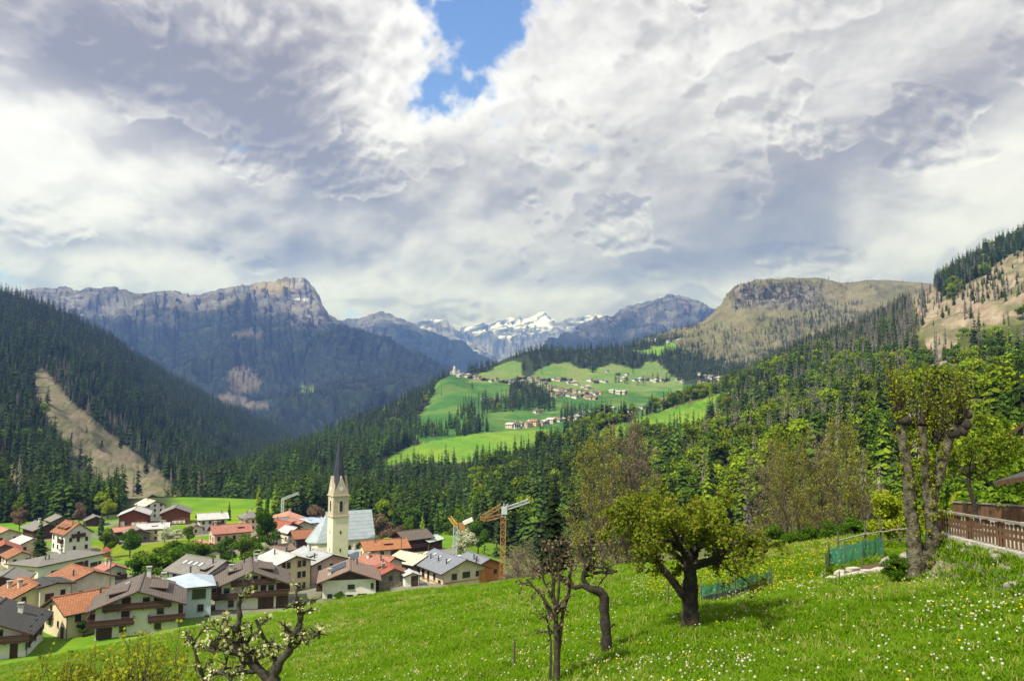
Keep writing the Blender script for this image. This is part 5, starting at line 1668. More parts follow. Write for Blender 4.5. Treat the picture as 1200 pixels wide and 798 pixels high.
house('h18', 'dark timber barn with brown roof at the upper right edge of the village', RF_BROWN, M_TIMB, 24, .9, {'r': S1(3, 6, (1.5,)), 'f': S1(2, 4, (1.5,))}, balc=[('r', -4, 4, 1.2, 1.0)])
house('h19', 'small dark hut with pale green sheet roof at the wood edge', RF_MINT, M_TIMB, 20, .6, {'f': S1(1, 0, (1.2,)), 'r': S1(2, 4, (1.2,))})
house('h20', 'tiny white shed with light grey roof beside the stone house', RF_METAL, M_WHITE, 20, .4, {}, doors=[('f', .5, 1.5, 2.0)], cat='shed', name='shed')
house('h21', 'pale stone house with blue-grey slate roof and three flues on the meadow edge', RF_SLATE, M_PALE, 22, 1.0,
      {'f': [(-2.6, 2.2, 1.3, 1.3), (.5, 2.3, 1.9, 1.3), (-.4, -.6, 1.1, 1.3), (3.4, 2.3, .8, 1.2)], 'l': [(-5, 1.8, .9, 1.3), (-2.6, 1.2, 1.2, 2.0), (0, 1.0, .9, 2.2), (3, 1.8, .9, 1.3), (5.5, .4, 1.2, 1.8)]},
      clad=[('f', 3.9, 5.4, -1, 3.6, M_ORW), ('f', -5.4, 5.4, 1.5, 1.75, M_ORW), ('l', -6.8, 6.8, 1.2, 1.45, M_ORW)], flue=[(-3.2, -4.4), (-3.2, -.5), (-3.2, 3.4)], sky=[(-1, 2.0, -3.4, .8, 1.1), (-1, 2.0, 1.2, .8, 1.1), (-1, 1.6, 4.4, .8, 1.1)])
house('h22', 'blue-grey roofed house with bright orange timber end wall behind the slate-roofed house', RF_SLATE, M_ORW, 22, .9, {'f': S1(2, 4, (1.8,)), 'l': S1(3, 6, (1.8,))}, flue=[(-2, -2.5), (-1.8, -.8), (-2.6, -3.2)])
house('h23', 'long low white bungalow with a wide low grey roof on the left lawn', RF_GREY, M_WHITE, 9, .9,
      {'f': [(-2.6, 1.2, 1.8, 1.0), (-3.6, -.9, 1.0, .8)], 'r': [(-3.9, 1.1, 4.0, 1.1), (6.8, 1.1, 2.2, 1.0), (8.6, 1.1, .8, 1.0)]}, clad=[('r', .2, 5.0, -.2, 3.0, M_TIMB), ('f', 1.2, 3.8, -.4, 2.9, M_ORW)], hip=True, chim=[(-.5, 1.2, .8)], flue=[(-2.4, -6), (2.2, -5.4), (2.2, -4.4)])
house('h24', 'tall white house with red-brown roof, small dormers and dark balconies behind the bungalow', RF_RUST, M_WHITE, 36, .6, {'f': [(0, 4.9, .8, 1.2), (-2.2, 3.2, .8, 1.2), (0, 3.0, .8, 1.3), (2.4, 3.0, .8, 1.2), (2.4, .6, .8, 1.2), (-1, .6, .8, 1.2)], 'l': [(u, z, .9, 1.2) for z in (.8, 3.4) for u in (-3.6, -.2, 3)]},
      balc=[('f', -2.0, 1.8, 4.5, .9), ('l', 1.6, 4.2, 3.0, .9)], dorm=[(-1, -2.4, 1.5, 1.4, 2.9), (-1, .4, 1.5, 1.4, 2.9), (-1, 3.0, 1.5, 1.4, 2.9)], flue=[(-1, -3)])
house('h25', 'dark timber house with grey roof behind the dark spruce on the left', RF_GREY, M_TIMB, 22, .8, {'l': S1(3, 6, (1.2,)), 'f': S1(2, 4, (1.2,))}, chim=[(0, 2, .7)])
house('h26', 'cream house with a pale concrete-grey roof left of the dark spruce', RF_METAL, M_CREAM, 22, .6, {'f': S1(2, 4, (1.1,)), 'l': S1(3, 6, (1.1,))})
house('h27', 'house with salmon tile roof at the far left edge', RF_SALMON, M_PALE, 22, .8, {'f': S1(2, 4, (1.4,)), 'l': S1(2, 5, (1.4,))})
house('h28', 'grey timber barn with red roof at the far left edge', RF_RED, M_GREYW, 26, .7, {'f': S1(2, 4, (.9,))}, doors=[('f', 0, 2.2, 2.2)], cat='barn', name='barn')
house('h29', 'little white house with pink-red roof beside the round green bushes', RF_PINK, M_WHITE, 24, .9, {'f': [(-1, 1.5, .8, 1.1), (1, 1.5, .8, 1.1)], 'l': S1(2, 3, (1.5,))}, balc=[('f', -2.6, 2.6, 1.2, 1.0)], chim=[(-.5, -1, .8), (-.8, 1, .6)])
house('h30', 'red-brown timber chalet with white lower windows, left one of the twin pair', RF_METAL, M_RED, 22, .9, {'f': S1(6, 8.6, (.5,), .7, 1.0), 'l': S1(4, 8, (.6, 2.6), .8, 1.0)}, clad=[('f', -2.8, 5.1, -.3, 2.0, M_WHITE)] if False else [('f', -4.6, -3.2, .1, 1.9, M_WHITE), ('f', -.8, 5.0, .1, 1.35, M_WHITE)], flue=[(0, 3)])
house('h31', 'red-brown timber chalet with white lower windows, right one of the twin pair', RF_GREY, M_RED, 22, .9, {'f': S1(6, 8.2, (.6,), .7, 1.0), 'l': S1(4, 8, (.6, 2.6), .8, 1.0)}, clad=[('f', -4.9, -3.3, .2, 1.9, M_WHITE), ('f', -1.2, 3.8, .2, 1.4, M_WHITE), ('f', -5, 5, -3, -.4, M_STONE)], chim=[(-1.5, 3, .7)])
house('h32', 'white house with pale rust-stained roof between the twin red-brown chalets', RF_WPINK, M_WHITE, 26, .6, {'f': S1(3, 5, (1.0, 3.2, 5.2), .8, 1.0), 'l': S1(4, 8, (3.4,), .8, 1.0)}, flue=[(-1, 0)])
house('h33', 'cream house with pale metal roof below the twin red-brown chalets', RF_METAL, M_YELW, 20, .7, {'r': S1(4, 7.4, (.6, 2.7), .8, 1.1), 'f': S1(2, 4, (.8, 2.8))}, dorm=[(1, .5, 1.4, 1.2, 2.4)], flue=[(1, 3)])
house('h34', 'grey timber barn with brown roof below the twin red-brown chalets', RF_TAN, M_GREYW, 24, .8, {'f': S1(2, 4, (1.0,))}, doors=[('f', 0, 2.0, 2.2)], cat='barn', name='barn')
house('h35', 'white house with light grey roof at the edge of the yellow-green field', RF_METAL, M_WHITE, 22, .9, {'r': S1(4, 7, (.8, 3.0), .9, 1.1), 'f': S1(2, 4, (1, 3.1))}, gable=(M_TIMB, 3.4), balc=[('r', 0, 4, 2.5, 1.0)], flue=[(.8, 3.4)], clad=[('r', -4.4, 4.4, 4.3, 4.9, M_RED)])
house('h36', 'large pinkish house with mottled red-pink roof beside the tall green tree', RF_PINK, M_PINKW, 24, .6, {'r': [(u, z, .9, 1.3) for z in (.8, 3.2) for u in (-4.2, -2, .4, 3.2)], 'f': S1(2, 4, (.8, 3.0)), 'l': S1(3, 7, (3,))}, chim=[(0, -4.5, .8), (0, 4.6, .8)], dorm=[(1, 2.6, 1.4, 1.1, 2.5)])
house('h37', 'cream house with brown-grey hipped roof on the field edge', RF_GREY, M_CREAM, 26, .7, {'f': S1(3, 5, (.8, 3.2), .8, 1.1), 'l': S1(3, 5, (.8, 3.2), .8, 1.1)}, hip=True, chim=[(0, 0, .9)], flue=[(-1.8, -1), (1.6, -2)])
house('h38', 'low outbuilding with a salmon roof beside the large pinkish house', RF_SALMON, M_PALE, 22, .6, {'f': S1(2, 3, (1.0,), .7, .8)}, flue=[(-1, 0)])
house('h39', 'house with broad salmon-orange hipped roof behind the church square', RF_SALMON, M_CREAM, 24, .7, {'f': S1(3, 6, (1.4,)), 'l': S1(3, 7, (1.4,))}, hip=True, chim=[(1.4, 2, .8)])
house('h40', 'house with plain grey roof in the roof cluster left of the church', RF_GREY, M_PALE, 20, .7, {'r': S1(3, 6, (1.5,)), 'f': S1(2, 4, (1.5,))}, flue=[(1.5, 0)])
house('h41', 'stone gabled house with red roof in the cluster left of the church', RF_RED, M_STONE, 26, .8, {'f': S1(2, 3.5, (.8, 2.8)), 'l': S1(2, 5, (2,))}, balc=[('f', -3.2, 3.2, 2.4, 1.0)])
house('h42', 'house with faded pink-red roof in the middle of the cluster left of the church', RF_PINK, M_PALE, 24, .7, {'f': S1(2, 3.5, (1.5,)), 'l': S1(2, 5, (1.5,))}, dorm=[(-1, 0, 1.4, 1.0, 2.3)])
house('h43', 'house with pale blue sheet roof in the cluster left of the church', RF_BLUE, M_WHITE, 18, .7, {'r': S1(3, 6, (1.5,)), 'f': S1(2, 4, (1.5,))}, sky=[(1, 1.6, 0, 1.2, 1.2)])
house('h44', 'house with rusty red roof right beside the church apse', RF_RUST, M_GREYW, 24, .8, {'r': S1(3, 7, (1.5,)), 'f': S1(2, 4, (1.5,))}, clad=[('r', -4.6, 4.6, 1.0, 3.6, M_TIMB)])
house('h45', 'pale stucco house with light grey roof below the red-roofed cluster', RF_METAL, M_PALE, 26, .5, {'f': S1(2, 3, (1.4,)), 'l': S1(2, 4, (1.4,))})
house('h46', 'brown timber shed with grey roof at the left edge below the bungalow', RF_GREY, M_ORW, 20, .7, {'f': [(0, .6, .8, .8)]}, gable=(M_TIMB, 1.5), doors=[('f', -2, 1.6, 2.0)], cat='shed', name='shed')
house('h47', 'small garage with flat dark roof between the orange-roofed houses', RF_DARK, M_PALE, 8, .6, {'f': [(1.2, 1.4, .8, .9)]}, doors=[('f', -1, 1.4, 2.0)], cat='garage', name='garage')

house('h48', 'small low outbuilding with brown roof right of the cream house below the twin chalets', RF_TAN, M_PALE, 22, .5, {'f': S1(1, 0, (.8,))}, cat='shed', name='shed')
house('h49', 'small house with faded pink roof right of the tall green tree', RF_PINK, M_PALE, 24, .6, {'f': S1(2, 3, (1.4,)), 'l': S1(2, 4, (1.4,))}, chim=[(.8, 1, .7)])
house('h50', 'small brown-roofed house in the lane behind the cream three-storey house', RF_TAN, M_PALE, 24, .6, {'r': S1(2, 3.5, (1.2,)), 'f': S1(2, 3, (1.2,))})
house('h51', 'grey-roofed timber house behind the tall white house on the left', RF_GREY, M_GREYW, 24, .7, {'f': S1(2, 3, (1.2,)), 'l': S1(2, 4, (1.2,))})
house('h52', 'low grey-roofed barn left of the twin red-brown chalets', RF_GREY, M_TIMB, 22, .7, {'f': S1(2, 3, (1.0,))}, cat='barn', name='barn')
house('h53', 'small house with salmon roof in front of the left twin chalet', RF_SALMON, M_TIMB, 22, .6, {'r': S1(2, 3, (1.0,))})
house('h54', 'cream house with rust-coloured roof above the long white bungalow', RF_RUST, M_PALE, 24, .6, {'f': S1(2, 3, (1.2,)), 'l': S1(2, 4, (1.2,))})


# ---------------------------------------------------------------- church
CB = BASES['church']
ch = empty('church', CB, R(25)); set_props(ch, 'cream village church with steep grey-blue roof and tall pointed bell tower', 'church')
W, L, H = 9.0, 14.0, 9.0      # nave runs along local X here
M_CHW = mk('church_plaster', (0.76, 0.70, 0.575), (0.68, 0.62, 0.51), 0.5, 0.9, 0.1, grime=0.25)
M_CHST = mk('tower_stone', (0.52, 0.45, 0.34), (0.42, 0.37, 0.29), 1.2, 0.9, 0.3, grime=0.4)
wm = MB()
x0, x1, y = -4.5, 9.2, W / 2
rise = 7.2
v = [(x0, -y, -4), (x1, -y, -4), (x1, y, -4), (x0, y, -4), (x0, -y, H), (x1, -y, H), (x1, y, H), (x0, y, H), (x1, 0, H + rise), (x0, 0, H + rise)]
wm.add(v, [(0, 1, 5, 4), (1, 2, 6, 8, 5), (2, 3, 7, 6), (3, 0, 4, 9, 7), (4, 5, 8, 9), (6, 7, 9, 8), (3, 2, 1, 0)])
wm.obj('nave_wall', [M_CHW], ch)
ap = MB()
pa = [(-4.45, -y + .3), (-4.45, y - .3), (-7.6, y - .9), (-9.6, 1.6), (-9.6, -1.6), (-7.6, -y + .9)]
ap.prism(pa[::-1], -4, H - .9); ap.obj('apse_wall', [M_CHW], ch)
rf = MB(); e = .5; tp = rise / y
v = [(x0 - .1, -y - e, H - e * tp + .1), (x1 + .5, -y - e, H - e * tp + .1), (x1 + .5, 0, H + rise + .12), (x0 - .1, 0, H + rise + .12), (x0 - .1, y + e, H - e * tp + .1), (x1 + .5, y + e, H - e * tp + .1)]
v += [(a, b_, c - .25) for a, b_, c in v]
rf.add(v, [(0, 1, 2, 3), (3, 2, 5, 4), (0, 6, 7, 1), (1, 7, 8, 2), (2, 8, 11, 5), (4, 5, 11, 10), (0, 3, 9, 6), (3, 4, 10, 9), (6, 9, 8, 7), (9, 10, 11, 8)])
rf.obj('nave_roof', [RF_CHURCH], ch)
ar = MB(); tip = (x0 + .4, 0, H + rise - .3); zb = H - 1.2
pr = [(x0 + .3, -y - .1), (-7.8, -y + .5), (-10.2, -1.9), (-10.2, 1.9), (-7.8, y - .5), (x0 + .3, y + .1)]
vv = [tip] + [(a, b_, zb) for a, b_ in pr] + [(a, b_, zb - .25) for a, b_ in pr]
ar.add(vv, [(0, i_ + 2, i_ + 1) for i_ in range(5)] + [(i_ + 1, i_ + 2, i_ + 8, i_ + 7) for i_ in range(5)] + [(7, 8, 9, 10, 11, 12)])
ar.obj('apse_roof', [RF_CHURCH], ch)


def arch(mb, cx, w, h, z, y_, t, n=8, mi=0, axis='x'):
    poly = [(-w / 2, 0), (w / 2, 0), (w / 2, h - w / 2)] + [(w / 2 * math.cos(a), h - w / 2 + w * .62 * math.sin(a)) for a in np.linspace(0, math.pi, n)[1:-1]] + [(-w / 2, h - w / 2)]
    k = len(poly)
    vs = [(cx + a, y_ - t, z + b_) for a, b_ in poly] + [(cx + a, y_ + t, z + b_) for a, b_ in poly]
    mb.add(vs, [tuple(range(k)), tuple(range(k, 2 * k))[::-1]] + [(i_, k + i_, k + (i_ + 1) % k, (i_ + 1) % k) for i_ in range(k)], mi)


for cx in (1.9, 4.5, 7.4):
    aw = MB(); arch(aw, cx, 1.25, 4.0, 2.6, -y, .05); fo = aw.obj('window', [M_CHST], ch)
    ag = MB(); arch(ag, cx, .85, 3.6, 2.8, -y - .03, .05); ag.obj('pane', [M_GLASS], fo)
for cx in (.6, 3.2, 6.0, 8.8):
    bm = MB(); bm.box((cx, -y - .2, 1.5), (.55, .36, 11.0)); bm.obj('buttress', [M_CHW], ch)
sa = MB(); sa.box((3.6, -y - 2.6, -.4), (4.2, 4.6, 7.2)); sa.obj('sacristy_wall', [M_CHW], ch)
sr = MB(); sr.add([(1.2, -y - 5.3, 3.0), (6.0, -y - 5.3, 3.0), (6.0, -y - .02, 5.2), (1.2, -y - .02, 5.2), (1.2, -y - 5.3, 2.75), (6.0, -y - 5.3, 2.75), (6.0, -y - .02, 4.95), (1.2, -y - .02, 4.95)], [(0, 1, 2, 3), (4, 7, 6, 5), (0, 4, 5, 1), (1, 5, 6, 2), (2, 6, 7, 3), (3, 7, 4, 0)])
sr.obj('sacristy_roof', [RF_CHURCH], ch)
# tower: two faces towards the camera
tl = at(395.2, 657, 229)
TWR = Matrix.Rotation(-R(25), 4, 'Z')
loc = TWR @ (Vector(tl) - Vector(CB))
TS = 4.7
tw = MB(); tw.box((0, 0, 4.4), (TS, TS, 17.0)); to = tw.obj('tower', [M_CHW], ch, loc=loc, rot=(0, 0, R(45 - 13 - 25)))
c1 = MB(); c1.box((0, 0, 13.0), (TS + .5, TS + .5, .4)); c1.box((0, 0, 18.95), (TS + .45, TS + .45, .3)); c1.obj('cornice', [M_CHST], to)
bf = MB(); bf.box((0, 0, 16.0), (TS - .1, TS - .1, 5.6)); bf.obj('belfry', [M_CHST], to)
for k in range(4):
    ro = R(90 * k)
    aw = MB(); arch(aw, 0, 1.35, 3.5, 14.2, -TS / 2 + .06, .06); q = aw.obj('belfry_opening', [M_CHW], to, rot=(0, 0, ro))
    ag = MB()
    arch(ag, -.0, 1.0, 3.1, 14.35, -TS / 2 + .02, .06); ag.obj('louvre', [M_GLASS], q)
    gm = MB(); g2 = TS / 2 + .02
    vs = [(-g2, -g2, 19.1), (g2, -g2, 19.1), (0, -g2, 24.6), (-g2 * .55, -g2 * .3, 19.1), (g2 * .55, -g2 * .3, 19.1), (0, -g2 * .25, 24.6)]
    gm.add(vs, [(0, 1, 2), (1, 4, 5, 2), (3, 0, 2, 5), (4, 3, 5)]); gm.obj('gable', [M_CHST], to, rot=(0, 0, ro))
    rd = MB(); rd.tube([(0, -g2 - .06, 20.9), (0, -g2 + .05, 20.9)], .62, 14); rd.obj('clock_face', [M_WHITE], to, rot=(0, 0, ro))
    s0 = MB()
    sl_ = MB(); sl_.box((0, -TS / 2 - .02, 8.5), (.4, .08, .9)); sl_.box((0, -TS / 2 - .02, 3.4), (.4, .08, .9)); sl_.obj('slit_window', [M_GLASS], to, rot=(0, 0, ro))
sp_ = MB()
hw = TS / 2 - .15
oct_ = [(hw * 1.02 * math.cos(a) / math.cos(math.pi / 8) * .98, hw * 1.02 * math.sin(a) / math.cos(math.pi / 8) * .98) for a in np.arange(8) * math.pi / 4 + math.pi / 8]
vs = [(a, b_, 19.1) for a, b_ in oct_] + [(a * .60, b_ * .60, 25.8) for a, b_ in oct_] + [(a * .06, b_ * .06, 36.0) for a, b_ in oct_]
sp_.add(vs, [(i_, (i_ + 1) % 8, 8 + (i_ + 1) % 8, 8 + i_) for i_ in range(8)] + [(8 + i_, 8 + (i_ + 1) % 8, 16 + (i_ + 1) % 8, 16 + i_) for i_ in range(8)])
so = sp_.obj('spire', [RF_SPIRE], to)
cr = MB(); cr.tube([(0, 0, 35.9), (0, 0, 37.9)], .06, 6); cr.box((0, 0, 37.2), (.9, .08, .1)); cr.tube([(0, 0, 36.2), (0, 0, 36.4), (0, 0, 36.6)], [.05, .22, .05], 8)
cr.obj('cross', [M_LEAD], so)

# ---------------------------------------------------------------- tower cranes
M_CRO = mk('crane_orange_paint', (0.36, 0.20, 0.08), (0.26, 0.14, 0.065), 1.2, 0.5)
M_CRY = mk('crane_yellow_paint', (0.62, 0.40, 0.08), (0.55, 0.34, 0.07), 1.2, 0.5)
M_CRG = mk('crane_grey_paint', (0.46, 0.50, 0.54), (0.38, 0.42, 0.46), 1.2, 0.5)


def lattice(mb, a, b, w, step, mi=0, th=.09):
    a = Vector(a); b = Vector(b); d = b - a; L = d.length
    q = d.to_track_quat('X', 'Z').to_matrix()
    cs_ = [(-w / 2, -w / 2), (w / 2, -w / 2), (w / 2, w / 2), (-w / 2, w / 2)]
    P_ = lambda t, c: a + q @ Vector((t, c[0], c[1]))
    for c in cs_: mb.bar(P_(0, c), P_(L, c), th, th, mi)
    n = max(1, int(L / step))
    for k in range(n):
        t0, t1 = L * k / n, L * (k + 1) / n
        for i_ in range(4):
            c, c2 = cs_[i_], cs_[(i_ + 1) % 4]
            mb.bar(P_(t0, c), P_(t1, c2) if k % 2 else P_(t1, c2), th * .7, th * .7, mi)
            mb.bar(P_(t0, c), P_(t0, c2), th * .6, th * .6, mi)


def gz(p): return float(ground(np.array([p[0]]), np.array([p[1]]))[0])


# folded orange crane right of the slate-roofed house
cb_ = at(588, 668, 150); cb_[2] = min(cb_[2], gz(cb_))
cr1 = empty('tower_crane', cb_); set_props(cr1, 'orange tower crane with folded jib standing among the bare shrubs', 'crane')
toW = lambda px, py, d=150: Vector(at(px, py, d)) - Vector(cb_)
mb = MB(); lattice(mb, (0, 0, 0), toW(590, 605), .9, 1.2, 0, .13); mb.obj('mast', [M_CRO], cr1)
mb = MB(); lattice(mb, toW(591, 603), toW(566, 609), .65, 1.2, 0, .11); lattice(mb, toW(566, 609), toW(566, 605), .9, 1, 0, .2); mb.obj('lower_jib', [M_CRO], cr1)
mb = MB(); lattice(mb, toW(566, 605), toW(588, 592), .65, 1.2, 0, .11); mb.obj('folded_jib', [M_CRO], cr1)
mb = MB(); lattice(mb, toW(590, 605), toW(592.5, 590), .7, 1.2, 0, .12); mb.box(toW(591, 598), (1.1, 1.1, 1.4)); mb.obj('tower_head', [M_CRG], cr1)
mb = MB(); lattice(mb, toW(592, 596), toW(620, 586.5), .6, 1.1, 0, .10); mb.obj('jib', [M_CRG], cr1)
mb = MB(); mb.bar(toW(592.5, 590), toW(620, 586.5), .05); mb.bar(toW(566, 604), toW(527, 605.5), .05); mb.obj('cable', [M_LEAD], cr1)
# grey and yellow crane behind the slate-roofed house
cb2 = at(532.5, 655, 205); cb2[2] = min(cb2[2], gz(cb2))
cr2 = empty('tower_crane', cb2); set_props(cr2, 'pale grey crane with yellow boom rising behind the slate-roofed house', 'crane')
t2 = lambda px, py, d=205: Vector(at(px, py, d)) - Vector(cb2)
mb = MB(); lattice(mb, (0, 0, 0), t2(534, 616), 1.0, 1.3, 0, .16); mb.obj('mast', [M_CRG], cr2)
mb = MB(); lattice(mb, t2(535, 616), t2(527, 605.5), .8, 1.2, 0, .16); mb.obj('boom', [M_CRY], cr2)
mb = MB(); lattice(mb, t2(534, 615), t2(543, 614), .7, 1.2, 0, .14); mb.box(t2(541.5, 617.5), (1.6, 1.4, 1.6)); mb.obj('counter_jib', [M_CRO], cr2)
mb = MB(); mb.bar(t2(543, 613), t2(554, 608), 1.0, 1.0); mb.obj('jib_casing', [M_WHITE], cr2)
# far crane left of the church
cb3 = at(331, 612, 330)
cr3 = empty('tower_crane', cb3); set_props(cr3, 'slim pale crane with slanting jib behind the roofs left of the church', 'crane')
t3 = lambda px, py, d=330: Vector(at(px, py, d)) - Vector(cb3)
mb = MB(); lattice(mb, (0, 0, -6), t3(331.5, 584), .9, 1.5, 0, .2); mb.obj('mast', [M_CRG], cr3)
mb = MB(); lattice(mb, t3(331.5, 584.5), t3(350, 577.5), .8, 1.5, 0, .2); mb.obj('jib', [M_CRG], cr3)

# ---------------------------------------------------------------- cars, lamp, shed things in the lanes
M_CARS = [mk('car_paint_white', (.75, .75, .74), (.7, .7, .7), 2, .3, spec=.5), mk('car_paint_dark', (.03, .035, .045), (.02, .025, .03), 2, .3, spec=.5), mk('car_paint_blue', (.18, .27, .40), (.15, .22, .35), 2, .3, spec=.5)]
M_TYRE = mk('tyre_rubber', (.02, .02, .02), (.03, .03, .03), 6, .9)


def car(px, py, d, yaw, mi, label):
    p_ = at(px, py, d); p_[2] = gz(p_) + .02
    c = empty('parked_car', p_, R(yaw)); set_props(c, label, 'car', 'cars parked in the village')
    prof = [(-2.1, .35), (2.1, .35), (2.12, .75), (1.95, .88), (1.1, .98), (.45, 1.42), (-1.2, 1.45), (-1.95, 1.0), (-2.12, .9)]
    mb = MB(); n = len(prof)
    vs = [(a, -.82, z) for a, z in prof] + [(a, .82, z) for a, z in prof]
    for i_ in (5, 6): vs[i_] = (vs[i_][0], -.66, vs[i_][2]); vs[n + i_] = (vs[n + i_][0], .66, vs[n + i_][2])
    mb.add(vs, [tuple(range(n)), tuple(range(n, 2 * n))[::-1]] + [(i_, n + i_, n + (i_ + 1) % n, (i_ + 1) % n) for i_ in range(n)])
    mb.obj('body', [M_CARS[mi]], c)
    g_ = MB()
    for s_ in (-1, 1):
        g_.add([(1.0, s_ * .80, 1.02), (.42, s_ * .69, 1.38), (-1.15, s_ * .69, 1.40), (-1.75, s_ * .81, 1.04)], [(0, 1, 2, 3)])
    g_.add([(1.13, -.72, 1.0), (1.13, .72, 1.0), (.5, .62, 1.42), (.5, -.62, 1.42)], [(0, 1, 2, 3)]); g_.obj('windows', [M_GLASS], c)
    for a in (-1.3, 1.3):
        for s_ in (-.78, .78):
            w_ = MB(); w_.tube([(a, s_ - .1, .33), (a, s_ + .1, .33)], .33, 12); w_.obj('wheel', [M_TYRE], c)


car(136, 638, 265, 20, 1, 'dark car parked in front of the grey barn below the twin chalets')
car(505, 648, 232, 30, 0, 'white car parked beside the pale green roofed hut')
car(543, 647, 215, 15, 0, 'white van-like car parked behind the slate-roofed house')
car(328, 650, 222, -20, 0, 'white car parked in the lane behind the cream three-storey house')
car(95, 655, 222, 40, 2, 'blue car parked beside the tall white house behind the bungalow')
car(412, 668, 196, 60, 1, 'dark car parked below the church tower')
car(470, 664, 205, 35, 2, 'blue car parked in front of the wide orange-roofed house')
car(185, 700, 158, 20, 0, 'white car parked between the big white chalet and the green bushes')
for px_, py_, d_, lb_ in ((271, 690, 172, 'brown timber utility pole behind the second brown chalet'), (336, 668, 190, 'brown timber utility pole behind the cream three-storey house'), (128, 700, 152, 'brown timber utility pole behind the big white chalet'), (470, 670, 195, 'brown timber utility pole beside the pale yellow barn roof')):
    q_ = at(px_, py_, d_); q_[2] = gz(q_)
    u_ = empty('utility_pole', q_, R(30)); set_props(u_, lb_, 'utility pole', 'utility poles in the village')
    mb = MB(); mb.tube([(0, 0, -.5), (0, 0, 8.2)], [.13, .09], 7); mb.obj('pole', [M_GREYW], u_)
    mb = MB(); mb.box((0, 0, 7.7), (1.5, .1, .12)); [mb.tube([(a_, 0, 7.76), (a_, 0, 7.95)], .05, 6) for a_ in (-.65, 0, .65)]; mb.obj('crossarm', [M_LEAD], u_)
lp = at(297, 668, 185); lp[2] = gz(lp)
l_ = empty('street_lamp', lp); set_props(l_, 'grey street lamp post beside the green bushes in the village', 'street lamp')
mb = MB(); mb.tube([(0, 0, -.5), (0, 0, 5.6), (.2, 0, 6.0), (1.0, 0, 6.2)], [.09, .07, .05, .05], 8); mb.obj('pole', [M_CRG], l_)
mb = MB(); mb.box((1.2, 0, 6.18), (.7, .3, .14)); mb.obj('lamp_head', [M_CRG], l_)

# wooden play structure on the lawn
pp = at(124, 656, 222); pp[2] = gz(pp)
pl = empty('play_tower', pp, R(30)); set_props(pl, 'reddish timber play tower with slide on the village lawn', 'play tower')
M_PLAY = mk_planks('reddish_play_timber', (.36, .15, .07), (.44, .2, .1), .2, 0)
mb = MB(); [mb.box((a, b_, 1.3), (.18, .18, 3.2)) for a in (-1, 1) for b_ in (-1, 1)]; mb.box((0, 0, 1.4), (2.2, 2.2, .14)); mb.box((0, -1.02, 1.9), (2.0, .08, .8)); mb.obj('frame', [M_PLAY], pl)
mb = MB(); mb.add([(-1.4, -1.4, 2.9), (1.4, -1.4, 2.9), (1.4, 1.4, 2.9), (-1.4, 1.4, 2.9), (0, 0, 4.1)], [(0, 1, 4), (1, 2, 4), (2, 3, 4), (3, 0, 4), (3, 2, 1, 0)]); mb.obj('roof', [RF_RED], pl)
mb = MB(); mb.bar((1.1, 0, 1.45), (3.8, 0, .15), .6, .1); mb.obj('slide', [M_CRO], pl)

# ---------------------------------------------------------------- upper village on the hill across the gorge
def mini_house(wallm, roofm, seed, W=9, L=11, H=5.5, pitch=26):
    rs = np.random.RandomState(seed); mb = MB(); x, y = W / 2, L / 2; rise = x * math.tan(R(pitch))
    v = [(-x, -y, -4), (x, -y, -4), (x, -y, H), (0, -y, H + rise), (-x, -y, H), (-x, y, -4), (x, y, -4), (x, y, H), (0, y, H + rise), (-x, y, H)]
    mb.add(v, [(0, 1, 2, 3, 4), (9, 8, 7, 6, 5), (1, 6, 7, 2), (5, 0, 4, 9)])
    e = .9; zr = H - e * math.tan(R(pitch)) + .1; tz = H + rise + .1
    v = [(-x - e, -y - e, zr), (0, -y - e, tz), (x + e, -y - e, zr), (-x - e, y + e, zr), (0, y + e, tz), (x + e, y + e, zr)]
    v += [(a, b_, c - .3) for a, b_, c in v]
    mb.add(v, [(0, 1, 4, 3), (1, 2, 5, 4), (0, 6, 7, 1), (1, 7, 8, 2), (3, 4, 10, 9), (4, 5, 11, 10), (0, 3, 9, 6), (2, 8, 11, 5), (6, 9, 10, 7), (7, 10, 11, 8)], 1)
    for z in ((.8, 3.4) if H > 4.5 else (1.0,)):
        for q in (-.32, 0, .32):
            mb.box((q * W, -y, z + .7), (1.2, .12, 1.4), mi=2)
            mb.box((-x, q * L, z + .7), (.12, 1.2, 1.4), mi=2); mb.box((x, q * L, z + .7), (.12, 1.2, 1.4), mi=2)
    if rs.rand() < .6: mb.box((0, -y - .5, 2.8), (W * .9, 1.0, .9), mi=3)
    mb.box((.8, 1.5, H + rise * .9 + .5), (.8, .8, 1.6), mi=0)
    return mb.mesh('hill_house', [wallm, roofm, M_GLASS, M_TIMB])


MH = {'white house with grey roof': mini_house(M_WHITE, RF_GREY, 1), 'white house with brown roof': mini_house(M_WHITE, RF_BROWN, 2), 'dark timber house': mini_house(M_TIMB, RF_BROWN, 3, 8, 10, 4.5),
      'cream house with orange roof': mini_house(M_CREAM, RF_ORANGE, 4), 'pale house with pale sheet roof': mini_house(M_PALE, RF_METAL, 5, 10, 12), 'pinkish house with red-brown roof': mini_house(M_PINKW, RF_TAN, 6)}
MK = list(MH)
from mathutils.bvhtree import BVHTree


def loft_bvh(lf):
    nv_, nc_ = lf.nv, lf.nc
    i = np.arange(nv_ - 1)[:, None] * nc_; j = np.arange(nc_ - 1)[None]
    f = np.stack([i + j, i + j + 1, i + nc_ + j + 1, i + nc_ + j], -1).reshape(-1, 4)
    return BVHTree.FromPolygons(lf.P.reshape(-1, 3).tolist(), f.tolist())


BV_B, BV_C = loft_bvh(BH), loft_bvh(CS)


def hit(bv, px, py):
    d = Vector(at(px, py, 1.0)).normalized()
    r = bv.ray_cast(Vector((0, 0, 0)), d)
    return r[0]


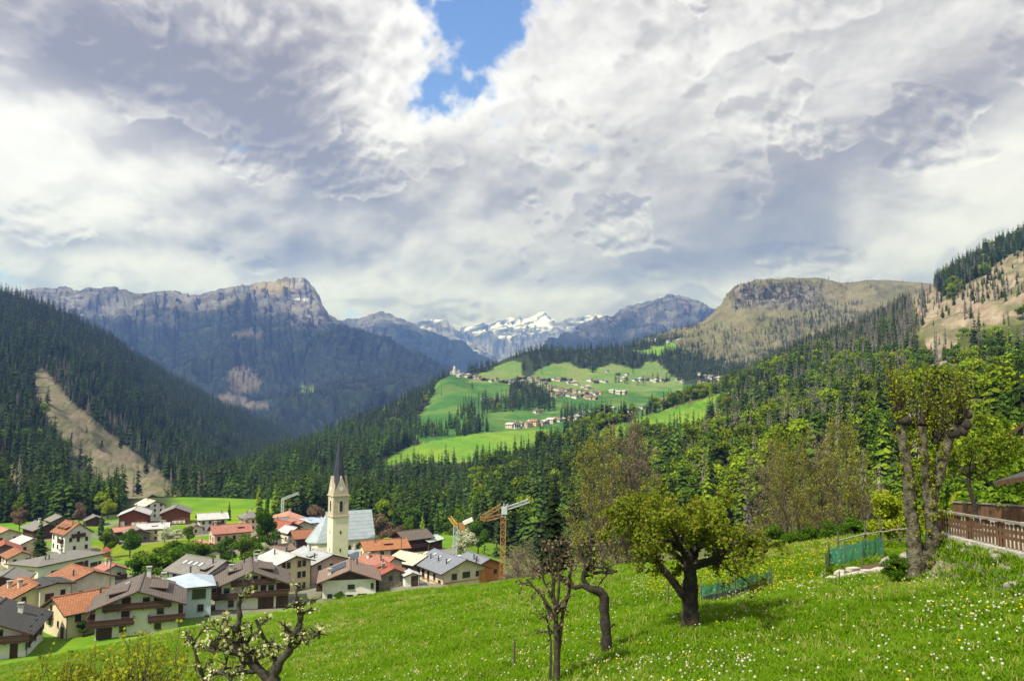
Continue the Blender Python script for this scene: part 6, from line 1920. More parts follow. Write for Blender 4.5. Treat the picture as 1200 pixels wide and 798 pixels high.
HR = np.random.RandomState(21)
SPOTS = []
for (xa, ya, xb, yb, n, pal, where) in (
        (549, 444, 600, 448, 10, (2, 1, 5, 2), 'in the upper hillside village near the white church'), (596, 449, 640, 452, 9, (0, 4, 1, 4), 'in the middle of the upper village'),
        (604, 444, 672, 446, 10, (2, 2, 1, 5), 'on the upper row of the hillside village'), (640, 455, 668, 461, 9, (3, 5, 1, 1), 'at the right end of the upper village'),
        (652, 463, 700, 468, 16, (5, 1, 3, 2, 1, 5), 'in the packed cluster under the upper village'), (656, 457, 704, 463, 11, (5, 1, 3, 2), 'above the packed cluster of the hillside village'),
        (688, 447, 714, 449, 4, (0, 2, 0, 0), 'on the light meadow above the hillside village'), (726, 446, 735, 446, 2, (0, 4), 'on the bright slope right of the village'), (742, 447, 782, 447, 8, (1, 4, 0, 2), 'in the right hamlet row'),
        (716, 460, 732, 461, 4, (4, 4), 'on the meadow below the right hamlet'), (790, 446, 800, 447, 3, (0, 2), 'among the spruces of the far right hamlet'), (812, 440, 850, 445, 9, (0, 1, 2, 4), 'in the far right hamlet'), (818, 450, 842, 452, 5, (5, 4, 1), 'on the lower edge of the far right hamlet'),
        (536, 441, 552, 444, 4, (4, 0, 1), 'right beside the white hill church'), (664, 450, 690, 455, 5, (0, 4, 1), 'on the upper right of the upper village'), (630, 459, 652, 466, 7, (1, 4, 5, 2), 'in the lower middle of the upper village'), (856, 446, 880, 450, 3, (2, 1), 'at the far right under the dark wood'), (706, 437, 740, 441, 3, (1, 2), 'high on the light upper meadow'), (764, 398, 800, 402, 3, (4, 0), 'on the high meadow under the bare hill'),
        (562, 472, 582, 470, 2, (4, 3), 'on the dark meadow below the hill church'),
        (594, 500, 612, 501, 3, (4, 1, 0), 'at the left end of the lower hamlet'), (616, 499, 640, 496, 6, (5, 4, 3, 1), 'in the left half of the lower hamlet'), (645, 496, 668, 492, 5, (4, 3, 0), 'in the middle of the lower hamlet'), (672, 492, 690, 486, 5, (0, 4, 1), 'in the right half of the lower hamlet'),
        (626, 486, 634, 483, 2, (1, 5), 'just above the lower hamlet'), (700, 486, 722, 480, 4, (4, 1, 5), 'at the right end of the lower hamlet'), (736, 484, 756, 479, 3, (1, 5), 'beside the bend of the hillside road')):
    for k in range(n):
        f_ = (k + .5) / n
        SPOTS.append((xa + (xb - xa) * f_ + HR.uniform(-1.5, 1.5), ya + (yb - ya) * f_ + HR.uniform(-1.6, 1.6), pal[k % len(pal)], where))
for px, py, kk, where in SPOTS:
    q = hit(BV_B, px, py)
    if q is None: continue
    s_ = HR.uniform(.72, 1.02) * (1.1 if py > 476 else 1.0)
    o = link('hill_house', MH[MK[kk]], None, q, (0, 0, R(HR.choice([20, 35, -40, 60]) + HR.uniform(-12, 12))), (s_, s_, s_ * HR.uniform(.85, 1.1)))
    set_props(o, ('small ' + MK[kk] + ' ' + where), 'house', MK[kk] + 's ' + where)
q = hit(BV_B, 533, 438.5)
hc = empty('hill_church', q, R(20)); hc.scale = (.75, .75, .75); set_props(hc, 'small white church with domed tower on the crest of the hillside village', 'church')
mb = MB(); mb.box((3, 0, 3), (22, 9, 14)); mb.box((-9, 0, 2), (8, 8, 10)); mb.obj('nave', [M_WHITE], hc)
mb = MB(); mb.add([(-8.5, -5, 9.9), (14.5, -5, 9.9), (14.5, 5, 9.9), (-8.5, 5, 9.9), (-8, 0, 14), (14, 0, 14)], [(0, 1, 5, 4), (1, 2, 5), (2, 3, 4, 5), (3, 0, 4), (3, 2, 1, 0)]); mb.obj('roof', [RF_GREY], hc)
mb = MB(); mb.box((-3, -5, 8), (5.5, 5.5, 20)); mb.tube([(-3, -5, 18), (-3, -5, 19.5), (-3, -5, 21.5), (-3, -5, 23), (-3, -5, 26)], [2.4, 2.9, 2.2, .6, .1], 10); mb.obj('tower', [M_WHITE], hc)
mb = MB(); [mb.box((-3 + a, -7.8, z), (1.0, .2, 1.8)) for a in (-1, 1) for z in (8, 14)]; [mb.box((a, -4.6, 4), (1.2, .2, 3)) for a in (2, 6, 10)]; mb.obj('window', [M_GLASS], hc)
# ================================================================== single trees and shrubs
def put_tree(name, meshes, px, py, d, h, w, label, group=None, z=None, parts=None, rz=None):
    """a tree with its crown and trunk as parts; foot on the ground"""
    p_ = at(px, py, d); p_[2] = gz(p_) if z is None else z
    o = empty(name, p_, RS.rand() * 6.28 if rz is None else rz); o.scale = (h * w, h * w, h)
    set_props(o, label, 'tree' if 'shrub' not in name and 'bush' not in name else 'shrub', group)
    for nm, me_ in meshes: link(nm, me_, o)
    return o


def split_parts(p, leafm, barkm, cn='crown'):
    v, f, m = p; m = np.asarray(m); out_ = []
    for mi, nm, mt in ((0, cn, leafm), (1, 'trunk', barkm)):
        ff = f[m == mi]; u, inv = np.unique(ff, return_inverse=True)
        out_.append((nm, mesh_from(nm, v[u], inv.reshape(ff.shape), [mt])))
    return out_


BIG = [broadleaf(61, 15, 330, .036, wide=.38), broadleaf(62, 14, 330, .036, wide=.34), broadleaf(63, 16, 300, .038, wide=.42, crown_from=.12)]
M_YLEAF = mk_leaf('bright_yellow_green_leaves', (0.20, 0.27, 0.015), (0.34, 0.38, 0.03), .35, .15)
M_GLEAF = mk_leaf('fresh_green_leaves', (0.065, 0.135, 0.010), (0.15, 0.235, 0.018), .3, .15)
M_DLEAF = mk_leaf('rich_green_leaves', (0.035, 0.095, 0.008), (0.09, 0.17, 0.014), .3, .15)
M_BLOS = mk_leaf('white_blossom', (0.62, 0.60, 0.50), (0.30, 0.36, 0.14), .2, .1)
M_BRUSH = mk_leaf('budding_brown_twigs', (0.20, 0.13, 0.095), (0.14, 0.105, 0.06), .1, .1)
TM = {k: [split_parts(p, lm, M_BARK) for p in BIG] for k, lm in (('y', M_YLEAF), ('g', M_GLEAF), ('d', M_DLEAF), ('w', M_BLOS), ('b', M_BRUSH))}
DSP = conifer(71, 26, 12, .20)
DS = split_parts(DSP, M_SPRUCE, M_BARK); DS2 = split_parts(conifer(72, 24, 11, .16), M_SPRUCE2, M_BARK); DS3 = split_parts(conifer(73, 22, 10, .2), M_LARCH, M_BARK)

VT = [  # kind, proto, px, foot py, d, height, width, label
    ('d', 0, 152, 651, 232, 8.0, 1.0, 'round dark green tree on the village lawn right of the play tower'),
    ('g', 1, 127, 650, 236, 8.0, .9, 'light airy green tree just behind the play tower'),
    ('y', 0, 126, 612, 345, 8.5, 1.1, 'yellow-green tree left of the twin red-brown chalets'),
    ('d', 2, 309, 655, 232, 14.0, .74, 'tall green tree beside the large pinkish house'),
    ('d', 0, 264, 672, 205, 7.4, 1.15, 'round dark green tree above the skylight roof'),
    ('g', 1, 289, 672, 203, 8.2, 1.2, 'green tree between the pinkish house and the cream three-storey house'),
    ('d', 2, 212, 686, 182, 7.4, 1.5, 'wide dark bush tree behind the pale blue house'),
    ('g', 0, 190, 690, 178, 7.6, 1.5, 'big green bush tree left of the skylight roof'),
    ('d', 1, 168, 690, 180, 7.0, 1.5, 'dark green bush tree behind the ridge of the white chalet'),
    ('g', 2, 233, 674, 198, 7.0, 1.4, 'green bush tree on the lawn below the yellow field'),
    ('g', 0, 200, 672, 205, 6.0, 1.5, 'low green bush tree at the top of the bush row'),
    ('d', 1, 221, 664, 214, 4.6, 1.4, 'small dark bush at the upper end of the bush row'),
    ('w', 1, 193, 632, 275, 5.0, 1.3, 'white flowering bush beside the cream house below the twin chalets'),
    ('w', 0, 207, 634, 272, 4.2, 1.5, 'greyish white flowering bush right of the cream house'),
    ('g', 2, 221, 634, 270, 5.0, 1.1, 'green bush right of the flowering bushes'),
    ('w', 2, 310, 648, 226, 5.4, 1.0, 'pale blossoming tree beside the tall green tree'),
    ('b', 0, 371, 610, 300, 9.0, 1.1, 'brownish bare round tree behind the roofs left of the church'),
    ('b', 1, 447, 625, 285, 11.5, 1.0, 'greyish brown bare tree right of the church roof'),
    ('b', 2, 466, 632, 255, 6.0, 1.3, 'reddish brown bare bush above the orange roof'),
    ('w', 2, 545, 652, 226, 8.0, 1.25, 'large white blossoming tree behind the slate-roofed house'),
    ('g', 2, 542, 630, 330, 17.0, .9, 'big light green tree at the foot of the gorge wood'),
    ('d', 1, 560, 652, 250, 10.0, 1.0, 'green tree right of the white blossoming tree'),
    ('g', 0, 478, 640, 262, 8.0, .7, 'slim fresh green tree behind the brown barn'),
    ('d', 0, 398, 690, 152, 2.6, 1.3, 'low green bush at the left corner of the solar-panel chalet'),
    ('d', 1, 98, 748, 127, 2.2, 1.6, 'small dark round bush between the orange house and the big chalet'),
    ('y', 1, 60, 612, 360, 6.0, 1.2, 'yellow-green bush above the tall white house'),
    ('b', 1, 92, 620, 330, 9.0, .8, 'thin brownish bare tree right of the tall white house roof'),
    ('b', 0, 22, 628, 300, 8.5, .9, 'greyish bare bush tree at the left edge above the pale roof'),
]
for k, pi, px, py, d, h, w, lb in VT:
    put_tree('village_tree' if h > 5.5 else 'village_bush', TM[k][pi], px, py, d, h, w, lb, 'trees and bushes among the houses')
put_tree('dark_spruce', DS, 46, 656, 224, 13.0, 1.05, 'broad dark spruce in front of the tall white house')
put_tree('young_spruce', DS2, 268, 618, 330, 8.5, 1.0, 'small young spruce on the yellow field edge')
put_tree('dark_spruce', DS, 118, 634, 300, 9.5, .9, 'dark spruce left of the barns below the twin chalets')
M_DSPR = mk_leaf('black_green_spruce_needles', (0.006, 0.012, 0.005), (0.018, 0.028, 0.009), .05, .1)
DS4 = split_parts(conifer(74, 36, 17, .17), M_DSPR, M_BARK)
put_tree('dark_spruce', DS4, 649, 676, 66, float(at(649, 568, 66)[2] - gz(at(649, 676, 66))), 1.2, 'tall dark spruce just behind the meadow edge')
put_tree('larch_tree', DS3, 575, 628, 300, 15, 1.0, 'fresh green larch behind the crane jib')
for i_, (px, py, d, h) in enumerate(((322, 604, 400, 17), (313, 604, 410, 13), (345, 604, 400, 19), (303, 602, 410, 16), (352, 600, 405, 16), (338, 602, 420, 13), (427, 615, 380, 17), (462, 622, 360, 15), (480, 622, 350, 14), (495, 628, 330, 15), (512, 634, 310, 13))):
    put_tree('larch_tree' if i_ % 3 != 1 else 'young_spruce', DS3 if i_ % 3 != 1 else DS2, px, py, d, h, 1.0, 'fresh green conifer at the wood edge right behind the village' if i_ % 3 != 1 else 'mid green spruce at the wood edge right behind the village', 'fresh conifers at the wood edge' if i_ % 3 != 1 else 'spruces at the wood edge')


def branched(seed, cfg, trunk, r0, n0=None):
    """wood paths and twig tips of one branching tree; trunk is the main stem path"""
    rs = np.random.RandomState(seed); out_ = []; tips = []
    trunk = np.array(trunk, float); k = len(trunk)
    rad = r0 * (1 - (1 - cfg['taper'][0]) * np.linspace(0, 1, k) ** .8)
    # flared, uneven foot
    rad[0] *= 1.35
    out_.append((trunk, rad, 0))
    L = np.linalg.norm(np.diff(trunk, axis=0), axis=1).sum()
    n = n0 or cfg['n'][0]
    for c in range(n):
        q = cfg['from'][0] + (1 - cfg['from'][0]) * (c + rs.rand() * .8) / n
        q = min(q, 1.0); x = q * (k - 1); i0 = min(int(x), k - 2)
        pt = trunk[i0] * (1 - (x - i0)) + trunk[i0 + 1] * (x - i0)
        ax = trunk[i0 + 1] - trunk[i0]; ax /= np.linalg.norm(ax)
        a = c * 2.4 + rs.rand() * .9
        h_ = np.array([math.cos(a), math.sin(a), 0.0]); an = R(cfg['ang'][0] * rs.uniform(.8, 1.2))
        nd = ax * math.cos(an) + h_ * math.sin(an)
        branch(out_, tips, pt, nd, L * cfg['len'][0] * rs.uniform(.75, 1.15) * (1.15 - .4 * q), rad[i0] * cfg['thin'][0], 1, cfg, rs)
    return out_, tips, rs


BARE = dict(seg=[8, 6, 5, 4, 3], wig=[.08, .12, .16, .2, .2], up=[.05, .10, .10, .08, .05], taper=[.12, .2, .25, .3, .4], n=[15, 7, 6, 4, 3], ang=[30, 34, 36, 38, 36], len=[.42, .5, .5, .55, .5], thin=[.5, .55, .55, .6, .7], rmin=.006)
BARE['from'] = [.22, .2, .15, .15, .2]
bare_m = []
for sd, lean in ((81, .25), (82, -.2), (83, .1)):
    o_, tp_, rs_ = branched(sd, BARE, [(0, 0, -.3), (0.02, .0, 1), (.05 + lean * .2, .05, 2.2), (lean * .5, 0, 3.6), (lean * .6, .1, 5), (lean * .8, 0, 6.5), (lean, 0, 8)], .15)
    v, f = wood_mesh(o_, (7, 5, 4, 3, 3))
    wood = mesh_from('branches', v, f, [M_TWIG])
    c = along(tp_, 2.2, .05, rs_)
    lv, lf = quads_at(c, .07, rs_, .2)
    buds = {k_: mesh_from('buds', lv, lf, [mt]) for k_, mt in (('n', mk_leaf('brown_buds', (.23, .19, .13), (.16, .135, .09), .2, .1) if sd == 81 else MATS['brown_buds']), ('y', M_YLEAF if sd == 81 else M_YLEAF))}
    bare_m.append((wood, buds))


def bare(px, py, d, h, which, bud, label, group, zoff=0.0, w=1.0):
    p_ = at(px, py, d); g_ = gz(p_)
    if h == 0: h = p_[2] - g_; w = min(w, 9.5 / h + .35)
    p_[2] = g_ + zoff
    o = empty('bare_tree', p_, RS.rand() * 6.28); s_ = h / 8.6; o.scale = (s_ * w, s_ * w, s_)
    set_props(o, label, 'tree', group)
    link('branches', bare_m[which][0], o); link('buds', bare_m[which][1][bud], o)


M_OLIVE = mk_leaf('olive_budding_leaves', (.18, .20, .025), (.27, .27, .04), .3, .1)
for b_ in bare_m: b_[1]['y'] = mesh_from('buds', [tuple(q.co) for q in b_[1]['n'].vertices], [tuple(q.vertices) for q in b_[1]['n'].polygons], [M_OLIVE])
for (px, py, d, h, k, bd, lb) in (
        (706, 553, 92, 0, 0, 'y', 'olive budding bare tree behind the meadow edge, left of the old fruit tree'), (730, 537, 96, 0, 1, 'n', 'grey bare tree right beside the olive budding one'),
        (746, 548, 104, 0, 2, 'n', 'slim grey bare tree behind the old fruit tree'), (690, 586, 106, 0, 2, 'y', 'lower olive bare tree right of the dark spruce')):
    bare(px, py, d, h, k, bd, lb, 'bare trees behind the meadow edge')
for (px, py, d, h, k, bd, lb) in (
        (938, 642, 52, 8.6, 0, 'y', 'olive-brown bare tree, middle of the row above the yellow flower strip'), (965, 641, 54, 9.4, 1, 'n', 'tallest brown bare tree of the row behind the flower strip'),
        (905, 644, 50, 7.0, 2, 'n', 'brown bare tree at the left end of the row behind the flower strip'), (990, 640, 50, 8.4, 0, 'y', 'olive bare tree towards the right end of the row'), (1012, 640, 56, 7.6, 2, 'n', 'thin bare tree at the right end of the row'),
        (880, 648, 58, 6.4, 1, 'n', 'low bare tree behind the right limbs of the old fruit tree'), (950, 642, 60, 8.4, 2, 'y', 'second olive bare tree hidden in the row'), (922, 643, 47, 6.2, 1, 'y', 'shorter olive bare tree in front of the row')):
    bare(px, py, d, h, k, bd, lb, 'row of bare trees behind the flower strip')
for i_, (px, py, d, h, lb) in enumerate(((606, 684, 88, 9.0, 'brown leafless shrub tree right of the orange crane'), (622, 684, 84, 7.5, 'brown leafless shrub tree left of the dark spruce'), (596, 686, 82, 5.4, 'low brown leafless shrub beside the orange timber wall'), (614, 682, 95, 10.0, 'taller brown leafless tree behind the orange crane'), (634, 682, 80, 5.0, 'low brown leafless shrub at the foot of the dark spruce'), (578, 688, 86, 4.5, 'low brown leafless shrub in front of the blue-grey roof'))):
    bare(px, py, d, h, i_ % 3, 'n', lb, 'bare shrubs behind the meadow', 0, 1.25)

for i_, (px, d, h) in enumerate(((893, 44, 1.3), (912, 43, 1.5), (930, 44, 1.2), (948, 44, 1.5), (968, 43, 1.4), (986, 43, 1.1), (1002, 44, 1.6), (1020, 44, 1.4))):
    put_tree('dark_bush', TM['d'][i_ % 3], px, 640, d, h, 1.5, 'dark low bush at the foot of the bare tree row', 'dark bushes under the bare tree row')
# trees at the right behind the terrace
put_tree('leafy_tree', TM['y'][0], 1146, 600, 62, 9.5, .95, 'yellow-green leafy tree behind the terrace fence', 'leafy trees right of the pollard')
put_tree('leafy_tree', TM['g'][1], 1182, 598, 55, 8.0, 1.1, 'fresh green leafy tree at the right edge behind the fence', 'leafy trees right of the pollard')
put_tree('leafy_tree', TM['y'][2], 1060, 610, 90, 13.5, 1.0, 'yellow-green tree behind the trunks of the pollard', 'leafy trees right of the pollard')
put_tree('leafy_tree', TM['g'][0], 1105, 606, 110, 12.0, 1.1, 'light green tree seen between the pollard limbs', 'leafy trees right of the pollard')
put_tree('leafy_tree', TM['y'][1], 1185, 566, 130, 13.0, 1.0, 'bright yellow-green tree beside the blue roof at the right', 'leafy trees right of the pollard')
put_tree('leafy_tree', TM['g'][2], 1038, 624, 75, 7.5, 1.1, 'green tree left of the pollard behind the garden fence', 'leafy trees right of the pollard')
put_tree('leafy_tree', TM['d'][1], 1128, 594, 70, 5.0, 1.3, 'low green tree behind the slanting trunk', 'leafy trees right of the pollard')
put_tree('yellow_shrub', TM['y'][2], 1042, 634, 33, 2.1, 1.1, 'small yellow-flowering shrub left of the pollard trunk')
put_tree('garden_bush', TM['d'][0], 1052, 680, 22.3, .8, 1.3, 'low green bush at the foot of the pollard trunk')

# ---------------------------------------------------------------- the old fruit tree in the meadow
def meadow_at(px, py, d):
    p_ = at(px, py, d); p_[2] = gz(p_); return p_


def foot(px, py):
    """point of the ground seen at a picture position"""
    lo_, hi_ = 4.0, 60.0
    for d in np.arange(6, 70, .25):
        p_ = at(px, py, d)
        if p_[2] < gz(p_): return p_
    return at(px, py, 20)


M_FRUITL = mk_leaf('young_bronze_green_leaves', (0.14, 0.175, 0.016), (0.25, 0.235, 0.035), .4, .05)
M_FRUITL2 = mk_leaf('young_green_leaves', (0.13, 0.21, 0.015), (0.23, 0.30, 0.024), .4, .05)
FRUIT = dict(seg=[6, 8, 6, 5, 4], wig=[.1, .20, .28, .3, .3], up=[.0, .02, .06, .06, .04], taper=[.6, .28, .3, .35, .5], n=[9, 8, 6, 4, 3], ang=[62, 48, 46, 44, 40], len=[.95, .52, .5, .5, .5], thin=[.42, .6, .6, .6, .6], rmin=.006)
FRUIT['from'] = [.62, .22, .2, .2, .2]; FRUIT['leaf_from'] = 3
fp = foot(810, 737)
ft = empty('fruit_tree', fp, R(10)); set_props(ft, 'old spreading fruit tree with dark trunk and bronze-green leaves in the meadow', 'tree')
K = fp[1] / 900.0                # metres per picture pixel at the tree
o_, tp_, rs_ = branched(101, FRUIT, [(0, 0, -.25), (-.02, 0, .5), (0.02, .02, 1.0), (.0, 0, 1.45), (-.04, .0, 1.85), (.0, .05, 2.2)], .235, 11)
# the left fork and the long low limb to the right
for pth, r0 in (([(-.10, 0, .75), (-.38, -.05, 1.1), (-.62, .0, 1.42), (-.9, .05, 1.75), (-1.15, .0, 2.1)], .13), ([(.05, 0, 1.55), (.55, -.1, 1.72), (1.05, -.05, 1.72), (1.5, 0, 1.85), (1.95, .05, 1.80), (2.2, 0, 1.95)], .085)):
    pth = np.array(pth); o_.append((pth, np.linspace(r0, r0 * .45, len(pth)), 1))
    for c in range(7):
        q = rs_.uniform(.4, 1) * (len(pth) - 1); i0 = min(int(q), len(pth) - 2)
        branch(o_, tp_, pth[i0] + (pth[i0 + 1] - pth[i0]) * (q - i0), rs_.normal(size=3) * [.8, .8, .5] + [0, 0, .5], rs_.uniform(.6, 1.15), .035, 2, FRUIT, rs_)
v, f = wood_mesh(o_, (14, 8, 6, 4, 3))
d_ = fbm(v * 5.0, 3)
link('trunk', mesh_from('trunk', v, f, [M_BARK_OLD], None, True), ft)
c = along(tp_, 8.0, .06, rs_, .05); half = rs_.rand(len(c)) < .6
v, f = quads_at(c[half], .058, rs_, .4); link('bronze_leaves', mesh_from('leaves', v, f, [M_FRUITL]), ft)
v, f = quads_at(c[~half], .062, rs_, .4); link('leaves', mesh_from('leaves', v, f, [M_FRUITL2]), ft)
print('fruit foot', fp, 'leaves', len(c), 'extent', c.min(0), c.max(0))

# ---------------------------------------------------------------- crooked pruned tree left of it
cp_ = foot(711, 768)
ct = empty('pruned_tree', cp_); set_props(ct, 'crooked pruned old tree with a bent dark trunk left of the fruit tree', 'tree')
k_ = cp_[1] / 900.0
def pxp(x, y, dy=0.0): return ((x - 711) * k_, dy, (768 - y) * k_)
CFG3 = dict(seg=[5, 5, 4, 3], wig=[.1, .3, .35, .3], up=[0, .08, .10, .05], taper=[.7, .5, .5, .5], n=[1, 5, 4, 2], ang=[50, 55, 50, 40], len=[.5, .6, .55, .5], thin=[.5, .6, .6, .6], rmin=.006); CFG3['from'] = [.3, .3, .2, .2]
rs_ = np.random.RandomState(7); o_ = []; tp_ = []
stem = np.array([pxp(711, 772), pxp(711, 745), pxp(709, 720, .04), pxp(709, 702), pxp(703, 696), pxp(694, 694, -.05), pxp(684, 690)]); o_.append((stem, np.array([.15, .125, .12, .12, .12, .09, .07]), 0))
o_.append((np.array([pxp(711, 738), pxp(716, 736, -.06), pxp(720, 732, -.08)]), np.array([.05, .04, .03]), 1))
for pth, r0 in (([pxp(694, 694), pxp(686, 688), pxp(684, 678), pxp(690, 668), pxp(684, 656), pxp(680, 645)], .07), ([pxp(684, 690), pxp(676, 694), pxp(668, 690), pxp(660, 682), pxp(655, 674)], .06), ([pxp(690, 672), pxp(700, 680, .2), pxp(706, 676, .2), pxp(716, 678, .1), pxp(724, 674)], .045), ([pxp(684, 660), pxp(694, 655), pxp(702, 648), pxp(706, 652)], .04)):
    pth = np.array(pth); o_.append((pth, np.linspace(r0, r0 * .6, len(pth)), 1))
    for c in range(5):
        q = rs_.uniform(.3, 1) * (len(pth) - 1); i0 = min(int(q), len(pth) - 2)
        branch(o_, tp_, pth[i0] + (pth[i0 + 1] - pth[i0]) * (q - i0), rs_.normal(size=3) + [0, 0, .6], rs_.uniform(.3, .6), r0 * .45, 2, CFG3, rs_)
v, f = wood_mesh(o_, (12, 8, 5, 4)); link('trunk', mesh_from('trunk', v, f, [M_BARK_OLD], None, True), ct)
c = along(tp_, 2.0, .04, rs_); v, f = quads_at(c, .06, rs_, .3); link('leaf_buds', mesh_from('leaf_buds', v, f, [M_BRUSH]), ct)
c = along(tp_[::4], 4, .06, rs_); v, f = quads_at(c, .08, rs_, .3); link('leaves', mesh_from('leaves', v, f, [M_FRUITL2]), ct)

# ---------------------------------------------------------------- slim many-stemmed young tree
sp0 = foot(652, 797); sp0 = at(652, 806, sp0[1] - .3); sp0[2] = gz(sp0)
st_ = empty('slim_tree', sp0); set_props(st_, 'slim several-stemmed young tree with pinkish buds left of the crooked one', 'tree')
k_ = sp0[1] / 900.0
def pxs(x, y, dy=0.0): return ((x - 652) * k_, dy, (806 - y) * k_)
rs_ = np.random.RandomState(9); o_ = []; tp_ = []
for pth, r0 in (([pxs(652, 810), pxs(653, 770), pxs(652, 740), pxs(652, 722)], .085), ([pxs(653, 790, .05), pxs(657, 750, .06), pxs(660, 728, .05), pxs(668, 706, .1), pxs(668, 686), pxs(672, 668)], .05), ([pxs(652, 725), pxs(648, 705), pxs(650, 690), pxs(646, 668), pxs(644, 654)], .05), ([pxs(651, 735), pxs(640, 714, .1), pxs(628, 700), pxs(618, 690)], .04),
               ([pxs(652, 728), pxs(656, 700), pxs(655, 676), pxs(662, 656)], .035), ([pxs(648, 712), pxs(638, 690, -.2), pxs(634, 672)], .03), ([pxs(645, 800, -.05), pxs(646, 760), pxs(642, 735)], .03)):
    pth = np.array(pth); o_.append((pth, np.linspace(r0, r0 * .5, len(pth)), 1))
    for c in range(6):
        q = rs_.uniform(.55, 1) * (len(pth) - 1); i0 = min(int(q), len(pth) - 2)
        branch(o_, tp_, pth[i0] + (pth[i0 + 1] - pth[i0]) * (q - i0), rs_.normal(size=3) * [1, .8, .6] + [0, 0, .7], rs_.uniform(.25, .55), r0 * .4, 2, CFG3, rs_)
v, f = wood_mesh(o_, (12, 8, 5, 4)); link('trunk', mesh_from('trunk', v, f, [M_BARK], None, True), st_)
c = along(tp_, 2.6, .05, rs_); v, f = quads_at(c, .055, rs_, .3); link('leaf_buds', mesh_from('leaf_buds', v, f, [M_BRUSH]), st_)

# ---------------------------------------------------------------- blossoming gnarled tree at the lower left
M_BTUFT = mk_leaf('pale_green_blossom_tufts', (.33, .37, .10), (.62, .60, .40), .3, .05)
bp = at(312, 860, 15.0); bp[2] = min(bp[2], gz(bp))
bt = empty('blossoming_fruit_tree', bp); set_props(bt, 'gnarled little fruit tree with pale blossom tufts at the bottom of the picture', 'tree')
k_ = 15.0 / 900.0
z_off = bp[2]
def pxb(x, y, dy=0.0):
    q = at(x, y, 15.0 + dy); return tuple(q - bp)
rs_ = np.random.RandomState(17); o_ = []; tp_ = []
CFG4 = dict(seg=[5, 5, 4, 3], wig=[.1, .35, .4, .3], up=[0, .06, .10, .08], taper=[.7, .55, .55, .5], n=[1, 5, 4, 2], ang=[50, 55, 50, 40], len=[.5, .62, .55, .5], thin=[.5, .65, .65, .6], rmin=.005); CFG4['from'] = [.3, .25, .2, .2]
for pth, r0, nb in (([(0, 0, -.2), pxb(314, 830), pxb(318, 800), pxb(326, 776)], .15, 0), ([pxb(326, 776), pxb(338, 762), pxb(346, 744), pxb(352, 730), pxb(350, 712), pxb(346, 700)], .075, 12), ([pxb(340, 760), pxb(354, 750, .1), pxb(366, 745), pxb(374, 742)], .05, 9), ([pxb(318, 800), pxb(304, 784), pxb(294, 776), pxb(284, 768), pxb(276, 760), pxb(270, 748)], .085, 12),
                   ([pxb(296, 778), pxb(286, 752, .15), pxb(278, 738), pxb(281, 722), pxb(279, 706), pxb(286, 694)], .06, 11), ([pxb(284, 768), pxb(262, 758, -.1), pxb(250, 764), pxb(242, 756)], .055, 10), ([pxb(300, 786), pxb(270, 790, -.2), pxb(256, 786), pxb(238, 796)], .05, 9), ([pxb(326, 780), pxb(316, 758, .2), pxb(306, 742), pxb(300, 726)], .045, 9), ([pxb(270, 752), pxb(258, 740), pxb(262, 724)], .035, 6), ([pxb(242, 800, .2), pxb(232, 780, .2), pxb(228, 762, .2), pxb(224, 745, .2)], .04, 8)):
    pth = np.array(pth); n_ = len(pth)
    xs = np.linspace(0, n_ - 1, n_ * 3); pf = np.stack([np.interp(xs, np.arange(n_), pth[:, q]) for q in range(3)], 1); pf[1:-1] += rs_.normal(size=(len(pf) - 2, 3)) * r0 * .28
    o_.append((pf, np.linspace(r0, r0 * .6, len(pf)) * rs_.uniform(.85, 1.25, len(pf)), 0 if nb == 0 else 1))
    for c in range(nb):
        q = rs_.uniform(.2, 1) * (len(pf) - 1); i0 = min(int(q), len(pf) - 2)
        branch(o_, tp_, pf[i0], rs_.normal(size=3) + [0, 0, .5], rs_.uniform(.16, .42), r0 * .5, 2, CFG4, rs_)
v, f = wood_mesh(o_, (12, 9, 6, 4)); link('trunk', mesh_from('trunk', v, f, [mk('mossy_dark_bark', (.085, .07, .06), (.035, .03, .028), 14, .95, 1.0, dist=.03)], None, True), bt)
sel = [tp_[i_] for i_ in range(len(tp_)) if rs_.rand() < .65]
c = along(sel, 5.5, .03, rs_); v, f = quads_at(c, .055, rs_, .3); link('blossom', mesh_from('blossom', v, f, [M_BTUFT]), bt)
c = along(tp_, 1.2, .03, rs_); v, f = quads_at(c, .045, rs_, .3); link('leaves', mesh_from('leaves', v, f, [M_OLIVE]), bt)

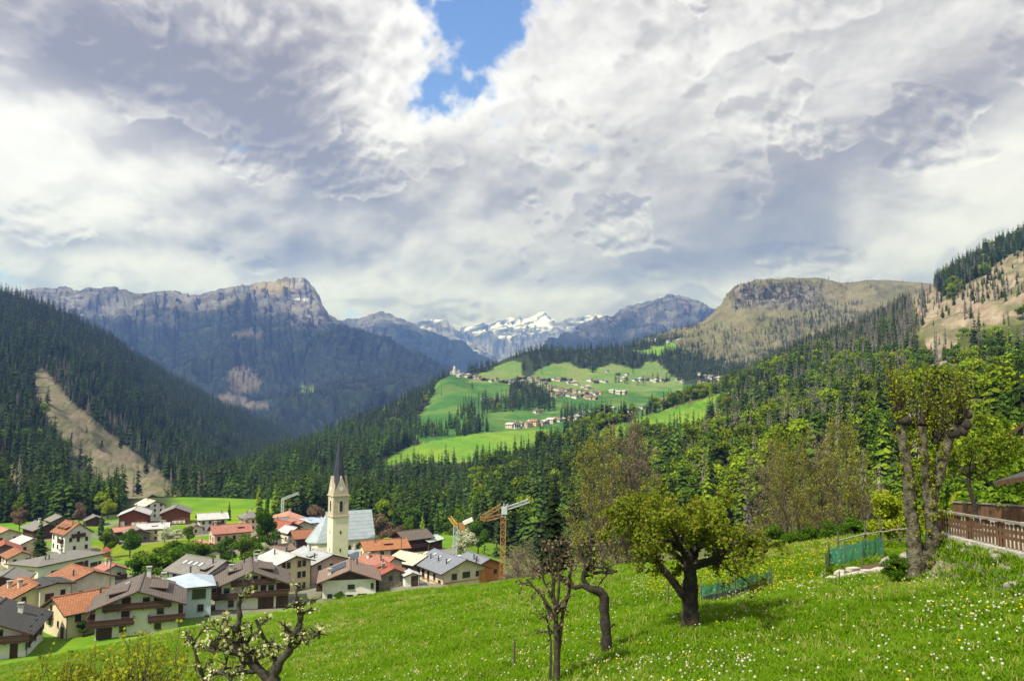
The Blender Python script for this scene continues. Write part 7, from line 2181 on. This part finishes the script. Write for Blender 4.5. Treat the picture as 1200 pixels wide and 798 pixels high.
# ---------------------------------------------------------------- yellow-green shrubs in the lower left corner
M_SHR = mk_leaf('shrub_yellow_green_leaves', (.20, .24, .012), (.36, .37, .03), .4, .08)
SHC = dict(seg=[5, 5, 4, 3], wig=[.1, .15, .2, .25], up=[.02, .12, .08, .05], taper=[.5, .5, .5, .5], n=[5, 5, 4, 2], ang=[30, 34, 36, 40], len=[.6, .6, .55, .5], thin=[.6, .6, .6, .6], rmin=.004); SHC['from'] = [.2, .25, .2, .2]
for i_, (px, py, d, h, lb) in enumerate(((200, 772, 16.0, 1.9, 'yellow-green shrub touching the left side of the blossoming tree'), (168, 778, 17.0, 1.7, 'yellow-green shrub in the middle of the corner clump'), (135, 776, 17.5, 1.9, 'bushiest yellow-green shrub of the corner clump'), (105, 782, 18.0, 1.6, 'yellow-green shrub near the left end of the corner clump'), (78, 790, 18.5, 1.5, 'leftmost low yellow-green shrub of the corner clump'))):
    top = at(px, py - 22, d); g0 = gz(top); h = max(.8, top[2] - g0) * .76
    o = empty('leafy_shrub', (top[0], top[1], g0)); set_props(o, lb, 'shrub', 'yellow-green corner shrubs')
    rs_ = np.random.RandomState(200 + i_); oo = []; tt = []
    for s_ in range(20):
        a = rs_.rand() * 6.28
        branch(oo, tt, (math.cos(a) * .15, math.sin(a) * .15, -.1), (math.cos(a) * .5, math.sin(a) * .5, 1), h * rs_.uniform(.7, 1.08), .025, 1, SHC, rs_)
    v, f = wood_mesh(oo, (6, 5, 4, 3)); link('stems', mesh_from('stems', v, f, [M_BARK]), o)
    c = along(tt, 5.0, .06, rs_, .0); v, f = quads_at(c, .062, rs_, .4); link('leaves', mesh_from('leaves', v, f, [M_SHR]), o)

# ---------------------------------------------------------------- the pollarded tree at the right
pf_ = foot(1084, 674)
pt_ = empty('pollard_tree', pf_); set_props(pt_, 'big pollarded tree with thick twin trunks, knobbly heads and upright leafy shoots', 'tree')
k_ = pf_[1] / 900.0
def pxq(x, y, dy=0.0): return ((x - 1084) * k_, dy, (674 - y) * k_)
rs_ = np.random.RandomState(27); o_ = []; tp_ = []
limbs = [([pxq(1074, 682), pxq(1074, 650), pxq(1073, 620), pxq(1071, 590, .05), pxq(1070, 560), pxq(1067, 530), pxq(1064, 505), pxq(1062, 488)], [26, 19, 16, 15, 14, 13, 13, 15]),
         ([pxq(1096, 682, -.1), pxq(1094, 650, -.1), pxq(1093, 620, -.1), pxq(1093, 596, -.1), pxq(1097, 578), pxq(1107, 555), pxq(1114, 530), pxq(1121, 512)], [26, 19, 17, 17, 15, 14, 13, 15]),
         ([pxq(1093, 600, -.05), pxq(1090, 575), pxq(1090, 550), pxq(1089, 525), pxq(1089, 505)], [13, 11, 10, 10, 11]),
         ([pxq(1114, 528, .05), pxq(1126, 512), pxq(1136, 498, .1), pxq(1140, 490)], [10, 10, 9, 8]),
         ([pxq(1084, 684, .1), pxq(1084, 655, .1), pxq(1084, 640, .1)], [34, 26, 16])]
heads = [(1062, 486, 13), (1064, 500, 11), (1089, 503, 11), (1121, 508, 15), (1132, 498, 11), (1140, 489, 8), (1107, 520, 9), (1116, 522, 9)]
for pth, w in limbs:
    pth = np.array(pth); n_ = len(pth); xs = np.linspace(0, n_ - 1, n_ * 5)
    pf2 = np.stack([np.interp(xs, np.arange(n_), pth[:, q]) for q in range(3)], 1)
    for _ in range(2): pf2[1:-1] = (pf2[:-2] + 2 * pf2[1:-1] + pf2[2:]) / 4
    rr = np.interp(xs, np.arange(n_), np.array(w) / 2 * k_ * .88) * (1 + .10 * fbm(pf2 * 3.0 + 40, 3))
    o_.append((pf2, rr, 0))
v, f = wood_mesh(o_, (18,))
v = v + (fbm(v * 6.0, 4)[:, None] * .02) * rs_.choice([1], (len(v), 1)) * np.sign(v - v.mean(0)) * [1, 1, 0]
hv = []; hf = []; kk = 0
import bmesh
for hx, hy, hr in heads:
    for j in range(5):
        c0 = np.array(pxq(hx, hy)) + rs_.normal(size=3) * hr * .30 * k_
        bm_ = bmesh.new(); bmesh.ops.create_icosphere(bm_, subdivisions=2, radius=hr * .55 * k_ * rs_.uniform(.6, 1.0))
        bv = np.array([q.co[:] for q in bm_.verts]); bf_ = [[q.index for q in fc.verts] for fc in bm_.faces]; bm_.free()
        bv = bv * (1 + .45 * fbm(bv * 7 + hx + j * 3, 3))[:, None] + c0
        hv.append(bv); hf += [[q + kk for q in fc] for fc in bf_]; kk += len(bv)
link('trunk', mesh_from('trunk', v, f, [M_BARK_PALE], None, True), pt_)
link('knobbly_heads', mesh_from('knobbly_heads', np.concatenate(hv), np.array(hf), [M_BARK_OLD], None, True), pt_)
SHT = dict(seg=[1, 7, 3], wig=[0, .05, .12], up=[0, .10, .05], taper=[1, .35, .5], n=[1, 7, 1], ang=[0, 26, 30], len=[1, .24, .4], thin=[1, .5, .5], rmin=.0035, leaf_from=1); SHT['from'] = [0, .15, .2]
oo = []; tt = []
for hx, hy, hr in heads:
    for c in range(20 if hr > 10 else 12):
        a = rs_.rand() * 6.28; sp2 = rs_.uniform(.05, .32)
        b0 = np.array(pxq(hx, hy)) + np.array([math.cos(a), math.sin(a), .3]) * hr * .4 * k_
        branch(oo, tt, b0, (math.cos(a) * sp2, math.sin(a) * sp2, 1), rs_.uniform(.6, 1.75), .012, 1, SHT, rs_)
# tufts sprouting from the trunks too
for pth, w in limbs[:3]:
    pth = np.array(pth)
    for c in range(46):
        q = rs_.uniform(.5, len(pth) - 1.01); i0 = int(q); a = rs_.rand() * 6.28
        b0 = pth[i0] + (pth[i0 + 1] - pth[i0]) * (q - i0) + np.array([math.cos(a), math.sin(a), 0]) * w[i0] * .45 * k_
        branch(oo, tt, b0, (math.cos(a) * .6, math.sin(a) * .6, .9), rs_.uniform(.15, .5), .007, 1, SHT, rs_)
v, f = wood_mesh(oo, (4, 4, 3)); link('shoots', mesh_from('shoots', v, f, [M_BARK]), pt_)
c = along(tt, 2.0, .02, rs_, .1); v, f = quads_at(c, .056, rs_, .3)
link('leaves', mesh_from('leaves', v, f, [mk_leaf('pollard_shoot_leaves', (.17, .215, .014), (.31, .335, .028), .4, .05)]), pt_)
print('pollard foot', pf_, 'shoots', len(oo))

# slanting tree behind the fence: trunk with a spreading crown
sl0 = at(1146, 628, 27.5); sl0[2] = gz(sl0)
sl_t = empty('slanting_tree', sl0); sl_t.scale = (.60, .60, .60); set_props(sl_t, 'leafy tree with a dark slanting trunk just behind the picket fence', 'tree')
k_ = 27.5 / 900
o_, tp_, rs_ = branched(303, dict(FRUIT, up=[0, .06, .08, .06, .04], n=[6, 6, 5, 4, 3]), [(0, 0, -.3), (-.03, 0, .6), (-.1, 0, 1.3), (-.28, 0, 2.0), (-.4, 0, 2.6), (-.3, 0, 3.2), (0, 0, 3.8)], .15, 9)
v, f = wood_mesh(o_, (10, 7, 5, 4, 3)); link('trunk', mesh_from('trunk', v, f, [M_BARK_OLD], None, True), sl_t)
c = along(tp_, 3.2, .08, rs_); v, f = quads_at(c, .13, rs_, .4); link('leaves', mesh_from('leaves', v, f, [mk_leaf('terrace_tree_leaves', (.10, .165, .012), (.17, .23, .02), .4, .05)]), sl_t)

# ================================================================== fences, nets, posts, walls at the right
M_BSTONE = mk('grey_bank_stone', (.33, .305, .265), (.17, .155, .13), 4, .95, .9, bscale=6)
M_PICK = mk_planks('weathered_brown_fence', (.115, .062, .036), (.165, .092, .054), .09, 0)
M_RAILP = mk('pale_weathered_rail', (.30, .275, .24), (.19, .17, .15), 5, .9, .3)
M_POST = mk('grey_brown_post', (.13, .11, .09), (.085, .072, .06), 8, .9, .4)
m, t, b = pmat('green_netting')
co = objco(t); sp3 = t.new('ShaderNodeSeparateXYZ'); t.put(sp3.inputs[0], co)
gx = t.m('ABSOLUTE', t.m('SUBTRACT', t.m('FRACT', t.m('MULTIPLY', t.m('ADD', sp3.outputs[0], sp3.outputs[1]), 22.0)), .5)); gzz = t.m('ABSOLUTE', t.m('SUBTRACT', t.m('FRACT', t.m('MULTIPLY', sp3.outputs[2], 30.0)), .5))
hole = t.m('MULTIPLY', t.mapr(gx, .28, .34), t.mapr(gzz, .28, .34))
al = t.m('SUBTRACT', 1.0, t.m('MULTIPLY', t.m('SUBTRACT', 1.0, t.m('MAXIMUM', t.mapr(gx, .24, .3), t.mapr(gzz, .24, .3))), .85))
t.put(b.inputs['Base Color'], t.mix(t.noise(co, 3, 3), (.012, .12, .085, 1), (.02, .19, .13, 1))); b.inputs['Roughness'].default_value = .7
t.put(b.inputs['Alpha'], al)
M_NET = m
M_DARKN = mk('dark_mesh_skirt', (.03, .04, .035), (.045, .05, .045), 5, .9)


def path3(a, b_, n):
    return [tuple(np.array(a) + (np.array(b_) - np.array(a)) * i_ / n) for i_ in range(n + 1)]


def picket(name, p0, p1, h, label, step=.23, pw=.09, postn=3, toprail=True, mats=None):
    p0 = np.array(p0); p1 = np.array(p1); d = p1 - p0; L = np.linalg.norm(d[:2]); u = d / np.linalg.norm(d)
    o = empty(name, p0, 0); set_props(o, label, 'fence')
    rz = math.atan2(d[1], d[0])
    n = int(L / step)
    mb = MB()
    for i_ in range(n):
        c = d * ((i_ + .5) / n)
        hh = h * rs_.uniform(.97, 1.02)
        mb.box((c[0], c[1], c[2] + hh / 2 + .06), (pw, .022, hh), rz, 0, 0, rs_.uniform(-.01, .01))
    mb.obj('pickets', [M_PICK], o)
    for z in (.28, h - .12):
        mb = MB(); off_ = np.array([-math.sin(rz), math.cos(rz), 0]) * .035
        mb.bar(off_ + [0, 0, z], d + off_ + [0, 0, z], .05, .08); mb.obj('rail', [M_PICK], o)
    if toprail:
        mb = MB(); mb.bar((0, 0, h + .12), d + np.array([0, 0, h + .12]), .13, .05); mb.obj('top_rail', [M_RAILP], o)
    for i_ in range(postn + 1):
        c = d * (i_ / postn); off_ = np.array([-math.sin(rz), math.cos(rz), 0]) * .13
        mb = MB(); mb.box((c[0] + off_[0], c[1] + off_[1], c[2] + h / 2 - .1), (.14, .12, h + .45), rz); mb.obj('post', [M_PICK], o)
    return o


fa = at(1100, 624, 24.2); fb = at(1215, 652, 17.6); fa[2] = gz(fa + [.3, -.2, 0]) if False else fa[2]
picket('picket_fence', fa, fb, .56, 'brown picket fence with pale top rail along the front of the terrace')
ga = at(1118, 606, 31.5); gb = at(1230, 616, 26.5)
picket('board_fence', ga, gb, .50, 'dark brown board fence along the far side of the terrace path', .105, .098)
# kerb of pale stone under the picket fence and the rough stone bank below it
kb = MB(); kb.bar(fa + [0, -.05, -.06], fb + [0, -.05, -.06], .34, .16)
set_props(kb.obj('stone_kerb', [M_DRYST]), 'pale stone kerb under the picket fence', 'kerb')
for i_ in range(22):
    px = rs_.uniform(1102, 1190); py = np.interp(px, [1102, 1190], [634, 652]) + rs_.uniform(-1, 9)
    p_ = foot(px, py)
    bm_ = bmesh.new(); bmesh.ops.create_icosphere(bm_, subdivisions=2, radius=rs_.uniform(.08, .17))
    for q in bm_.verts: q.co = q.co * (1 + .4 * float(fbm(np.array(q.co[:]) * 4 + i_ * 7, 2)))
    me_ = bpy.data.meshes.new('bank_stone'); bm_.to_mesh(me_); bm_.free(); me_.materials.append(M_BSTONE)
    o = link('bank_stone', me_, None, p_ + [0, 0, .02], (0, 0, rs_.rand() * 6), (1.3, 1, .7)); set_props(o, 'pale rough stone in the bank below the picket fence', 'stone', 'stones in the bank under the fence')
for i_, (px, py, s_, lb) in enumerate(((1050, 662, .34, 'large pale boulder left of the pollard foot'), (1064, 656, .26, 'pale boulder touching the pollard trunk'), (1194, 692, .2, 'flat grey stone lying in the grass at the right edge'))):
    p_ = foot(px, py); bm_ = bmesh.new(); bmesh.ops.create_icosphere(bm_, subdivisions=3, radius=s_)
    for q in bm_.verts: q.co = q.co * (1 + .35 * float(fbm(np.array(q.co[:]) * 3 + i_ * 9, 3)))
    me_ = bpy.data.meshes.new('boulder'); bm_.to_mesh(me_); bm_.free(); me_.materials.append(M_BSTONE)
    o = link('boulder', me_, None, p_ + [0, 0, .05], (0, 0, i_), (1.5, 1, .75)); set_props(o, lb, 'boulder')


def net(name, pts, h, label, skirt=0.0):
    """green garden net hung on stakes along ground points"""
    P_ = [np.array(q) for q in pts]
    o = empty(name, P_[0]); set_props(o, label, 'garden net')
    g_ = MB(); vs = []; n = 0
    for a in range(len(P_) - 1):
        for q in range(7 if a == len(P_) - 2 else 6):
            f_ = q / 6; c = P_[a] * (1 - f_) + P_[a + 1] * f_ - P_[0]
            sag = .05 * math.sin(math.pi * f_) * (1 + .5 * rs_.rand())
            bx = rs_.normal() * .015
            vs += [(c[0], c[1] + bx, c[2] + skirt), (c[0] + .02, c[1] + bx * 2, c[2] + (skirt + h) / 2), (c[0], c[1] + bx, c[2] + h - sag)]; n += 1
    g_.add(vs, [(3 * i_ + j, 3 * i_ + 3 + j, 3 * i_ + 4 + j, 3 * i_ + 1 + j) for i_ in range(n - 1) for j in (0, 1)]); g_.obj('net', [M_NET], o)
    if skirt:
        g_ = MB(); g_.add([q for k in range(n) for q in ((vs[3 * k][0], vs[3 * k][1] - .01, vs[3 * k][2] - skirt), (vs[3 * k][0], vs[3 * k][1] - .01, vs[3 * k][2] + .02))], [(2 * i_, 2 * i_ + 2, 2 * i_ + 3, 2 * i_ + 1) for i_ in range(n - 1)]); g_.obj('skirt', [M_DARKN], o)
    for q in P_:
        c = q - P_[0]; g_ = MB(); g_.tube([(c[0], c[1], c[2] - .2), (c[0], c[1] + .01, c[2] + h + .12)], .018, 6); g_.obj('stake', [M_POST], o)
    return o


net('garden_net', [foot(822, 708), foot(842, 704), foot(862, 700), foot(882, 695), foot(903, 690)], .62, 'low green garden net over a dark bed, right of the fruit tree', .24)
net('garden_net', [foot(968, 676), foot(972, 664), foot(990, 661), foot(1012, 657), foot(1030, 653), foot(1036, 655)], .72, 'taller bright green garden net in front of the rail fence')
net('garden_net', [foot(966, 684), foot(984, 682)], .22, 'short dark green net at the near end of the taller garden net')
# rail fence behind the nets
ra = [foot(983, 655), foot(1015, 648), foot(1033, 645), foot(1055, 642), foot(1076, 640)]
ro_ = empty('rail_fence', ra[0]); set_props(ro_, 'rough rail fence of dark posts behind the green nets', 'fence')
for i_, q in enumerate(ra):
    c = q - ra[0]; mb = MB(); mb.tube([(c[0], c[1], c[2] - .2), (c[0], c[1], c[2] + (1.05, 1.25, 1.3, .9, 1.0)[i_])], .04, 7); mb.obj('post', [M_POST], ro_)
for z in (.35, .72):
    for i_ in range(len(ra) - 1):
        c, c2 = ra[i_] - ra[0], ra[i_ + 1] - ra[0]; mb = MB(); mb.tube([c + [0, -.05, z], c2 + [0, -.05, z + .03]], .028, 6); mb.obj('rail', [M_RAILP if z > .5 else M_POST], ro_)
for px, py, h, r, lb in ((602, 784, .75, .035, 'short weathered stake standing in the meadow'), (783, 712, .8, .03, 'pale thin stake behind the fruit tree'), (904, 692, .75, .025, 'dark stake at the end of the low green net'), (990, 676, .8, .02, 'dark stake in front of the taller green net'), (1010, 672, .8, .02, 'slim dark stake in the vegetable bed')):
    p_ = foot(px, py); mb = MB(); mb.tube([(0, 0, -.2), (.01, 0, h * .5), (.02, .0, h)], [r, r * .95, r * .8], 7); o = mb.obj('stake', [M_POST], None, loc=p_); set_props(o, lb, 'stake')
for px, py, d, h, lb in ((930, 640, 46, 3.2, 'tall bare pole in front of the bare tree row'), (1030, 640, 44, 4.2, 'tall grey pole left of the pollard')):
    p_ = at(px, py, d); p_[2] = gz(p_); mb = MB(); mb.tube([(0, 0, -.3), (0, 0, h)], [.05, .03], 7); o = mb.obj('wooden_pole', [M_POST], None, loc=p_); set_props(o, lb, 'pole')
# stone edging of the vegetable bed
for i_, (px, py) in enumerate(((940, 690), (952, 686), (962, 684), (975, 679), (990, 676), (1004, 674), (1018, 671), (1030, 669), (985, 672), (1000, 668))):
    p_ = foot(px, py); mb = MB(); mb.box((0, 0, .03), (.42 + .1 * (i_ % 3), .28, .12), rs_.rand()); o = mb.obj('edging_slab', [M_DRYST], None, loc=p_); set_props(o, 'pale flat stone edging the vegetable bed', 'stone slab', 'stone slabs along the bed')

# neighbouring houses at the right edge
PLAN['hr1'] = (1279, 590, 62, 8.6, 9, 6.1, -42, 'f'); PLAN['hr2'] = (1340, 616, 40, 8, 8, 2.5, -42, 'f')
for k in ('hr1', 'hr2'): BASES[k] = plan_base(k)
house('hr1', 'house with pale blue-grey roof reaching in at the right edge above the trees', RF_BLUE, M_BLUEW, 40, .9, {'l': S1(2, 4, (1.0,)), 'f': S1(2, 4, (1.0,))})
house('hr2', 'dark-roofed house whose eave reaches in at the right edge above the fence', RF_DARK, M_TIMB, 14, 2.0, {'f': S1(2, 4, (1.0,))})

# ================================================================== grass and flowers of the meadow
M_GRASS = mk_leaf('meadow_grass_blades', (0.098, 0.205, 0.008), (0.162, 0.285, 0.013), .4, .13)
M_DRYG = mk_leaf('pale_grass_stalks', (.20, .23, .05), (.30, .30, .09), .3, .2)
M_DANW = mk_leaf('dandelion_seed_heads', (.62, .63, .52), (.42, .45, .32), .2, .05)
M_DANY = mk_leaf('dandelion_yellow_heads', (.70, .48, .01), (.78, .58, .02), .15, .05)
M_STEM = mk_leaf('flower_stems', (.10, .2, .02), (.15, .24, .03), .2, .05)


def tuft(seed, n=26, r=.16, h=.2):
    rs = np.random.RandomState(seed); v = []; f = []; k = 0
    for i in range(n):
        a = rs.rand() * 6.28; rr = r * math.sqrt(rs.rand()); b = np.array([math.cos(a) * rr, math.sin(a) * rr, -.02])
        hh = h * rs.uniform(.5, 1.15); la = rs.rand() * 6.28; ln = hh * rs.uniform(.15, .7)
        t_ = np.array([-math.sin(la), math.cos(la), 0]) * rs.uniform(.006, .012); dd = np.array([math.cos(la), math.sin(la), 0])
        v += [b - t_, b + t_, b + dd * ln * .35 + [0, 0, hh * .62] + t_ * .8, b + dd * ln * .35 + [0, 0, hh * .62] - t_ * .8, b + dd * ln + [0, 0, hh]]
        f += [(k, k + 1, k + 2, k + 3), (k + 3, k + 2, k + 4)]; k += 5
    return np.array(v), f, [0] * len(f)


def head(seed, hgt, r, mi):
    rs = np.random.RandomState(seed); v = []; f = []; m_ = []
    bm_ = bmesh.new(); bmesh.ops.create_icosphere(bm_, subdivisions=1, radius=r)
    bv = np.array([q.co[:] for q in bm_.verts]); bf_ = [tuple(q.index for q in fc.verts) for fc in bm_.faces]; bm_.free()
    if mi == 1: bv[:, 2] *= .45
    v = list(bv + [0.02, 0, hgt]); f = bf_; m_ = [mi] * len(f); k = len(v)
    v += [(-.004, 0, 0), (.004, 0, 0), (.024, 0, hgt), (.016, 0, hgt)]; f = f + [(k, k + 1, k + 2, k + 3)]; m_ += [2]
    return np.array(v), f, m_


def meadow_points(n, seed, dmin, dmax, power):
    rs = np.random.RandomState(seed)
    y = dmin * (dmax / dmin) ** (rs.rand(n) ** power)
    px = rs.uniform(-60, 1260, n)
    x = (px - 600) / F * y
    cr = np.interp(px, CR_PX, CR_D)
    ok = (y < cr * 1.1) & (terr_side(x, y) < 0.05)
    x, y, px = x[ok], y[ok], px[ok]
    z = ground(x, y)
    P_ = np.stack([x, y, z], -1)
    qx, qy = proj(P_)
    ok = (qy < 812) & ~in_poly(qx, qy, [(985, 668), (1040, 656), (1062, 662), (1040, 672), (960, 684)])
    return P_[ok], rs


gp, rs_ = meadow_points(105000, 3, 9.5, 85, .8)
nn = fbm(gp / 2.6, 3); nb = fbm(gp / 9.0 + 6, 3)
s_ = (.75 + .5 * sstep(-.3, .4, nn) + .25 * nb) * np.interp(gp[:, 1], [9, 30, 85], [.85, 1.0, 1.5]) * rs_.uniform(.42, .78, len(gp))
wd = np.interp(gp[:, 1], [9, 25, 85], [1.0, 1.5, 3.2])
scatter('meadow_grass', [tuft(1), tuft(2, 22, .18, .17), tuft(3, 30, .15, .24), tuft(4, 12, .2, .27)[:2] + ([1] * 24,)], [M_GRASS, M_DRYG], gp, np.column_stack([RS.normal(0, .08, len(gp)), RS.normal(0, .08, len(gp)), RS.rand(len(gp)) * 6.28]),
        np.column_stack([wd, wd, s_]), np.where(RS.rand(len(gp)) < .05 + .22 * sstep(.05, .4, nb), 3, RS.randint(0, 3, len(gp))), 'bright green meadow grass covering the sloping foreground', 'grass')
fpnt, rs_ = meadow_points(42000, 4, 9.5, 95, .75)
qx, qy = proj(fpnt)
nn = fbm(fpnt / 3.2 + 20, 3)
dens_ = np.clip(.10 + 1.0 * sstep(-.05, .4, nn) * np.interp(qx, [0, 500, 750, 1000, 1200], [.15, .35, .6, .9, 1.2]) * np.interp(qy, [640, 720, 800], [.5, .7, 1.1]), 0, 1)
strip = (qx > 740) & (qx < 985) & (qy < 705) & (fpnt[:, 1] > 24)
dens_ = np.where(strip, .95, dens_)
k_ = rs_.rand(len(fpnt)) < dens_
fpnt = fpnt[k_]; qx = qx[k_]; qy = qy[k_]
yel = (rs_.rand(len(fpnt)) < np.where((qx > 760) & (qy < 700) & (fpnt[:, 1] > 24), .85, .16))
var = np.where(yel, 2 + rs_.randint(0, 2, len(yel)), rs_.randint(0, 2, len(yel)))
sc_ = rs_.uniform(.7, 1.25, len(fpnt))
scatter('dandelion_flowers', [head(1, .20, .023, 0), head(2, .15, .018, 0), head(3, .17, .024, 1), head(4, .2, .021, 1)], [M_DANW, M_DANY, M_STEM], fpnt,
        np.column_stack([RS.normal(0, .12, len(fpnt)), RS.normal(0, .12, len(fpnt)), RS.rand(len(fpnt)) * 6.28]), np.column_stack([sc_, sc_, sc_]), var, 'white dandelion seed heads and yellow dandelions dotting the meadow', 'flowers')
